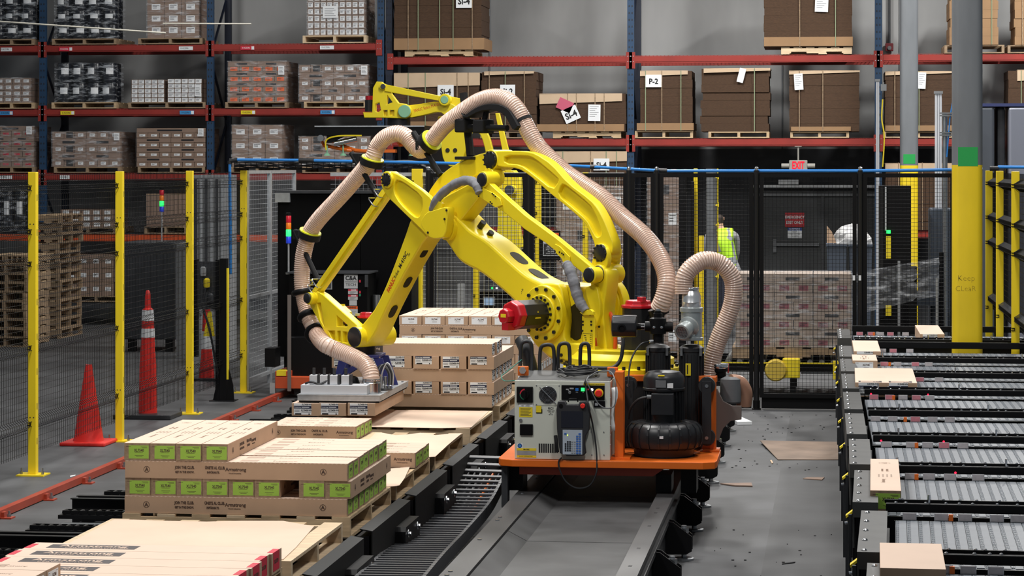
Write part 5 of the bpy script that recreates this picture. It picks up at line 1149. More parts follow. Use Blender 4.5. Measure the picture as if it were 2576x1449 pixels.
# black junction box with cross fitting
c = P(1572, 820, 16.3); r = thing('pilot_valve', 'black rounded valve box with cross fitting left of the silver valve', 'valve', c)
MB().cyl((-.085, 0, 0), (.08, 0, 0), .078, 8, ph=PI / 8).build('valve_box', 'blower', r, True, bevel=.010)
MB().lathe([(.028, 0), (.028, .01), (.018, .011), (.016, .002)], (-.015, -.072, -.01), (0, -1, 0), 18).build('port', 'black', r, True)
dx = P(1655, 825, 16.3).x - c.x; dz = P(1655, 822, 16.3).z - c.z
MB().cyl((.08, 0, dz), (.13, 0, dz), .022, 14).build('coupling', 'black', r, True); MB().cyl((.108, 0, dz), (.135, 0, dz), .024, 6).build('union_nut', 'bright_steel', r); MB().cyl((.135, 0, dz), (dx + .10, 0, dz), .034, 16).build('cross_pipe', 'black', r, True)
MB().lathe([(.035, -.10), (.035, -.05), (.055, -.045), (.058, .0), (.055, .055), (.03, .065), (.03, .09), (.022, .092), (.022, .105)], (dx, 0, dz), n=20).build('cross_body', 'black', r, True)
for q in (-.022, .028): MB().lathe([(.0095, 0), (.0095, .004), (.006, .007)], (dx + q, -.056, dz), (0, -1, 0), 10).build('cap_screw', 'bright_steel', r, True)
MB().cyl((dx, 0, dz + .104), (dx, 0, dz + .118), .018, 6).build('plug', 'steel', r)
MB().cyl((dx - .03, -.02, dz - .09), (dx - .055, -.03, dz - .097), .009, 8).build('push_fitting', 'bright_steel', r)
c1 = Vector((c.x + dx - .055, 16.27, c.z + dz - .097))
cable('thin black air tube curving from the cross fitting down past the left silencer', [c1, P(1610, 868, 16.2), P(1588, 905, 16.15), P(1581, 960, 16.1), P(1588, 1000, 16.1)], .006)
# ================================================================= PALLETISING ROBOT
RB = Vector((-1.36, 16.80, 0)); PHI = math.radians(38); CP, SP = math.cos(PHI), math.sin(PHI)
def A(x, y, yl=0.0):
    """photo point -> (x, z) on the robot's own plane y = yl (its frame is turned by -PHI about the base axis)"""
    u = (x - CX) / F; D = Vector((-ST + CT * u, CT + ST * u, -(y - YH) / F)); n = Vector((SP, CP, 0))
    o = Vector((0, 0, EYE)); t = (yl + n.dot(RB) - n.dot(o)) / n.dot(D); p = o + D * t - RB
    return (p.x * CP - p.y * SP, p.z)
def A3(x, y, yl=0.0): a = A(x, y, yl); return Vector((a[0], yl, a[1]))
rob = thing('palletising_robot', 'big yellow four axis palletising robot arm bending down to the left', 'robot', (RB.x, RB.y, 0), rz=-PHI)
YL = 'robot_yellow'; mat('pocket_shade', (.030, .024, .006), .6, spec=.2)  # dark tone that paints the shade inside holes and pockets
def cast(name, px, y0, y1, holes=(), bev=.008, par=None, sm=1, mt=YL, smh=1):
    o_ = [A(*p, y0) for p in px]; o_ = smooth_poly(o_, sm) if sm else o_; hs = [smooth_poly([A(*p, y0) for p in h], smh) if smh else [A(*p, y0) for p in h] for h in holes]
    return link(name, plate_mesh(name, o_, hs, y0, y1, bev, mt), par or rob)
def boss(name, x, y, rad, y0, y1, mt=YL, n=32, par=None, rim=.004):      # round boss along the robot's y axis; centre traced on its front face
    a = A3(x, y, y0); L = y1 - y0
    return MB().lathe([(rad - rim, 0), (rad, rim), (rad, L - rim), (rad - rim, L)], a, (0, 1, 0), n).build(name, mt, par or rob, True)
def pin_cap(x, y, rad, y0, par=None, bolts=8, d=.02):
    a = A3(x, y, y0); c = MB().lathe([(rad * .80, 0), (rad * .95, .004), (rad, .008), (rad, d)], a, (0, 1, 0), 28).build('pin_cap', 'robot_black', par or rob, True)
    for k in range(bolts):
        t = 2 * PI * k / bolts; MB().cyl((a.x + rad * .93 * math.cos(t), y0 - .004, a.z + rad * .93 * math.sin(t)), (a.x + rad * .93 * math.cos(t), y0 + .008, a.z + rad * .93 * math.sin(t)), .007, 6).build('cap_bolt', 'robot_black', c)
    return c
def bolt(x, y, y0, rad=.008, h=.008, par=None, mt='robot_black'):
    a = A3(x, y, y0); return MB().cyl((a.x, y0 - h, a.z), (a.x, y0, a.z), rad, 6).build('bolt', mt, par or rob)
# --- base
zb = .985
MB().lathe([(.40, zb), (.40, zb + .05), (.385, zb + .055), (.36, zb + .06), (.36, zb + .11), (.33, zb + .125), (.30, zb + .15), (.30, zb + .17)], n=40).build('base_ring', YL, rob, True)
m = MB()
for k in range(24):
    t = 2 * PI * k / 24; m.cyl((.385 * math.cos(t), .385 * math.sin(t), zb + .055), (.385 * math.cos(t), .385 * math.sin(t), zb + .075), .012, 6)
stuff(m.build('base_bolts', 'robot_black', rob))
# --- turning body: rear plate, front plate with window, strut
bodyb = cast('body_casting', [(1352, 716), (1372, 712), (1442, 718), (1462, 722), (1470, 740), (1466, 790), (1466, 850), (1480, 905), (1470, 926), (1440, 928), (1385, 905), (1345, 866), (1322, 820), (1322, 760)], -.13, .17, bev=.014)
bf = cast('front_housing', [(1352, 716), (1380, 712), (1410, 716), (1418, 760), (1424, 800), (1418, 845), (1424, 862), (1475, 866), (1494, 880), (1490, 908), (1470, 912), (1412, 906), (1375, 895), (1340, 862), (1322, 820), (1322, 760)], -.20, -.13, bev=.012)
boss('drive_flange', 1363, 789, .195, -.245, -.20); boss('flange_ring', 1360, 789, .132, -.262, -.245)
for k in range(12):
    t = 2 * PI * k / 12 + .26; a = A3(1363, 789, -.245); MB().cyl((a.x + .172 * math.cos(t), -.258, a.z + .172 * math.sin(t)), (a.x + .172 * math.cos(t), -.245, a.z + .172 * math.sin(t)), .0135, 6).build('flange_bolt', 'robot_black', rob)
a = A3(1357, 789, -.262)
for k in range(18):
    t = 2 * PI * k / 18; MB().cyl((a.x + .112 * math.cos(t), -.272, a.z + .112 * math.sin(t)), (a.x + .112 * math.cos(t), -.262, a.z + .112 * math.sin(t)), .010, 6).build('ring_bolt', 'robot_black', rob)
# motor on the flange
mo = MB().lathe([(.100, 0), (.100, .02), (.100, .21), (.096, .215)], (a.x, -.262, a.z), (0, -1, 0), 8).build('axis_motor', 'robot_black', rob, bevel=.01)
mc = MB().lathe([(.102, .216), (.102, .27), (.090, .285)], (a.x, -.262, a.z), (0, -1, 0), 8).build('motor_cover', 'red_plastic', rob, bevel=.006)
MB().lathe([(.055, .285), (.055, .335), (.045, .345)], (a.x - .01, -.262, a.z - .005), (0, -1, 0), 8).build('connector_cap', 'red_plastic', mc, bevel=.004); MB().cbox((a.x + .0, -.565, a.z - .075), .06, .07, .05).build('plug', 'red_plastic', mc, bevel=.004)
MB().box(a.x - .03, a.x + .02, -.609, -.606, a.z - .012, a.z + .012).build('yellow_label', 'sticker_yellow', mc)
for k in range(1):      # warning triangle on the motor's upper right facet
    c = Vector((a.x + .0925, -.37, a.z + .0)); t_ = MB(); t_.v = [tuple(c + Vector((.001, -.03, -.025))), tuple(c + Vector((.001, .03, -.025))), tuple(c + Vector((.001, 0, .03)))]; t_.face((0, 1, 2)); t_.build('warning_triangle', 'sticker_yellow', mo)
# strut and pins to the right
boss('pin_boss', 1505, 690, .066, -.104, .10); st = cast('strut', [(1482, 690), (1500, 671), (1524, 676), (1529, 700), (1517, 784), (1520, 830), (1533, 925), (1506, 926), (1500, 830), (1494, 790)], -.10, .02, bev=.010); boss('seal_ring', 1503, 690, .060, -.108, -.0995, mt='robot_black'); cast('strut_rib', [(1466, 726), (1500, 712), (1512, 780), (1500, 830), (1466, 800)], -.128, -.06, bev=.006); cast('strut_foot', [(1470, 880), (1506, 868), (1522, 926), (1466, 926)], -.128, .12, bev=.008); cast('opening_shade_plate', [(1430, 776), (1448, 762), (1462, 768), (1464, 800), (1462, 850), (1448, 858), (1431, 845)], -.136, -.1295, bev=.002, mt='pocket_shade')  # last piece is a dark plate painting the shade of the body opening
bolt(1508, 822, -.10)
tag_ = cast('data_plate', [(1464, 786), (1492, 786), (1496, 805), (1496, 905), (1489, 911), (1464, 911)], -.215, -.209, sm=0, bev=.002)
for x, y in ((1466, 791), (1485, 791), (1467, 809), (1488, 809), (1467, 817), (1488, 817), (1466, 832), (1489, 832)): bolt(x, y, -.215, .0075, .006, tag_)
b0, b1 = A3(1466, 838, -.216), A3(1490, 873, -.216)
m = MB()
for z0, z1 in ((b0.z, b0.z - .0015), (b1.z, b1.z + .0015)): m.box(b0.x, b1.x, -.2165, -.2155, min(z0, z1), max(z0, z1))
for x0 in (b0.x, b1.x - .0015): m.box(x0, x0 + .0015, -.2165, -.2155, b1.z, b0.z)
for k in range(6): m.box(b1.x - .022, b1.x - .008, -.2165, -.2155, b0.z - .012 - .014 * k, b0.z - .009 - .014 * k)
for k in range(5): m.box(b0.x + .01 + .006 * (k % 3), b0.x + .03 + .004 * k, -.2165, -.2155, b0.z - .018 - .015 * k, b0.z - .013 - .015 * k)
stuff(m.build('printed_diagram', 'ink', tag_))
text('lettering', '- + J1', .018, A3(1452, 900, -.2012), rob, bold=.0006)
text('lettering', '- + J2', .018, A3(1313, 733, -.1705), rob, bold=.0006, roll=1.15)
bolt(1413, 893, -.20, .012, .01); bolt(1413, 908, -.20, .012, .01)
# rear gear disc and J1 motor
boss('gear_housing', 1520, 765, .185, .171, .24); boss('gear_rim', 1517, 765, .15, .155, .171)
MB().lathe([(.105, 1.02), (.108, 1.03), (.108, 1.43), (.11, 1.435)], A3(1605, 900, .02).xy.to_3d(), n=10).build('axis_motor', 'robot_black', rob, bevel=.006)
q = A3(1605, 900, .02)
jc = MB().lathe([(.116, 1.436), (.116, 1.455), (.09, 1.46), (.085, 1.485), (.07, 1.49)], (q.x, q.y, 0), n=10).build('motor_cover', 'red_plastic', rob, bevel=.004); MB().cbox((q.x + .06, q.y - .03, 1.497), .05, .04, .035).build('plug', 'red_plastic', jc, bevel=.004)
t_ = MB(); s_ = MB(); cdir = Vector((.45, -.9, 0)).normalized(); e_ = Vector((-cdir.y, cdir.x, 0)); c = Vector((q.x, q.y, 1.345)) + cdir * .1045
t_.v = [tuple(c - e_ * .032 - Vector((0, 0, .025))), tuple(c + e_ * .032 - Vector((0, 0, .025))), tuple(c + Vector((0, 0, .032)))]; t_.face((0, 1, 2)); t_.build('warning_triangle', 'sticker_yellow', rob)
MB().tube(spline([A3(1545, 905, -.05), A3(1548, 850, -.05), A3(1540, 800, -.05), A3(1530, 780, 0)]), .014, 8).build('orange_cable', mat('cable_orange', (.75, .10, .015), .45), rob, True)
MB().tube(spline([A3(1497, 905, -.1), A3(1500, 880, -.1), A3(1497, 850, -.1)]), .010, 8).build('orange_cable', 'cable_orange', rob, True)
# --- lower arm
la = cast('lower_arm', [(1086, 575), (1090, 545), (1118, 528), (1146, 540), (1160, 556), (1180, 579), (1219, 602), (1248, 627), (1275, 653), (1322, 694), (1362, 713), (1400, 735), (1416, 775), (1405, 830), (1362, 850), (1325, 815), (1302, 775), (1294, 757), (1214, 688), (1170, 667), (1150, 652), (1118, 602)], -.13, .12, bev=.022, sm=2)
def slot(px, yf0, yf1, par, mt='ink', name='hole_shade_plate'):
    """dark plate for the shade in a pocket opening on an arm's upper side, given by four traced corners lying between depths yf0 and yf1"""
    pass
def slot_shade_plate(par, p0, p1, y0, y1, wid, nrm, mt='pocket_shade'):
    """rounded dark plate painted as the shade inside a slot on a side face running from p0 to p1 (x, z), spanning y0..y1"""
    p0, p1 = Vector((p0[0], 0, p0[1])), Vector((p1[0], 0, p1[1])); t = (p1 - p0); L = t.length; t.normalize(); n_ = Vector((-t.z, 0, t.x)) if (Vector((-t.z, 0, t.x)).dot(Vector((nrm[0], 0, nrm[1]))) > 0) else Vector((t.z, 0, -t.x))
    m = MB(); c = (p0 + p1) / 2; yc = (y0 + y1) / 2; hy = (y1 - y0) / 2; pts = []
    for k in range(20):
        an = 2 * PI * k / 20; ca, sa = math.cos(an), math.sin(an); ex = abs(ca) ** .6 * (1 if ca > 0 else -1); ey = abs(sa) ** .8 * (1 if sa > 0 else -1)
        pts.append(c + t * (L / 2 * ex) + Vector((0, yc + hy * ey, 0)))
    b = len(m.v); m.v += [tuple(p + n_ * .0035) for p in pts] + [tuple(p - n_ * .004) for p in pts]; m.face(range(20))
    for k in range(20): m.face((k, (k + 1) % 20, 20 + (k + 1) % 20, 20 + k))
    return m.build('hole_shade_plate', mt, par)
for (x0, y0, x1, y1) in ((1278, 657, 1313, 687), (1321, 694, 1358, 713)): pass
slot_shade_plate(la, A(1256, 636, -.13), A(1290, 667, -.13), -.05, .05, .08, (1, 1)); slot_shade_plate(la, A(1302, 678, -.13), A(1343, 706, -.13), -.05, .05, .08, (1, 1))
for x, y in ((1212, 565), (1232, 590)):
    p = A3(x, y, -.01); MB().cyl(p + Vector((-.02, 0, -.02)), p + Vector((.018, 0, .018)), .023, 14).build('rubber_stop', 'robot_black', la, True)
# --- forearm: long front beam and rear lever
fa = cast('forearm', [(1034, 546), (1060, 520), (1100, 520), (1110, 560), (1090, 585), (1071, 597), (1024, 676), (1001, 719), (975, 769), (958, 806), (944, 838), (925, 866), (902, 874), (885, 860), (896, 832), (922, 803), (945, 773), (975, 708), (1016, 600)], -.11, .055, bev=.014, sm=1)
nrm = (1, .5)
for (xa, ya, xb, yb) in ((1052, 627, 1040, 648), (1013, 698, 998, 724), (976, 770, 961, 800)):
    slot_shade_plate(fa, A(xa, ya, -.11), A(xb, yb, -.11), -.06, .0, .05, nrm)
rl = cast('forearm_lever', [(1096, 508), (1130, 488), (1180, 462), (1205, 448), (1224, 452), (1222, 470), (1204, 498), (1136, 582), (1112, 592), (1094, 560)], -.125, .02, bev=.010)
p0, p1 = A3(976, 734, -.1106), A3(1024, 634, -.1106); roll = math.atan2(p1.z - p0.z, p1.x - p0.x); L = (p1 - p0).length
def along(t): return p0 + (p1 - p0) * t
text('lettering', 'FANUC', .046, along(.17), fa, mats=mat('robot_red', (.62, .03, .01), .5), roll=roll, bold=.0012, sx=.82)
text('lettering', 'Robot', .040, along(.45), fa, roll=roll, sx=.7); text('lettering', 'M-410iC', .047, along(.80), fa, roll=roll, bold=.0010, sx=.86); text('lettering', '185', .020, A3(1029, 641, -.1106), fa, roll=roll)
# --- triangle link: lever to the left with raised rim, cover, arch to the upper right
tr_out = [(960, 436), (978, 430), (1006, 441), (1076, 489), (1098, 520), (1124, 540), (1122, 592), (1096, 602), (1076, 596), (1060, 578), (1004, 524), (976, 497), (958, 470)]
cast('triangle_link', tr_out, -.165, -.125, [[(994, 452), (1012, 456), (1060, 492), (1064, 520), (1054, 548), (1040, 545), (1006, 512), (990, 484)]], bev=.006)
cast('link_web', [(975, 445), (1010, 450), (1075, 497), (1090, 560), (1060, 572), (1010, 520), (975, 485)], -.142, -.118, bev=.003)
boss('link_eye', 972, 452, .062, -.185, -.09); pin_cap(970, 452, .048, -.192, bolts=10)
cv = cast('elbow_cover', [(1055, 560), (1072, 534), (1088, 530), (1124, 519), (1128, 528), (1121, 596), (1096, 601), (1076, 596)], -.235, -.168, bev=.006)
for x, y in ((1124, 529), (1119, 551), (1077, 585)): bolt(x, y, -.235, .009, .006, cv)
MB().cyl(A3(1122, 575, -.165), A3(1122, 575, -.165) + Vector((0, .32, 0)), .085, 28).build('elbow_pivot', YL, rob, True)
cast('link_bar', [(1074, 486), (1104, 443), (1135, 418), (1172, 399), (1214, 384), (1245, 380), (1256, 400), (1248, 424), (1215, 434), (1170, 456), (1130, 492), (1110, 560), (1085, 560), (1066, 520)], .03, .15, bev=.012, sm=2)
boss('link_eye', 1234, 402, .073, -.035, .16); pin_cap(1230, 402, .062, -.055, bolts=10)
# --- upper levelling rod (arched beam with two pockets)
arch = [(1238, 383), (1257, 379), (1322, 380), (1347, 386), (1388, 413), (1428, 460), (1486, 503), (1503, 524), (1519, 553), (1530, 580), (1543, 614), (1540, 640), (1515, 650), (1500, 640), (1496, 615), (1485, 587), (1470, 559), (1436, 528), (1388, 490), (1363, 468), (1332, 441), (1303, 423), (1258, 420), (1240, 412)]
ph1 = [(1268, 391), (1322, 391), (1343, 397), (1403, 447), (1405, 456), (1390, 478), (1340, 437), (1308, 414), (1268, 411)]; ph2 = [(1412, 462), (1424, 466), (1481, 512), (1496, 534), (1514, 583), (1510, 594), (1500, 598), (1490, 580), (1476, 553), (1440, 522), (1402, 490)]
cast('levelling_beam', arch, -.03, .055, [ph1, ph2], bev=.007, sm=1); cast('beam_web', arch, .004, .022, bev=.004, sm=1)
boss('beam_eye', 1511, 637, .066, -.055, .085); pin_cap(1507, 637, .060, -.085, bolts=10)
cast('yoke', [(1486, 672), (1493, 640), (1506, 618), (1524, 622), (1530, 645), (1528, 668), (1510, 700), (1482, 705)], -.075, -.035, bev=.006); cast('yoke', [(1500, 690), (1522, 650), (1532, 618), (1548, 615), (1557, 632), (1548, 672), (1526, 698)], .085, .125, bev=.006)
cast('yoke_web', [(1500, 680), (1520, 668), (1530, 690), (1505, 715), (1485, 710)], -.035, .085, bev=.004)
# --- J3 drive rod
cast('drive_rod', [(1206, 452), (1216, 448), (1251, 480), (1320, 541), (1399, 599), (1484, 669), (1494, 690), (1482, 704), (1469, 690), (1372, 611), (1320, 577), (1272, 538), (1248, 520), (1203, 480)], -.175, -.12, bev=.006, sm=0)
boss('rod_eye', 1213, 452, .058, -.19, -.06); pin_cap(1210, 452, .050, -.20, bolts=0); boss('rod_eye', 1484, 692, .054, -.19, -.108); pin_cap(1479, 692, .052, -.20, bolts=0)
boss('lever_eye', 1228, 446, .066, -.055, .05)
for pts, bl in (([(1201, 492), (1206, 468), (1240, 486), (1258, 500), (1262, 516), (1246, 522)], ((1213, 473), (1205, 494), (1239, 487), (1243, 490), (1247, 494), (1234, 508), (1238, 512))), ([(1396, 614), (1408, 620), (1432, 646), (1434, 668), (1420, 668), (1412, 650), (1398, 636)], ((1408, 634), (1414, 637), (1418, 640), (1405, 655), (1410, 659)))):
    o = cast('cable_bracket', pts, -.19, -.178, bev=.002, sm=0)
    for x, y in bl: bolt(x, y, -.19, .006, .005, o)
# grey cable sleeves
mat('sleeve_grey', (.20, .205, .225), .75, noise=.2, scale=14, bump=.9)
def sleeve(pts, r0, r1):
    q = spline(pts, 8); n = len(q); m = MB(); m.tube(q, [(r0 + (r1 - r0) * k / n) * (1 + .05 * math.sin(k * .8) + .035 * math.sin(k * 2.3 + 1)) * (1 - .25 * abs(2 * k / n - 1) ** 4) for k in range(n)], 14); return m.build('cable_sleeve', 'sleeve_grey', rob, True)
sleeve([A3(1087, 530, -.20), A3(1094, 510, -.21), A3(1112, 487, -.20), A3(1140, 466, -.19), A3(1165, 455, -.18), A3(1186, 456, -.18), A3(1200, 468, -.19), A3(1206, 486, -.20)], .032, .036)
sleeve([A3(1424, 664, -.21), A3(1433, 678, -.22), A3(1442, 705, -.23), A3(1450, 735, -.23), A3(1460, 762, -.23), A3(1474, 783, -.225)], .042, .036)
cast('sleeve_bracket', [(1458, 786), (1484, 778), (1491, 784), (1492, 792), (1466, 792)], -.24, -.215, bev=.002, sm=0); cast('sleeve_bracket', [(1078, 520), (1100, 505), (1112, 512), (1108, 527), (1082, 533)], -.22, -.19, bev=.003, sm=0)
# --- thin levelling rod down to the wrist
rod = cast('wrist_rod', [(960, 477), (974, 474), (977, 492), (803, 737), (790, 752), (776, 748), (781, 737)], -.085, -.04, bev=.003, sm=0)
cast('rod_rib', [(966, 478), (971, 482), (795, 735), (789, 731)], -.097, -.085, bev=.002, sm=0)
# --- wrist
boss('wrist_eye', 776, 751, .047, -.155, -.02); pin_cap(770, 750, .041, -.168, bolts=0)
wr = [(784, 742), (798, 733), (812, 741), (896, 816), (908, 832), (908, 866), (898, 874), (880, 872), (833, 863), (822, 846), (778, 766)]
cast('wrist_frame', wr, -.10, -.03, [[(846, 793), (874, 818), (872, 822), (847, 821)], [(796, 762), (806, 762), (812, 800), (816, 824), (806, 806)], [(825, 832), (842, 832), (842, 857), (836, 856)], [(848, 833), (856, 833), (856, 859), (848, 858)], [(862, 834), (874, 835), (874, 863), (862, 861)]], bev=.006, sm=0, smh=0)
cast('frame_web', [(826, 826), (890, 830), (890, 868), (836, 860)], -.065, -.045, bev=.003, sm=0)
cast('frame_web', [(812, 766), (845, 766), (845, 826), (820, 826)], -.075, .02, bev=.005, sm=0); cast('frame_gusset', [(845, 766), (866, 786), (866, 796), (845, 780)], -.06, .02, bev=.003, sm=0)
cast('wrist_base', [(833, 846), (905, 846), (912, 866), (900, 873), (836, 862)], -.03, .20, bev=.006, sm=0)
boss('wrist_boss', 893, 848, .078, -.165, .19); pin_cap(889, 848, .076, -.178, bolts=0)
wc = A3(916, 850, .03)
MB().lathe([(.09, -.10), (.09, -.035), (.115, -.03), (.115, 0)], (wc.x, wc.y, wc.z - .02), n=30).build('tool_flange', 'robot_black', rob, True)
MB().lathe([(.058, .0), (.058, .09), (.062, .095)], (wc.x, wc.y + .02, wc.z + .055), n=8).build('axis_motor', 'robot_black', rob, bevel=.004)
k_ = MB().lathe([(.068, .0), (.068, .015), (.052, .02), (.046, .04), (.038, .044)], (wc.x, wc.y + .02, wc.z + .151), n=8).build('motor_cover', 'red_plastic', rob, bevel=.003); MB().cbox((wc.x - .05, wc.y - .01, wc.z + .175), .05, .03, .02).build('plug', 'aluminium', k_)
MB().tube(spline([(wc.x - .07, wc.y - .01, wc.z + .175), (wc.x - .10, wc.y - .02, wc.z + .14), (wc.x - .09, wc.y - .03, wc.z + .06), (wc.x - .13, wc.y - .04, wc.z + .03)]), .006, 6).build('motor_cable', 'rubber', rob)
MB().tube(spline([A3(845, 820, .0), A3(860, 812, .0), A3(876, 820, .0), A3(885, 828, .0)]), .011, 8).build('cable_loom', 'rubber', rob); MB().tube(spline([A3(868, 812, -.05), A3(880, 812, -.05), A3(892, 822, -.05)]), .006, 8).build('orange_cable', 'cable_orange', rob)
# --- hose brackets on the arm
def clampset(rx, ry, yl, tilt, bx, by, r0, r1, par=None):
    """yellow-lipped black split ring round the hose, block, and square rod"""
    c = A3(rx, ry, yl); ax = Vector(tilt).normalized(); k = S(17.6, -3)
    MB().lathe([(.066, -.012), (.086, -.012), (.088, -.004), (.086, .003), (.066, .003)], c, ax, 26).build('ring_lip', mat('lip_lime', (.62, .66, .02), .45), rob, True)
    MB().lathe([(.067, .004), (.090, .004), (.090, .055), (.067, .055)], c - ax * .06, ax, 26).build('split_ring', 'black_matte', rob, True)
    b = A3(bx, by, yl); MB().bar(c - ax * .035, b, .06, .05).build('clamp_arm', 'black_matte', rob, bevel=.004); MB().cbox(b, .075, .075, .075).build('clamp_block', 'black_matte', rob, bevel=.006)
    MB().cyl(r0, r1, .021, 12).build('support_tube', 'black_matte', rob, True)
clampset(781, 582, -.03, (.38, 0, .92), 752, 590, A3(741, 580, -.05), A3(800, 704, -.05)); clampset(938, 398, -.03, (.35, 0, .92), 903, 398, A3(884, 385, -.05), A3(950, 492, -.05)); clampset(1087, 352, .03, (.85, 0, .55), 1062, 365, A3(1040, 333, .03), A3(1108, 440, .03))
for x, y in ((805, 712), (794, 727), (961, 486), (948, 508)):
    c = A3(x, y, -.07); d = (A3(960, 480, -.07) - A3(790, 740, -.07)).normalized(); e = Vector((-d.z, 0, d.x))
    MB().tube([c - e * .045 + Vector((0, .05, 0)), c - e * .045 + Vector((0, -.05, 0)), c - e * .03 + Vector((0, -.06, 0)), c + e * .03 + Vector((0, -.06, 0)), c + e * .045 + Vector((0, -.05, 0)), c + e * .045 + Vector((0, .05, 0))], .005, 6).build('u_bolt', 'bright_steel', rob, True)
MB().cyl(A3(1166, 234, .06), A3(1184, 392, .06), .030, 8).build('mast', 'black_matte', rob); p = A3(1187, 397, .06); MB().box(p.x - .10, p.x + .07, -.02, .14, p.z - .014, p.z + .010).build('mast_foot', 'black_matte', rob, bevel=.004)
MB().cyl(A3(1160, 320, .02), A3(1276, 322, .02), .022, 12).build('cross_tube', 'black_matte', rob, True)
for x, y in ((1170, 316), (1216, 318)): MB().cbox(A3(x, y, .03), .11, .12, .10).build('tube_clamp', 'black_matte', rob, bevel=.012)
cast('hose_saddle', [(1157, 282), (1166, 292), (1182, 280), (1205, 266), (1232, 260), (1258, 263), (1278, 274), (1292, 296), (1300, 312), (1303, 318), (1291, 330), (1278, 305), (1266, 286), (1240, 276), (1206, 279), (1168, 300)], -.04, .10, bev=.004, sm=1, mt='black_matte')
MB().cyl(A3(1216, 312, .03), A3(1226, 272, .03), .02, 10).build('saddle_post', 'black_matte', rob)
# ================================================================= VACUUM HOSES
mat('hose_pink', (.80, .62, .52), .35, coat=.3); mat('hose_rib', (.60, .38, .28), .28, .2, coat=.5); mat('hose_groove', (.60, .42, .34), .4)
def hose(label, pts, rad, pitch=.0165, n=18, per=14, group=None):
    q = resample(spline(pts, per), pitch / 2); o = thing('vacuum_hose', label, 'hose', q[0]); m = MB(); prev = None; up = None
    for i, p in enumerate(q):
        t = (q[min(i + 1, len(q) - 1)] - q[max(i - 1, 0)]).normalized()
        if up is None: up = Vector((0, 1, 0))
        side = t.cross(up).normalized(); up = side.cross(t).normalized(); b = m.ring(p - q[0], t, rad if i % 2 == 0 else rad * .93, n, up=up)
        if prev is not None:
            m.mi = 0; m.bridge(prev, b, n)
        prev = b
    m.build('corrugated_wall', 'hose_pink', o, True); w_ = MB()
    for i in range(0, len(q), 2):      # copper coloured wire of the spiral
        t = (q[min(i + 1, len(q) - 1)] - q[max(i - 1, 0)]).normalized(); a = w_.ring(q[i] - q[0] - t * .0022, t, rad + .0012, n, up=Vector((0, 1, 0))); b = w_.ring(q[i] - q[0] + t * .0022, t, rad + .0012, n, up=Vector((0, 1, 0))); w_.bridge(a, b, n)
    stuff(w_.build('spiral_wire', 'hose_rib', o, True)); return o, q
W = lambda x, y, yl=0.0: rob.matrix_world_ @ A3(x, y, yl) if False else Vector((RB.x, RB.y, 0)) + Matrix.Rotation(-PHI, 3, 'Z') @ A3(x, y, yl)
ho, hq = hose('long ribbed pinkish vacuum hose running from the gripper over the robot arm', [P(934, 968, 17.92), P(934, 950, 17.92), P(928, 930, 17.95), P(912, 911, 18.0), P(880, 894, 18.05), P(845, 880, 18.1), P(815, 864, 18.15), W(797, 842, -.06), W(785, 815, -.05), W(776, 795, -.05), W(766, 755, -.03), W(760, 715, -.03), W(761, 660, -.03), W(769, 615, -.03), W(781, 582, -.03), W(805, 548, -.03), W(850, 500, -.03), W(895, 450, -.03), W(920, 420, -.03), W(938, 396, -.03),
    W(950, 368, -.01), W(970, 346, .0), W(998, 336, .02), W(1022, 344, .04), W(1038, 362, .05), W(1056, 378, .06), W(1074, 370, .05), W(1087, 352, .03), W(1118, 316, .02), W(1152, 290, .02), W(1180, 270, .03), W(1205, 255, .03), W(1232, 246, .03), W(1260, 246, .03), W(1284, 258, .03), W(1303, 279, .04), W(1316, 303, .05), W(1333, 336, .06), W(1356, 372, .08), W(1388, 404, .10), W(1425, 437, .12), W(1468, 466, .12), W(1512, 496, .12), W(1565, 546, .12), W(1618, 592, .10), W(1654, 638, .08), W(1674, 682, .05), W(1677, 718, .02), W(1668, 755, .0), W(1657, 778, .0)], .0635)
oo = ho.location
def ringat(x, y, yl, r0, par, nm='clamp_ring'):      # black rubber ring round the hose
    c = W(x, y, yl); i = min(range(len(hq)), key=lambda k: (hq[k] - c).length); t = (hq[min(i + 2, len(hq) - 1)] - hq[max(i - 2, 0)]).normalized()
    MB().lathe([(.066, -.022), (.082, -.020), (.090, -.008), (.090, .008), (.082, .020), (.066, .022)], hq[i] - oo, t, 24).build(nm, 'black', par, True)
for x, y in ((762, 733), (776, 797), (795, 840)): ringat(x, y, -.04, .09, ho)
c = W(1316, 303, .05); i = min(range(len(hq)), key=lambda k: (hq[k] - c).length); t = (hq[i + 2] - hq[i - 2]).normalized()
MB().lathe([(.0655, -.012), (.068, -.012), (.068, .012), (.0655, .012)], hq[i] - oo, t, 24).build('band_clamp', 'black_matte', ho, True)
MB().lathe([(.05, -.02), (.068, -.02), (.068, .03), (.05, .03)], W(1656, 782, 0) - oo, (.3, .1, -1), 20).build('end_collar', 'black', ho, True); MB().tube(spline([W(1654, 785, 0) - oo, W(1652, 800, .02) - oo, W(1640, 812, .03) - oo]), .05, 14).build('elbow', 'black', ho, True)
hose('short ribbed pinkish hose arching from the silver valve down to the elbow on the right', [P(1720, 738, 16.42), P(1720, 720, 16.42), P(1723, 696, 16.42), P(1738, 674, 16.43), P(1766, 656, 16.46), P(1797, 657, 16.5), P(1823, 672, 16.52), P(1842, 700, 16.54), P(1846, 732, 16.55), P(1840, 772, 16.56), P(1823, 816, 16.57), P(1806, 858, 16.58), P(1793, 900, 16.58), P(1787, 930, 16.58), P(1786, 943, 16.58)], .0605)
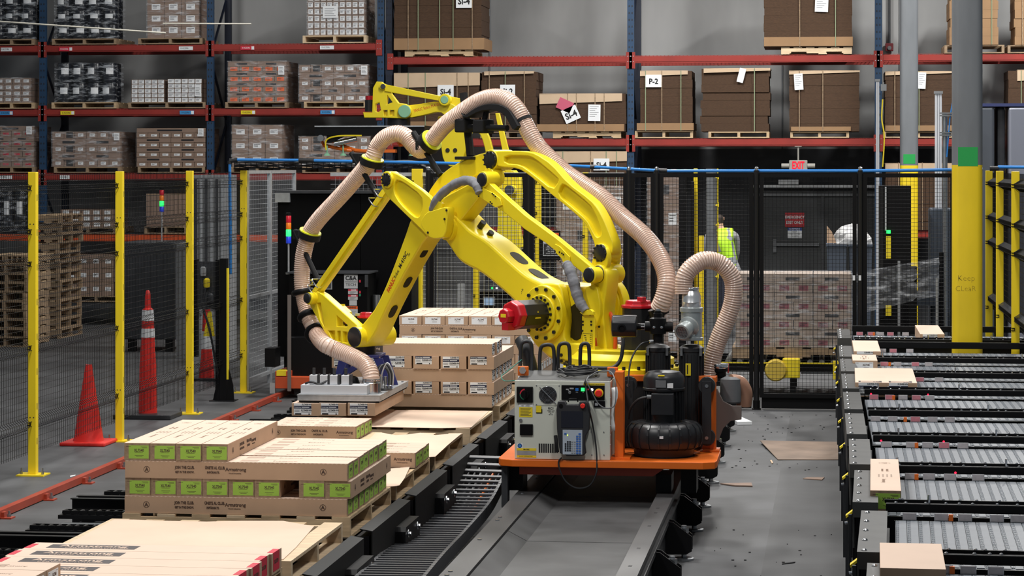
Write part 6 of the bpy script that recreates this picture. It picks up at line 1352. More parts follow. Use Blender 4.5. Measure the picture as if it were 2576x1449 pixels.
# ================================================================= GRIPPER
zg = ZG + .014; YG0 = 17.74
c0, c1 = P(748, 1010, YG0), P(956, 1010, YG0); GX = (c0.x + c1.x) / 2; GW = c1.x - c0.x
r = thing('vacuum_gripper', 'aluminium vacuum gripper plate with white valve cubes and blue frame on the robot wrist', 'gripper', (GX, YG0, zg))
MB().box(-GW / 2 + .01, GW / 2 - .01, .01, 1.23, -.012, 0).build('foam_pad', 'black_matte', r)
MB().box(-GW / 2, GW / 2, 0, 1.24, .0005, .038).build('base_plate', 'aluminium', r, bevel=.003); MB().box(-GW / 2 - .002, GW / 2 + .002, -.004, 1.244, .038, .046).build('top_flange', 'aluminium', r)
mat('valve_white', (.62, .64, .68), .45)
MB().box(-GW / 2 + .02, GW / 2 - .10, .02, .16, .0465, .115).build('manifold', 'valve_white', r, bevel=.004); MB().box(-GW / 2 + .03, GW / 2 - .12, .16, 1.1, .0465, .085).build('manifold', 'aluminium', r, bevel=.004)
for k, x in enumerate((790, 816, 841, 870)):
    q = P(x, 975, YG0 + .08).x - GX; v = MB().box(q - .029, q + .029, .05, .11, .116, .185).build('valve_cube', 'valve_white', r, bevel=.003)
    MB().cyl((q, .08, .185), (q, .08, .235), .012, 10).build('plug', 'dark_grey', v); MB().box(q + .032, q + .045, .05, .11, .116, .19).build('valve_clip', 'dark_grey', v)
hx = P(934, 975, 17.92).x - GX
MB().lathe([(.072, .047), (.072, .12), (.066, .125), (.064, .15), (.060, .152)], (hx, .18, 0), n=30).build('hose_collar', 'bright_steel', r, True)
mat('frame_blue', (.025, .03, .17), .45)
wcw = Vector((RB.x, RB.y, 0)) + Matrix.Rotation(-PHI, 3, 'Z') @ Vector((wc.x, wc.y, wc.z)); fx, fy, fz = wcw.x - GX, wcw.y - YG0, wcw.z - .12 - zg
MB().box(fx - .16, fx + .14, fy - .15, fy + .15, fz - .02, fz).build('adapter_plate', 'frame_blue', r, bevel=.003); MB().lathe([(.08, fz), (.08, fz + .02)], (fx, fy, 0), n=24).build('adapter_disc', 'steel', r, True)
for y_ in (fy - .14, fy + .12):
    for s_ in (-1, 1):
        xa, xb = fx + s_ * .13, fx + s_ * (.20 if s_ < 0 else .22); h0 = .047
        MB().prism([(xa - .035, fz - .021), (xa + .035, fz - .021), (xb + .02, h0), (xb - .02, h0)], y_, y_ + .02).build('frame_leg', 'frame_blue', r, bevel=.002)
    MB().bar((fx - .15, y_ + .03, h0 + .09), (fx + .02, y_ + .03, fz - .05), .02, .035).build('frame_brace', 'frame_blue', r)
for k in range(4): MB().tube(spline([(GW / 2 - .10 + .018 * k, .35, .05), (GW / 2 - .105 + .018 * k, .35, .16), (GW / 2 - .06 + .016 * k, .36, .235 + .006 * k), (GW / 2 - .005 + .012 * k, .37, .18), (GW / 2 + .0 + .010 * k, .37, .09)]), .006, 6).build('air_tube', ('rubber', 'mid_grey', 'rubber', 'aluminium')[k], r, True)
for k in range(3): MB().lathe([(.012, .05), (.014, .08), (.010, .085), (.014, .10), (.012, .15)], (GW / 2 - .06 + .03 * k, .40, 0), n=10).build('fitting', 'steel', r, True)
MB().tube(spline([(GW / 2 - .08, .30, .06), (GW / 2 + .0, .26, .065), (GW / 2 + .02, .36, .06), (GW / 2 - .03, .45, .06)]), .010, 8).build('air_tube', 'rubber', r, True)
for k, (x, y_) in enumerate(((-.02, .30), (.03, .34), (.06, .28), (.0, .42))): MB().lathe([(.04, .09), (.045, .11), (.03, .15), (.01, .16)], (x, y_, 0), n=12).build('regulator', 'dark_grey' if k % 2 else 'black', r, True)
for k in range(5): MB().cyl((GW / 2 - .025, .15 + .24 * k, .046), (GW / 2 - .025, .15 + .24 * k, .054), .009, 6).build('plate_bolt', 'steel', r)
MB().tube(spline([(-GW / 2 + .05, .05, .122), (-GW / 2 + .10, .03, .135), (-GW / 2 + .16, .04, .120), (-GW / 2 + .22, .06, .15)]), .008, 6).build('sensor_cable', 'rubber', r, True)
# ================================================================= INFEED CONVEYORS ON THE RIGHT
mat('belt_grey', (.165, .182, .208), .5, noise=.10, scale=14); mat('belt_light', (.26, .285, .32), .35); mat('plate_grey', (.052, .053, .051), .5, noise=.25, scale=9); mat('reflector', (.50, .46, .47), .25, noise=.12, scale=60)
mat('reflector_red_glow', (.62, .22, .26), .25, noise=.12, scale=60); mat('tube_dark', (.10, .105, .11), .35, .5); mat('led_red', (1, .01, .04), .3, emit=3.0)  # some reflectors have the red sensor glow put into their colour
CYF = [8.5, 9.96, 11.42, 12.86, 14.30, 15.76, 17.22, 18.65, 20.08, 22.22]; ROT = [-.03, -.03, -.02, -.008, 0, 0, 0, 0, 0, 0]; BW = 1.335; BZ = .80; BX0 = .285
def slat_mesh(wd):
    m = MB(); h = .010; L = .0492
    m.box(-L / 2, L / 2, 0, wd, -.022, h - .004)
    m.box(-L / 2 + .016, L / 2 - .002, .006, wd - .006, h - .004, h - .001)
    m.mi = 1; n = int(wd / .030)
    for k in range(n):
        y = .012 + (wd - .024) * (k + .5) / n; m.box(-L / 2 + .002, -L / 2 + .008, y - .008, y + .006, h - .004, h); m.box(-L / 2 + .010, -L / 2 + .014, y - .002, y + .012, h - .004, h - .001)
    return m.mesh('belt_slat', ['belt_grey', 'belt_light'])
SLAT = slat_mesh(BW - .04)
for k, yf in enumerate(CYF):
    XE = min(2.25, .55 + yf * .083)
    r = thing('infeed_conveyor', f'grey slatted belt infeed conveyor on the right, {ORD[k]} from the viewer', 'conveyor', (BX0, yf, 0), 'parallel infeed conveyors on the right', rz=ROT[k])
    n = int((XE - BX0) / .0508)
    for q in range(n): link('belt_slat', SLAT, r, loc=(.03 + .0508 * q, .02, BZ - .010))
    Lx = n * .0508 + .03
    MB().box(0, Lx, .0, .018, .62, BZ - .004).build('side_frame', 'black', r); MB().box(0, Lx, BW - .018, BW, .62, BZ - .004).build('side_frame', 'black', r)
    MB().box(.02, Lx, .05, BW - .05, .70, .765).build('belt_return', 'black_matte', r)
    MB().cyl((.01, BW + .035, .772), (Lx, BW + .035, .772), .018, 12).build('drive_tube', 'tube_dark', r, True); 
    m = MB()
    for q in range(5): m.cyl((.10 + .42 * q, BW + .035, .772), (.125 + .42 * q, BW + .035, .772), .0195, 12)
    stuff(m.build('tube_collars', 'black', r))
    fr = MB().box(.005, Lx, -.052, -.012, .822, .862).build('guide_rail', 'black', r, bevel=.004); MB().box(.0, Lx, -.004, .010, .858, .874).build('inner_guide', 'black', r)
    if k in (8, 9): MB().box(.0, Lx, BW + .07, BW + .11, .83, .885).build('back_rail', 'black', r, bevel=.004)
    rnd = random.Random(k); m = MB(); x = .05
    while x < Lx - .05:
        m.lathe([(.008, .862), (.008, .865), (.004, .869)], (x, -.03, 0), n=8); m.lathe([(.007, .874), (.007, .877), (.003, .880)], (x + rnd.uniform(-.02, .02), .003, 0), n=8)
        x += rnd.choice((.045, .06, .09, .11))
    stuff(m.build('rail_bolts', 'bright_steel', fr))
    for q in range(3): MB().cyl((.10 + .55 * q + .05 * (k % 3), -.02, .862), (.10 + .55 * q + .05 * (k % 3), -.02, .90), .006, 8).build('standoff_pin', 'bright_steel', fr)
    x = .02 + .02 * (k % 2)
    for q in range(5):
        w_ = .056; m = MB().box(x, x + w_, BW - .012, BW - .006, BZ + .001, BZ + .030); rf = m.build('reflector', 'reflector_red_glow' if (k > 4 and q in (0, 1, 3)) or rnd.random() < .2 else 'reflector', r)
        MB().box(x - .003, x + w_ + .003, BW - .006, BW - .003, BZ - .005, BZ + .032).build('reflector_back', 'aluminium', rf)
        if q == 2: MB().box(x - .045, x - .025, BW - .02, BW, BZ, BZ + .028).build('orange_sensor', 'orange', r)
        if k in (3, 4, 6, 9) and q in (0, 3): MB().cyl((x + .03, -.054, .83), (x + .03, -.0525, .83), .006, 8).build('sensor_light', 'led_red', fr)
        x += w_ + rnd.choice((.035, .05, .085))
    # end stop plate with bolts, photo eye, leg
    ep = MB().box(-.145, -.030, -.09, 1.10, .862, .870).box(-.145, -.030, -.09, -.082, .80, .862).box(-.145, -.137, -.082, 1.10, .66, .862).build('end_plate', 'plate_grey', r)
    for q in range(5): MB().lathe([(.012, 0), (.012, .003), (.006, .008)], (-.118, -.05 + .27 * q, .870), n=10).build('dome_bolt', 'bright_steel', ep, True)
    MB().box(-.13, -.02, -.075, 1.06, .60, .80).build('end_housing', 'black', r)
    ey = MB().prism([(-.175, .73), (-.150, .745), (-.150, .655)], .42, .47).build('photo_eye', 'black', r); MB().prism([(-.182, .735), (-.150, .760), (-.150, .748), (-.180, .724)], .415, .475).build('eye_bracket', 'sticker_yellow', ey); MB().cyl((-.172, .44, .700), (-.186, .44, .697), .008, 8).build('eye_lens', 'bright_steel', ey)
    for y_ in (.10, 1.0):
        MB().box(-.11, -.06, y_ - .025, y_ + .025, .012, .62).build('leg', 'black', r); MB().box(-.12, -.04, y_ - .05, y_ + .05, 0, .012).build('foot', 'black', r)
        MB().box(Lx - .12, Lx - .07, y_ - .025, y_ + .025, .012, .62).build('leg', 'black', r); MB().box(Lx - .14, Lx - .05, y_ - .05, y_ + .05, 0, .012).build('foot', 'black', r)
    MB().box(-.165, -.150, .0, .02, .15, .80).build('cable_drop', 'rubber', r)
BT = BZ + .002
GR = 'cartons waiting on the infeed conveyors'
a = G(2160, 1232, BT + .0945)      # long green label carton on the third nearest belt
xw = (P(2197, 1232, 11.47).x + P(2275, 1232, 11.47).x) / 2
carton('green', xw, 11.55 + .62, BT, -PI / 2 - .02, 'long green label carton lying across a belt near the bottom right', GR)
carton('short_plain', P(2294, 1400, 9.5).x, 9.53, BT + .001, -PI / 2 - .02, 'plain pale carton cut off at the bottom edge on the right', GR)
y4 = 17.26
for i, (x0, x1) in enumerate(((2154, 2232), (2232, 2307))): carton('long_wh', (P(x0, 960, y4).x + P(x1, 960, y4).x) / 2, y4 - .02 + .62, BT, -PI / 2 - .01, ('left of two pale cartons with dark logo band, side by side on a belt', 'right of two pale cartons with dark logo band, side by side on a belt')[i], GR)
carton('xl_small', P(2178, 915, 19.0).x, 19.62, BT, -PI / 2, 'small carton at the belt end behind the two logo band cartons', GR)
carton('long_wh', P(2182, 885, 20.15).x, 20.14 + .62, BT, -PI / 2 - .0, 'pale carton without logo band at the belt end, far from the viewer', GR, drop=('brand_band',))
carton('long_wh', P(2345, 843, 22.3).x, 22.27 + .62, BT, -PI / 2, 'pale carton on the farthest belt left of the near column', GR, drop=('brand_band',))
# ================================================================= BLACK ENCLOSURE, CABINET AND ORANGE BASE BEHIND THE GRIPPER
YE = 26.0
a, b = P(698, 480, YE), P(1036, 860, YE); r = thing('machine_enclosure', 'tall black sheet metal enclosure behind the gripper', 'machine', ((a.x + b.x) / 2, YE, 0)); W_ = b.x - a.x
for k in range(2): MB().box(-W_ / 2 + W_ * .62 * k + .003, -W_ / 2 + W_ * (.62 if k == 0 else 1) - .003, 0, .45, .35, a.z - .03).build('panel', 'panel_black', r)
MB().box(-W_ / 2 - .02, W_ / 2, -.03, .47, a.z - .028, a.z).build('top_cap', 'dark_grey', r)
for x in (-W_ / 2 + .05, W_ / 2 - .1): MB().box(x, x + .06, .1, .16, 0, .35).build('leg', 'black', r)
q = P(722, 497, YE - .04); MB().box(q.x - .13 - r.location.x, q.x + .03 - r.location.x, -.05, -.002, q.z - .05, q.z + .05).build('hinge_plate', 'aluminium', r)
YK = 25.35
a, b = P(728, 688, YK), P(924, 885, YK); r = thing('control_cabinet', 'black control cabinet with white maker plate and warning labels behind the gripper', 'cabinet', ((a.x + b.x) / 2, YK, 0)); W_ = b.x - a.x; kk = W_ / 196; zb_, zt_ = b.z, a.z
LX = lambda x: (x - 826) * kk; LZ = lambda y: zt_ - (y - 688) * kk
MB().box(-W_ / 2, W_ / 2, 0, .5, zb_, zt_).build('case', 'panel_black', r, bevel=.006); MB().box(-W_ / 2 - .03, W_ / 2 + .02, -.03, .53, zt_, zt_ + .015).build('rain_cap', 'dark_grey', r)
def lab(name, x0, x1, y0, y1, mt, par=None, d=.004): return MB().box(LX(x0), LX(x1), -d, -.0005, LZ(y1), LZ(y0)).build(name, mt, par or r)
mat('plate_white', (.52, .53, .54), .5)
q = lab('maker_plate', 866, 900, 690, 724, 'plate_white'); text('lettering', 'C&A', .062, (LX(883), -.0045, LZ(699)), q, bold=.002, sx=.95); text('lettering', 'TECH', .040, (LX(883), -.0045, LZ(715)), q, sx=1.1); MB().box(LX(868), LX(898), -.005, -.004, LZ(708) - .002, LZ(708) + .002).build('rule', 'ink', q)
for y0, y1, t, mm in ((726, 738, 'DANGER', 'label_red'), (740, 752, 'DANGER', 'label_red'), (768, 792, 'WARNING', 'label_orange')):
    x0, x1 = (876, 900) if t == 'DANGER' else (863, 900); q = lab('warning_label', x0, x1, y0, y1, 'plate_white'); hh = (y1 - y0) * (.36 if t == 'DANGER' else .28)
    MB().box(LX(x0), LX(x1), -.0048, -.004, LZ(y0 + hh), LZ(y0)).build('header', mm, q); text('lettering', t, hh * kk * .85, (LX((x0 + x1) / 2 + 2), -.005, LZ(y0 + hh / 2)), q, mats='white_paper' if t == 'DANGER' else 'ink', bold=.0008, sx=.9)
    m = MB()
    for k in range(3): m.box(LX(x0 + 4), LX(x1 - 4 - 3 * k), -.0046, -.004, LZ(y0 + hh + (y1 - y0 - hh) * (.3 + .25 * k)) - .001, LZ(y0 + hh + (y1 - y0 - hh) * (.3 + .25 * k)) + .002)
    m.build('printed_lines', 'mid_grey', q)
lab('small_label', 879, 898, 753, 766, 'plate_white'); q = lab('display', 800, 836, 692, 727, 'locker'); MB().box(LX(803), LX(833), -.006, -.004, LZ(724), LZ(695)).build('glass', 'dark_grey', q)
MB().lathe([(.028, 0), (.028, .02), (.02, .022)], (LX(782), 0, LZ(709)), (0, -1, 0), 16).build('stop_collar', 'sticker_yellow', r, True); MB().lathe([(.018, .02), (.018, .03)], (LX(782), 0, LZ(709)), (0, -1, 0), 16).build('stop_button', 'dark_grey', r, True)
for y, mm in ((708, 'label_red'), (735, 'label_red'), (742, 'lamp_green_dim')): lab('pilot_light', 904, 908, y - 5, y + 1, mm, d=.012)
lab('handle', 919, 926, 690, 720, 'dark_grey', d=.03)
for x in (-W_ / 2 + .06, W_ / 2 - .1): MB().box(x, x + .05, .1, .15, 0.0, zb_).build('leg', 'black', r)
stack_light('stack light with a glowing green lens in front of the black enclosure', 726, 535, 612, 25.45, 690)
a = P(930, 740, 25.2); r = thing('steel_roller', 'upright steel roller beside the black control cabinet', 'roller', (a.x, 25.6, 0)); MB().cyl((0, 0, .4), (0, 0, P(930, 742, 25.6).z), .04, 16).build('roller', 'steel', r, True); MB().box(-.05, .05, -.05, .05, 0, .4).build('post', 'black', r)
a, b = G(690, 985, 0), G(832, 985, 0); Y_ = 24.95; a, b = P(692, 985, Y_), P(830, 985, Y_); r = thing('shuttle_base', 'red orange wheeled machine base behind the gripper', 'machine', ((a.x + b.x) / 2, Y_, 0)); W_ = b.x - a.x
zz = lambda y: P(760, y, Y_).z
MB().box(-W_ / 2, W_ / 2 + .3, 0, .5, zz(978), zz(948)).box(-W_ / 2, -W_ / 2 + .16, 0, .5, zz(948), zz(934)).build('base_beam', 'orange_beam', r, bevel=.006)
q = P(708, 940, Y_).x - r.location.x; MB().box(q - .05, q + .05, -.01, .2, zz(946), zz(933)).build('yellow_block', 'sticker_yellow', r)
q = P(729, 900, Y_).x - r.location.x; MB().box(q - .018, q + .018, -.03, -.012, zz(984), zz(742)).build('flat_post', 'bracket_grey', r); MB().box(-W_ / 2 - .12, -W_ / 2 - .01, 0.05, .30, zz(925) + 0, zz(878)).build('side_box', 'black', r)
for x in (-W_ / 2 + .25, W_ / 2): MB().cyl((x, .1, .075), (x, .18, .075), .075, 16).build('wheel', 'rubber', r)
MB().box(-W_ / 2 - .06, -W_ / 2 - .005, .02, .06, .05, .16).build('latch', 'aluminium', r); MB().box(-W_ / 2 + .1, W_ / 2 + .3, .1, .45, zz(948), .62).build('drive_unit', 'black', r)
# ================================================================= SECOND ROBOT IN THE BACKGROUND
Y2 = 29.6
def a2(x, y): p = P(x, y, Y2); return (p.x - R2.x, p.z)
R2 = Vector((P(1190, 500, Y2).x, Y2, 0))
r = thing('palletising_robot', 'second yellow robot arm in the background reaching left above the fence', 'robot', R2)
mint = mat('mint', (.25, .52, .33), .4)
def c2(name, px, y0, y1, holes=(), mt='robot_yellow', sm=1, bev=.008): return link(name, plate_mesh(name, smooth_poly([a2(*p) for p in px], sm) if sm else [a2(*p) for p in px], [[a2(*p) for p in h] for h in holes], y0, y1, bev, mt), r)
def e2_(name, x, y, rp, y0, y1, mt='robot_yellow'): q = a2(x, y); rr = rp * S(Y2, R2.x); return MB().lathe([(rr * .9, 0), (rr, .006), (rr, y1 - y0)], (q[0], y0, q[1]), (0, 1, 0), 24).build(name, mt, r, True)
c2('wrist_frame', [(942, 284), (944, 222), (953, 206), (966, 207), (977, 219), (1008, 260), (1026, 262), (1040, 280), (1026, 299), (968, 297), (922, 297), (919, 283)], -.16, -.06, [[(950, 262), (960, 258), (964, 278), (956, 284), (950, 280)], [(980, 240), (993, 258), (978, 264)], [(970, 278), (980, 278), (980, 292), (972, 292)], [(986, 278), (997, 278), (997, 292), (986, 292)]], sm=0)
c2('wrist_web', [(926, 284), (1010, 278), (1010, 296), (926, 296)], -.10, .12, sm=0); e2_('pin', 969, 219, 8, -.20, -.05); e2_('pin_cap', 971, 219, 6.5, -.215, -.20, 'dark_grey')
c2('levelling_rod', [(974, 213), (1112, 242), (1118, 256), (974, 231)], -.18, -.12, sm=0); e2_('rod_eye', 1124, 252, 15, -.19, -.06); e2_('mint_cap', 1124, 252, 10, -.20, -.19, 'mint')
c2('forearm', [(1026, 266), (1060, 262), (1104, 255), (1146, 262), (1160, 284), (1130, 296), (1108, 280), (1070, 290), (1030, 298), (1014, 282)], -.10, .10); e2_('wrist_boss', 1024, 281, 17, -.19, .1); e2_('mint_cap', 1024, 281, 16, -.205, -.19, 'mint')
q0, q1 = a2(1056, 277), a2(1100, 265); text('lettering', 'FANUC Robot M-410iC', .055, ((q0[0] + q1[0]) / 2, -.1012, (q0[1] + q1[1]) / 2), r, mats='robot_red', roll=math.atan2(q1[1] - q0[1], q1[0] - q0[0]), sx=.62)
c2('triangle_link', [(1122, 240), (1160, 248), (1200, 252), (1215, 272), (1200, 290), (1160, 286), (1128, 266)], -.05, .10)
c2('lower_arm', [(1106, 312), (1098, 300), (1098, 293), (1108, 292), (1126, 300), (1140, 286), (1172, 290), (1182, 318), (1174, 360), (1160, 404), (1134, 422), (1112, 408), (1104, 352)], .10, .34)
for x in (1123, 1142): e2_('bolt', x, 378, 5.5, .085, .1, 'robot_black')
c2('side_link', [(1196, 322), (1212, 318), (1228, 336), (1240, 380), (1246, 430), (1250, 520), (1238, 520), (1230, 440), (1222, 382), (1212, 345)], .0, .12); c2('drive_rod', [(1242, 284), (1252, 284), (1276, 380), (1282, 440), (1268, 440), (1260, 380)], .14, .22, sm=0)
c2('body', [(1240, 430), (1300, 428), (1304, 500), (1296, 560), (1310, 640), (1240, 640), (1250, 540), (1236, 480)], .16, .50); e2_('body_pin', 1286, 478, 12, .02, .16); e2_('pin_cap', 1281, 478, 12, -.01, .02, 'dark_grey')
MB().lathe([(.34, 0), (.34, P(1270, 640, Y2).z)], (a2(1280, 600)[0], .4, 0), n=26).build('pedestal', 'dark_grey', r, True)
q = a2(932, 262); MB().cyl((q[0], 0, q[1] - .09), (q[0], 0, q[1] + .05), .07, 10).build('axis_motor', 'robot_black', r); MB().cyl((q[0], 0, q[1] + .051), (q[0], 0, q[1] + .10), .06, 10).build('motor_cover', 'red_plastic', r)
q = a2(1003, 308); MB().cyl((q[0], .02, P(1003, 318, Y2).z), (q[0], .02, P(1003, 297, Y2).z), .14, 24).build('tool_flange', 'robot_black', r, True)
gq = P(940, 328, Y2); r = thing('claw_gripper', 'black beam gripper with orange claws on the background robot', 'gripper', gq); k2 = S(Y2, gq.x)
MB().box((800 - 940) * k2, (1078 - 940) * k2, -.25, .32, -13 * k2, 11 * k2).build('beam', 'black', r); MB().box((800 - 940) * k2, (1078 - 940) * k2, -.27, -.255, 8 * k2, 11 * k2).build('edge_strip', 'aluminium', r)
MB().prism([((830 - 940) * k2, -13 * k2), ((880 - 940) * k2, -13 * k2), ((840 - 940) * k2, -32 * k2), ((828 - 940) * k2, -32 * k2)], -.24, -.2).build('bracket', 'black', r)
for pts in ([(812, 345), (816, 366), (880, 378), (940, 382)], [(838, 352), (850, 362), (900, 378), (960, 384)], [(1005, 348), (1010, 366), (1040, 362), (1060, 352)]):
    MB().tube([((x - 940) * k2, -.2 + .12 * (i % 2), (328 - y) * k2) for i, (x, y) in enumerate(pts)], .022, 8).build('claw', 'orange', r, True)
MB().box((906 - 940) * k2, (1000 - 940) * k2, -.15, .0, -56 * k2, -48 * k2).build('claw_shoe', 'orange', r)
MB().cyl(((848 - 940) * k2, -.22, -34 * k2), ((905 - 940) * k2, -.22, -22 * k2), .035, 10).build('air_cylinder', 'bright_steel', r, True)
MB().tube(spline([((829 - 940) * k2, -.26, -50 * k2), ((830 - 940) * k2, -.26, -25 * k2), ((860 - 940) * k2, -.27, -15 * k2), ((920 - 940) * k2, -.27, -14 * k2)]), .010, 6).build('yellow_hose', 'sticker_yellow', r)
for x in (829, 870, 1045): MB().cyl(((x - 940) * k2, -.2, -60 * k2), ((x - 940) * k2, -.2, -38 * k2), .010, 6).lathe([(.045, -64 * k2), (.025, -58 * k2)], ((x - 940) * k2, -.2, 0), n=12).build('suction_cup', 'mint', r)
for x in (815,): MB().cyl(((x - 940) * k2, -.26, -20 * k2), ((x - 940) * k2, -.22, -20 * k2), .04, 14).build('pulley', 'steel', r, True)
# ================================================================= BEHIND THE BLACK FENCE
YW = 25.9; mat('carton_load', (.34, .27, .22), .7); mat('label_dull', (.26, .06, .08), .6)
z0 = P(2000, 874, YW).z
wl = wrapped_load.__wrapped__ if hasattr(wrapped_load, '__wrapped__') else None
_yr = YR; YR = YW
wrapped_load('film wrapped block of cartons with red labels behind the black fence', 1850, 2143, z0, 690, [6, -3, 6, -3, 6, -3, 6, -3], body='carton_load', lab='label_dull', lab_size=(.5, .55), group='loads behind the black fence')
z1 = .0
r = thing('pallet', 'pallet under the film wrapped red label cartons', 'pallet', ((P(1850, 800, YW).x + P(2143, 800, YW).x) / 2, YW + .5, z0 - .118)); pallet_parts(r, 1.28, 1.0, .115, ('pine_old',), 'stringer')
for x0, x1, yt, rows, lb in ((1400, 1575, 470, [3, -1, 3, -1, 3], 'tall block of pale cartons seen through the mesh right of the robot'), (1628, 1712, 440, [2, -1, 2, -1, 2, -1], 'narrow stack of pale cartons seen through the black fence')):
    YR = 30.5; a, b = P(x0, 600, YR), P(x1, 600, YR); r = thing('pallet', 'pallet under the ' + lb.split(' seen')[0] + (' at the back' if x0 < 1600 else ' by the post'), 'pallet', ((a.x + b.x) / 2, YR + .5, .001)); pallet_parts(r, b.x - a.x, 1.0, .12, ('pine_old',), 'end'); wrapped_load(lb, x0, x1, .122, yt, rows, body='carton_far', lab_size=(.5, .4), group='loads behind the black fence')
YR = _yr
r = thing('roller_conveyor', 'black roller conveyor with yellow motors under the film wrapped load', 'conveyor', (P(1995, 900, YW).x, YW, 0))
MB().box(-.85, .72, -.10, -.05, z0 - .25, z0 - .15).build('side_frame', 'black', r); MB().box(-.85, .72, 1.05, 1.10, z0 - .25, z0 - .15).build('side_frame', 'black', r); MB().box(-.85, .72, -.112, -.10, z0 - .165, z0 - .150).build('yellow_stripe', 'sticker_yellow', r)
for k in range(13): MB().cyl((-.80 + .122 * k, -.05, z0 - .155), (-.80 + .122 * k, 1.05, z0 - .155), .030, 10).build('roller', 'steel', r, True)
for x in (-.78, 0, .65):
    for y in (-.08, 1.07): MB().box(x - .03, x + .03, y - .02, y + .02, 0, z0 - .25).build('leg', 'black', r)
q = P(1952, 929, YW); MB().lathe([(.10, 0), (.115, .02), (.115, .10), (.10, .12)], (q.x - r.location.x, -.16, q.z), (0, 1, 0), 22).build('motor', mat('motor_yellow', (.62, .44, .06), .5), r, True); MB().cbox((q.x - r.location.x + .16, -.05, q.z + .02), .18, .14, .20).build('gearbox', 'sticker_yellow', r, bevel=.01); MB().cyl((q.x - r.location.x + .26, -.05, q.z), (q.x - r.location.x + .62, -.05, q.z), .04, 12).build('drive_shaft', 'steel', r, True); q = P(2104, 930, YW); MB().cbox((q.x - r.location.x, -.05, q.z), .07, .12, .19).build('gearbox', 'sticker_yellow', r)
# stretch wrapper
YT = 26.6
r = thing('stretch_wrapper', 'black stretch wrapping mast with yellow strip and green lamp', 'machine', (P(2250, 700, YT).x, YT, 0)); kx = lambda x: P(x, 600, YT).x - r.location.x; kz = lambda y: P(2250, y, YT).z
MB().box(kx(2213), kx(2292), 0, .5, 0, kz(468)).build('mast', 'black', r); MB().box(kx(2226), kx(2230), -.012, 0, kz(580), kz(470)).build('guide_rod', 'aluminium', r); MB().box(kx(2229), kx(2241), -.02, 0, kz(650), kz(594)).build('yellow_strip', 'sticker_yellow', r); MB().box(kx(2228), kx(2242), -.02, 0, kz(795), kz(768)).build('yellow_label', 'sticker_yellow', r)
MB().box(kx(2230), kx(2240), -.03, 0, kz(587), kz(579)).build('green_lamp', 'lamp_green', r); MB().box(kx(2214), kx(2222), -.01, 0, kz(800), kz(470)).build('edge_post', 'black_gloss', r)
MB().box(kx(2343), kx(2402), .2, .8, 0, kz(525)).build('film_carriage', mat('blue_grey', (.055, .07, .095), .45), r, bevel=.02); MB().cyl((kx(2366), -.2, .3), (kx(2366), -.2, kz(632)), .025, 12).build('film_post', 'black', r, True)
MB().box(kx(2292), kx(2355), -.05, .4, kz(768), kz(735)).build('arm', 'blue_grey', r); MB().box(kx(2284), kx(2304), -.3, -.1, .0, kz(668)).build('guide_column', 'black', r); MB().box(kx(2257), kx(2263), -.22, -.16, 0, kz(655)).build('grey_post', 'locker', r); MB().box(kx(2351), kx(2357), -.3, -.25, 0, kz(696)).build('grey_post', 'aluminium', r)
m = MB(); n = 14; pa, pb, pc, pd = P(2136, 688, 26.0), P(2364, 648, 26.4), P(2364, 742, 26.4), P(2136, 795, 26.0)
for i in range(n + 1):
    for j in range(7):
        t, s_ = i / n, j / 6; p = (pa * (1 - t) + pb * t) * (1 - s_) + (pd * (1 - t) + pc * t) * s_; m.v.append((p.x, p.y + .02 * math.sin(t * 9 + s_ * 14), p.z))
for i in range(n):
    for j in range(6): b = i * 7 + j; m.face((b, b + 1, b + 8, b + 7))
o = m.build('film_web', 'film', None, True); sm = o.modifiers.new('thickness', 'SOLIDIFY'); sm.thickness = .0008; tag(o, 'taut clear stretch film running from the wrapped load to the wrapper mast', 'film')
# poles and profiles in front of the right rack
mat('profile_white', (.72, .74, .78), .45)
for x, w_, y0, Yp, mt, lb in ((2208, 8, 205, 31.0, 'profile_white', 'slim pale aluminium profile post left of the far column'), (2361, 17, 236, 26.9, 'profile_white', 'white aluminium profile post left of the near column')):
    a = P(x - w_ / 2, y0, Yp); b = P(x + w_ / 2, y0, Yp); r = thing('profile_post', lb, 'post', ((a.x + b.x) / 2, Yp, 0)); w2 = (b.x - a.x) / 2
    m = MB().box(-w2, w2, .012, .08, 0, a.z)
    for k in range(3): m.box(-w2 + w2 * 2 * (k + .12) / 3, -w2 + w2 * 2 * (k + .88) / 3, 0, .012, 0, a.z)
    m.build('profile', mt, r); MB().box(-w2 - .01, w2 + .01, -.01, .09, a.z, a.z + .03).build('end_cap', 'locker', r)
    if x < 2300:
        c = P(2223, 220, Yp); MB().box(c.x - r.location.x - .035, c.x - r.location.x + .035, 0, .06, c.z - .04, c.z + .04).build('sensor_box', 'locker', r)
        MB().tube(spline([(.06, -.02, P(x, 250, Yp).z), (.05, -.02, P(x, 300, Yp).z), (.08, -.02, P(x, 345, Yp).z), (.06, -.02, P(x, 420, Yp).z)]), .008, 6).build('yellow_rope', 'sticker_yellow', r)
r = thing('steel_pole', 'galvanised round pole with cross clamps beside the white profile post', 'post', (P(2377, 400, 26.7).x, 26.7, 0)); MB().cyl((0, 0, 0), (0, 0, P(2377, 283, 26.7).z), .028, 14).build('pole', 'steel', r, True)
for y in (285, 291, 334, 340): zq = P(2377, y, 26.7).z; MB().box(-.06, .16, -.045, -.032, zq - .008, zq + .008).build('clamp_bar', 'steel', r)
MB().tube([(.02, -.03, P(2377, 395, 26.7).z), (.05, -.03, P(2377, 300, 26.7).z), (.10, -.03, P(2377, 224, 26.7).z)], .007, 6).build('blue_tube', 'air_blue', r)
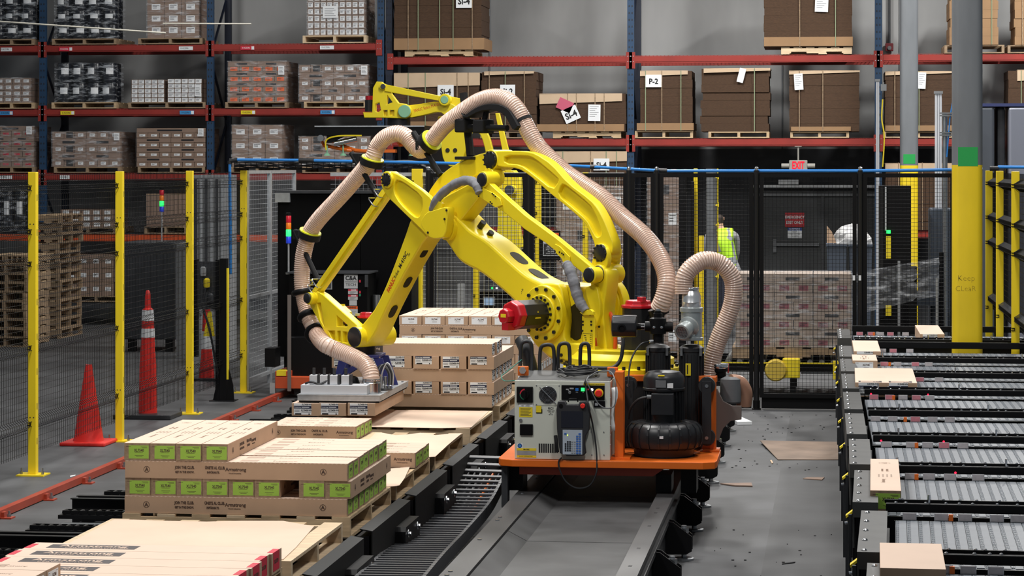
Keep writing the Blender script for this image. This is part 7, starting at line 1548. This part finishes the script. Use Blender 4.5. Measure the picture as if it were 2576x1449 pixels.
# grey machine housings at the right edge
mat('housing_grey', (.13, .145, .17), .38, .2); mat('housing_shiny', (.40, .42, .50), .3, .5)
r = thing('machine_housing', 'tall grey blue machine housings right of the near column', 'machine', (P(2500, 400, 28.0).x, 28.0, 0)); kx = lambda x: P(x, 400, 28.0).x - r.location.x; zt_ = P(2500, 268, 28.0).z
for x0, x1, mt in ((2440, 2502, 'housing_grey'), (2510, 2530, 'dark_grey'), (2537, 2640, 'housing_shiny')): MB().box(kx(x0), kx(x1), .0 if x0 != 2510 else .1, .8, 0, zt_).build('housing', mt, r, bevel=.03)
MB().box(kx(2440), kx(2640), -.01, .8, zt_, zt_ + .035).build('top_rim', mat('rim_blue', (.06, .075, .20), .4), r)
# padded roll column, bollards, posts seen through the fence
r = thing('roll_column', 'grey ribbed roll column with yellow edge clips behind the black fence', 'post', (P(1790, 500, 27.0).x, 27.0, 0)); zt_ = P(1790, 424, 27.0).z; R_ = .062; prof = [(R_, .02)]
for k in range(60): prof += [(R_, .05 + k * (zt_ - .1) / 60), (R_ * .93, .05 + (k + .5) * (zt_ - .1) / 60)]
MB().lathe(prof + [(R_, zt_)], n=18).build('roll', 'mid_grey', r, True); MB().box(R_ * .98, R_ + .012, -.01, .01, .0, zt_).build('edge_strip', 'sticker_yellow', r)
for y in (446, 516, 566, 695): zq = P(1790, y, 27.0).z; MB().prism([(R_ - .02, zq), (R_ + .02, zq + .03), (R_ + .02, zq - .02)], -.07, -.05).build('clip', 'sticker_yellow', r)
MB().box(-.1, .1, -.1, .1, 0, .02).build('foot', 'black', r)
for x, w_, y0, mt, lb in ((1764, 13, 593, 'yellow', 'short yellow bollard behind the fence left of the roll column'), (1750, 10, 424, 'yellow', 'tall yellow post behind the fence left of the roll column'), (1742, 9, 457, 'black', 'black square post behind the fence left of the tall yellow post'), (1717, 18, 440, 'black', 'wide black post behind the fence right of the pale stack')):
    a = P(x, y0, 27.6 + .1 * (w_ % 4)); k_ = S(27.6, a.x); r = thing('guard_post', lb, 'post', (a.x, a.y, 0)); MB().box(-w_ * k_ / 2, w_ * k_ / 2, -w_ * k_ / 2, w_ * k_ / 2, .012, a.z).build('post', mt, r, bevel=.004); MB().box(-.09, .09, -.09, .09, 0, .012).build('foot_plate', mt, r)
# bins with bags by the exit door
r = thing('waste_cart', 'dark blue grey bins with white bags by the dark door', 'bin', (P(2138, 700, 33.0).x, 33.0, 0)); kx = lambda x: P(x, 640, 33.0).x - r.location.x; kz = lambda y: P(2138, y, 33.0).z
for x0, x1 in ((2080, 2130), (2136, 2194)):
    MB().prism([(kx(x0) + .03, .02), (kx(x1) - .03, .02), (kx(x1), kz(620)), (kx(x0), kz(620))], 0, .6).build('bin_body', 'blue_grey', r, bevel=.01); MB().box(kx(x0) - .01, kx(x1) + .01, -.02, .62, kz(620), kz(615)).build('bin_rim', 'blue_grey', r)
rnd = random.Random(9); m = MB(); c = Vector((kx(2146), .3, kz(616))); prev = None
for j in range(7):
    t = j / 6; rad = .24 * math.cos(t * PI / 2 * .96); ring = []
    for k in range(16): an = 2 * PI * k / 16; q = rad * rnd.uniform(.82, 1.12); m.v.append((c.x + q * math.cos(an) * 1.15, c.y + q * math.sin(an), c.z + .26 * math.sin(t * PI / 2) + rnd.uniform(-.02, .02)))
    if prev is not None: m.bridge(prev, 16 * j, 16)
    prev = 16 * j
m.face(range(96, 112)); m.build('white_bag', mat('bag_white', (.5, .5, .5), .4), r); MB().prism([(kx(2080), kz(612)), (kx(2104), kz(612)), (kx(2094), kz(585)), (kx(2080), kz(568))], .1, .11).build('cardboard_flap', 'carton', r)
# operator station and warning board behind the robot
r = thing('operator_station', 'small control console with a screen and green lamp behind the robot', 'console', (P(1240, 740, 27.6).x, 27.6, 0)); kx = lambda x: P(x, 740, 27.6).x - r.location.x; kz = lambda y: P(1240, y, 27.6).z
MB().box(kx(1205), kx(1290), 0, .35, 0, kz(735)).build('console', 'black', r); MB().box(kx(1205), kx(1290), -.05, .0, kz(733), kz(712)).build('button_panel', 'dark_grey', r); q = MB().box(kx(1216), kx(1246), -.03, -.001, kz(770), kz(746)).build('screen_frame', 'mid_grey', r); MB().box(kx(1219), kx(1243), -.034, -.03, kz(767), kz(749)).build('screen', mat('screen_blue', (.22, .33, .48), .3, emit=.6), q)
MB().cyl((kx(1240), -.06, kz(724)), (kx(1240), -.05, kz(724)), .012, 10).build('green_lamp', 'lamp_green', r); MB().cyl((kx(1251), -.06, kz(724)), (kx(1251), -.05, kz(724)), .010, 10).build('white_lamp', 'led_white', r); MB().box(kx(1151), kx(1166), 0, .1, kz(790), kz(714)).build('white_unit', 'locker', r)
r = thing('warning_board', 'black panel with an orange headed WARNING sign behind the lower rod of the robot', 'sign', P(1386, 616, 26.55)); k_ = S(26.55, r.location.x)
MB().box(-30 * k_, 24 * k_, 0, .0165, -38 * k_, 36 * k_).build('panel', 'black', r); MB().box(-20 * k_, 20 * k_, -.003, 0, -28 * k_, 30 * k_).build('sheet', 'plate_white', r); q = MB().box(-20 * k_, 20 * k_, -.005, -.003, 14 * k_, 30 * k_).build('header', 'label_orange', r); text('lettering', 'WARNING', 8 * k_, (0, -.0055, 22 * k_), q, bold=.001)
MB().box(-18 * k_, 18 * k_, -.0045, -.003, -26 * k_, 2 * k_).build('black_block', 'ink', r); text('lettering', 'Stay clear of\nmoving robot.\nEnter the area\nonly with\npower locked', 4.4 * k_, (0, -.0052, -12 * k_), r, mats='white_paper')
# red bag lying on the top beam's mesh etc. is not needed
# ================================================================= PERSON BEHIND THE FENCE
YP = 34.6
cx_ = P(1838, 600, YP).x
pr = thing('person', 'person in a lime safety vest behind the fence, back turned, leaning left', 'person', (cx_, YP, 0))
mat('vest_lime', (.52, .92, .03), .6); mat('vest_grey', (.34, .36, .38), .4); mat('trousers', (.02, .024, .04), .8); mat('skin', (.55, .33, .24), .6); mat('hair', (.03, .02, .015), .7); mat('shirt_grey', (.30, .30, .32), .8)
def skin_body(name, verts, edges, mt, levels=2):
    me = bpy.data.meshes.new(name); me.from_pydata([v[:3] for v in verts], edges, []); o = bpy.data.objects.new(name, me); COL.objects.link(o)
    s = o.modifiers.new('skin', 'SKIN'); o.modifiers.new('sub', 'SUBSURF').levels = levels; o.modifiers['sub'].render_levels = levels
    if not me.skin_vertices: me.attributes
    me.update()
    if len(me.skin_vertices) == 0:
        bpy.context.view_layer.objects.active = o
    bpy.context.view_layer.update()
    sv = me.skin_vertices[0].data if len(me.skin_vertices) else None
    if sv:
        for k, v in enumerate(verts): sv[k].radius = (v[3], v[4] if len(v) > 4 else v[3])
        sv[0].use_root = True
    bpy.context.view_layer.update()
    m2 = bpy.data.meshes.new_from_object(o.evaluated_get(bpy.context.evaluated_depsgraph_get())); bpy.data.objects.remove(o)
    m2.materials.clear(); m2.materials.append(M(mt)); m2.polygons.foreach_set('use_smooth', [True] * len(m2.polygons)); return m2
lean = -.13
V = [(0, 0, .95, .15, .12), (lean * .35, 0, 1.12, .15, .115), (lean * .7, 0, 1.32, .17, .12), (lean * .9, 0, 1.44, .13, .10), (lean, -.0, 1.50, .06, .06), (lean * 1.25, .02, 1.56, .055, .055), (lean * 1.4, .03, 1.64, .085, .10), (lean * 1.45, .03, 1.73, .075, .09),
     (lean * .9 - .19, .02, 1.44, .065, .065), (lean - .25, .08, 1.20, .048, .048), (lean - .20, .28, 1.05, .038, .038), (lean - .18, .36, 1.03, .035, .022), (lean - .17, .43, 1.02, .02, .015),
     (lean * .9 + .19, .02, 1.43, .065, .065), (lean + .21, .15, 1.19, .048, .048), (lean + .17, .33, 1.02, .038, .038), (lean + .15, .41, 1.0, .035, .022), (lean + .14, .48, .99, .02, .015),
     (-.10, 0, .86, .095, .095), (-.11, -.01, .50, .065, .07), (-.12, .02, .10, .045, .045), (-.12, -.06, .05, .045, .035), (-.12, .12, .04, .04, .03),
     (.10, 0, .86, .095, .095), (.11, -.01, .50, .065, .07), (.12, .02, .10, .045, .045), (.12, -.06, .05, .045, .035), (.12, .12, .04, .04, .03)]
Ed = [(0, 1), (1, 2), (2, 3), (3, 4), (4, 5), (5, 6), (6, 7), (3, 8), (8, 9), (9, 10), (10, 11), (11, 12), (3, 13), (13, 14), (14, 15), (15, 16), (16, 17), (0, 18), (18, 19), (19, 20), (20, 21), (20, 22), (0, 23), (23, 24), (24, 25), (25, 26), (25, 27)]
try:
    bm_ = skin_body('body', V, Ed, 'shirt_grey')
    bm_.materials.append(M('trousers')); bm_.materials.append(M('skin')); bm_.materials.append(M('hair'))
    for p in bm_.polygons:
        z = p.center.z; h = abs(p.center.x - lean * 1.4) < .14
        p.material_index = 1 if z < .93 and abs(p.center.y) < .2 else (3 if z > 1.60 and (p.center.y < .07 or z > 1.72) else (2 if z > 1.52 or p.center.y > .26 else 0))
    link('body', bm_, pr)
    VV = [(0, 0, .90, .19, .15), (lean * .35, 0, 1.12, .195, .145), (lean * .7, 0, 1.32, .215, .15), (lean * .9, 0, 1.45, .18, .125), (lean * .9 - .15, .01, 1.455, .095, .095), (lean * .9 + .15, .01, 1.445, .095, .095)]
    vm = skin_body('safety_vest', VV, [(0, 1), (1, 2), (2, 3), (3, 4), (3, 5)], 'vest_lime'); vm.materials.append(M('vest_grey'))
    for p in vm.polygons:
        dx = abs(p.center.x - lean * .9 * max(0, (p.center.z - .95) / .5))
        if 1.04 < p.center.z < 1.11 or (.085 < dx < .125 and p.center.z > 1.10): p.material_index = 1
    link('safety_vest', vm, pr)
    hd = [(lean * 1.4 + .0, .125, 1.66)]
    MB().lathe([(.012, 0), (.016, .012), (.006, .028)], (lean * 1.4, .125, 1.655), (0, 1, -.2), 8).build('nose', 'skin', pr, True)
    for s_ in (-1, 1):
        MB().lathe([(.008, 0), (.011, .003), (.006, .007)], (lean * 1.4 + s_ * .03, .122, 1.685), (0, 1, 0), 8).build('eye', 'hair', pr, True); MB().lathe([(.022, 0), (.026, .008), (.012, .014)], (lean * 1.4 + s_ * .082, .03, 1.665), (s_, 0, 0), 10).build('ear', 'skin', pr, True)
    MB().box(lean * 1.4 - .022, lean * 1.4 + .022, .122, .128, 1.618, 1.626).build('mouth', 'label_red', pr)
    for s_, (hx_, hy_, hz_) in ((-1, (lean - .17, .43, 1.02)), (1, (lean + .14, .48, .99))):
        for f in range(4):
            MB().tube(spline([(hx_ - .024 + .016 * f, hy_ - .01, hz_), (hx_ - .026 + .017 * f, hy_ + .03 + .006 * (f in (1, 2)), hz_ - .006), (hx_ - .026 + .017 * f, hy_ + .055 + .008 * (f in (1, 2)), hz_ - .028)], 4), .0075, 8).build('finger', 'skin', pr, True)
        MB().tube(spline([(hx_ - s_ * .028, hy_ - .05, hz_), (hx_ - s_ * .05, hy_ - .02, hz_ - .005), (hx_ - s_ * .045, hy_ + .01, hz_ - .015)], 4), .009, 8).build('thumb', 'skin', pr, True)
except Exception as ex:
    raise
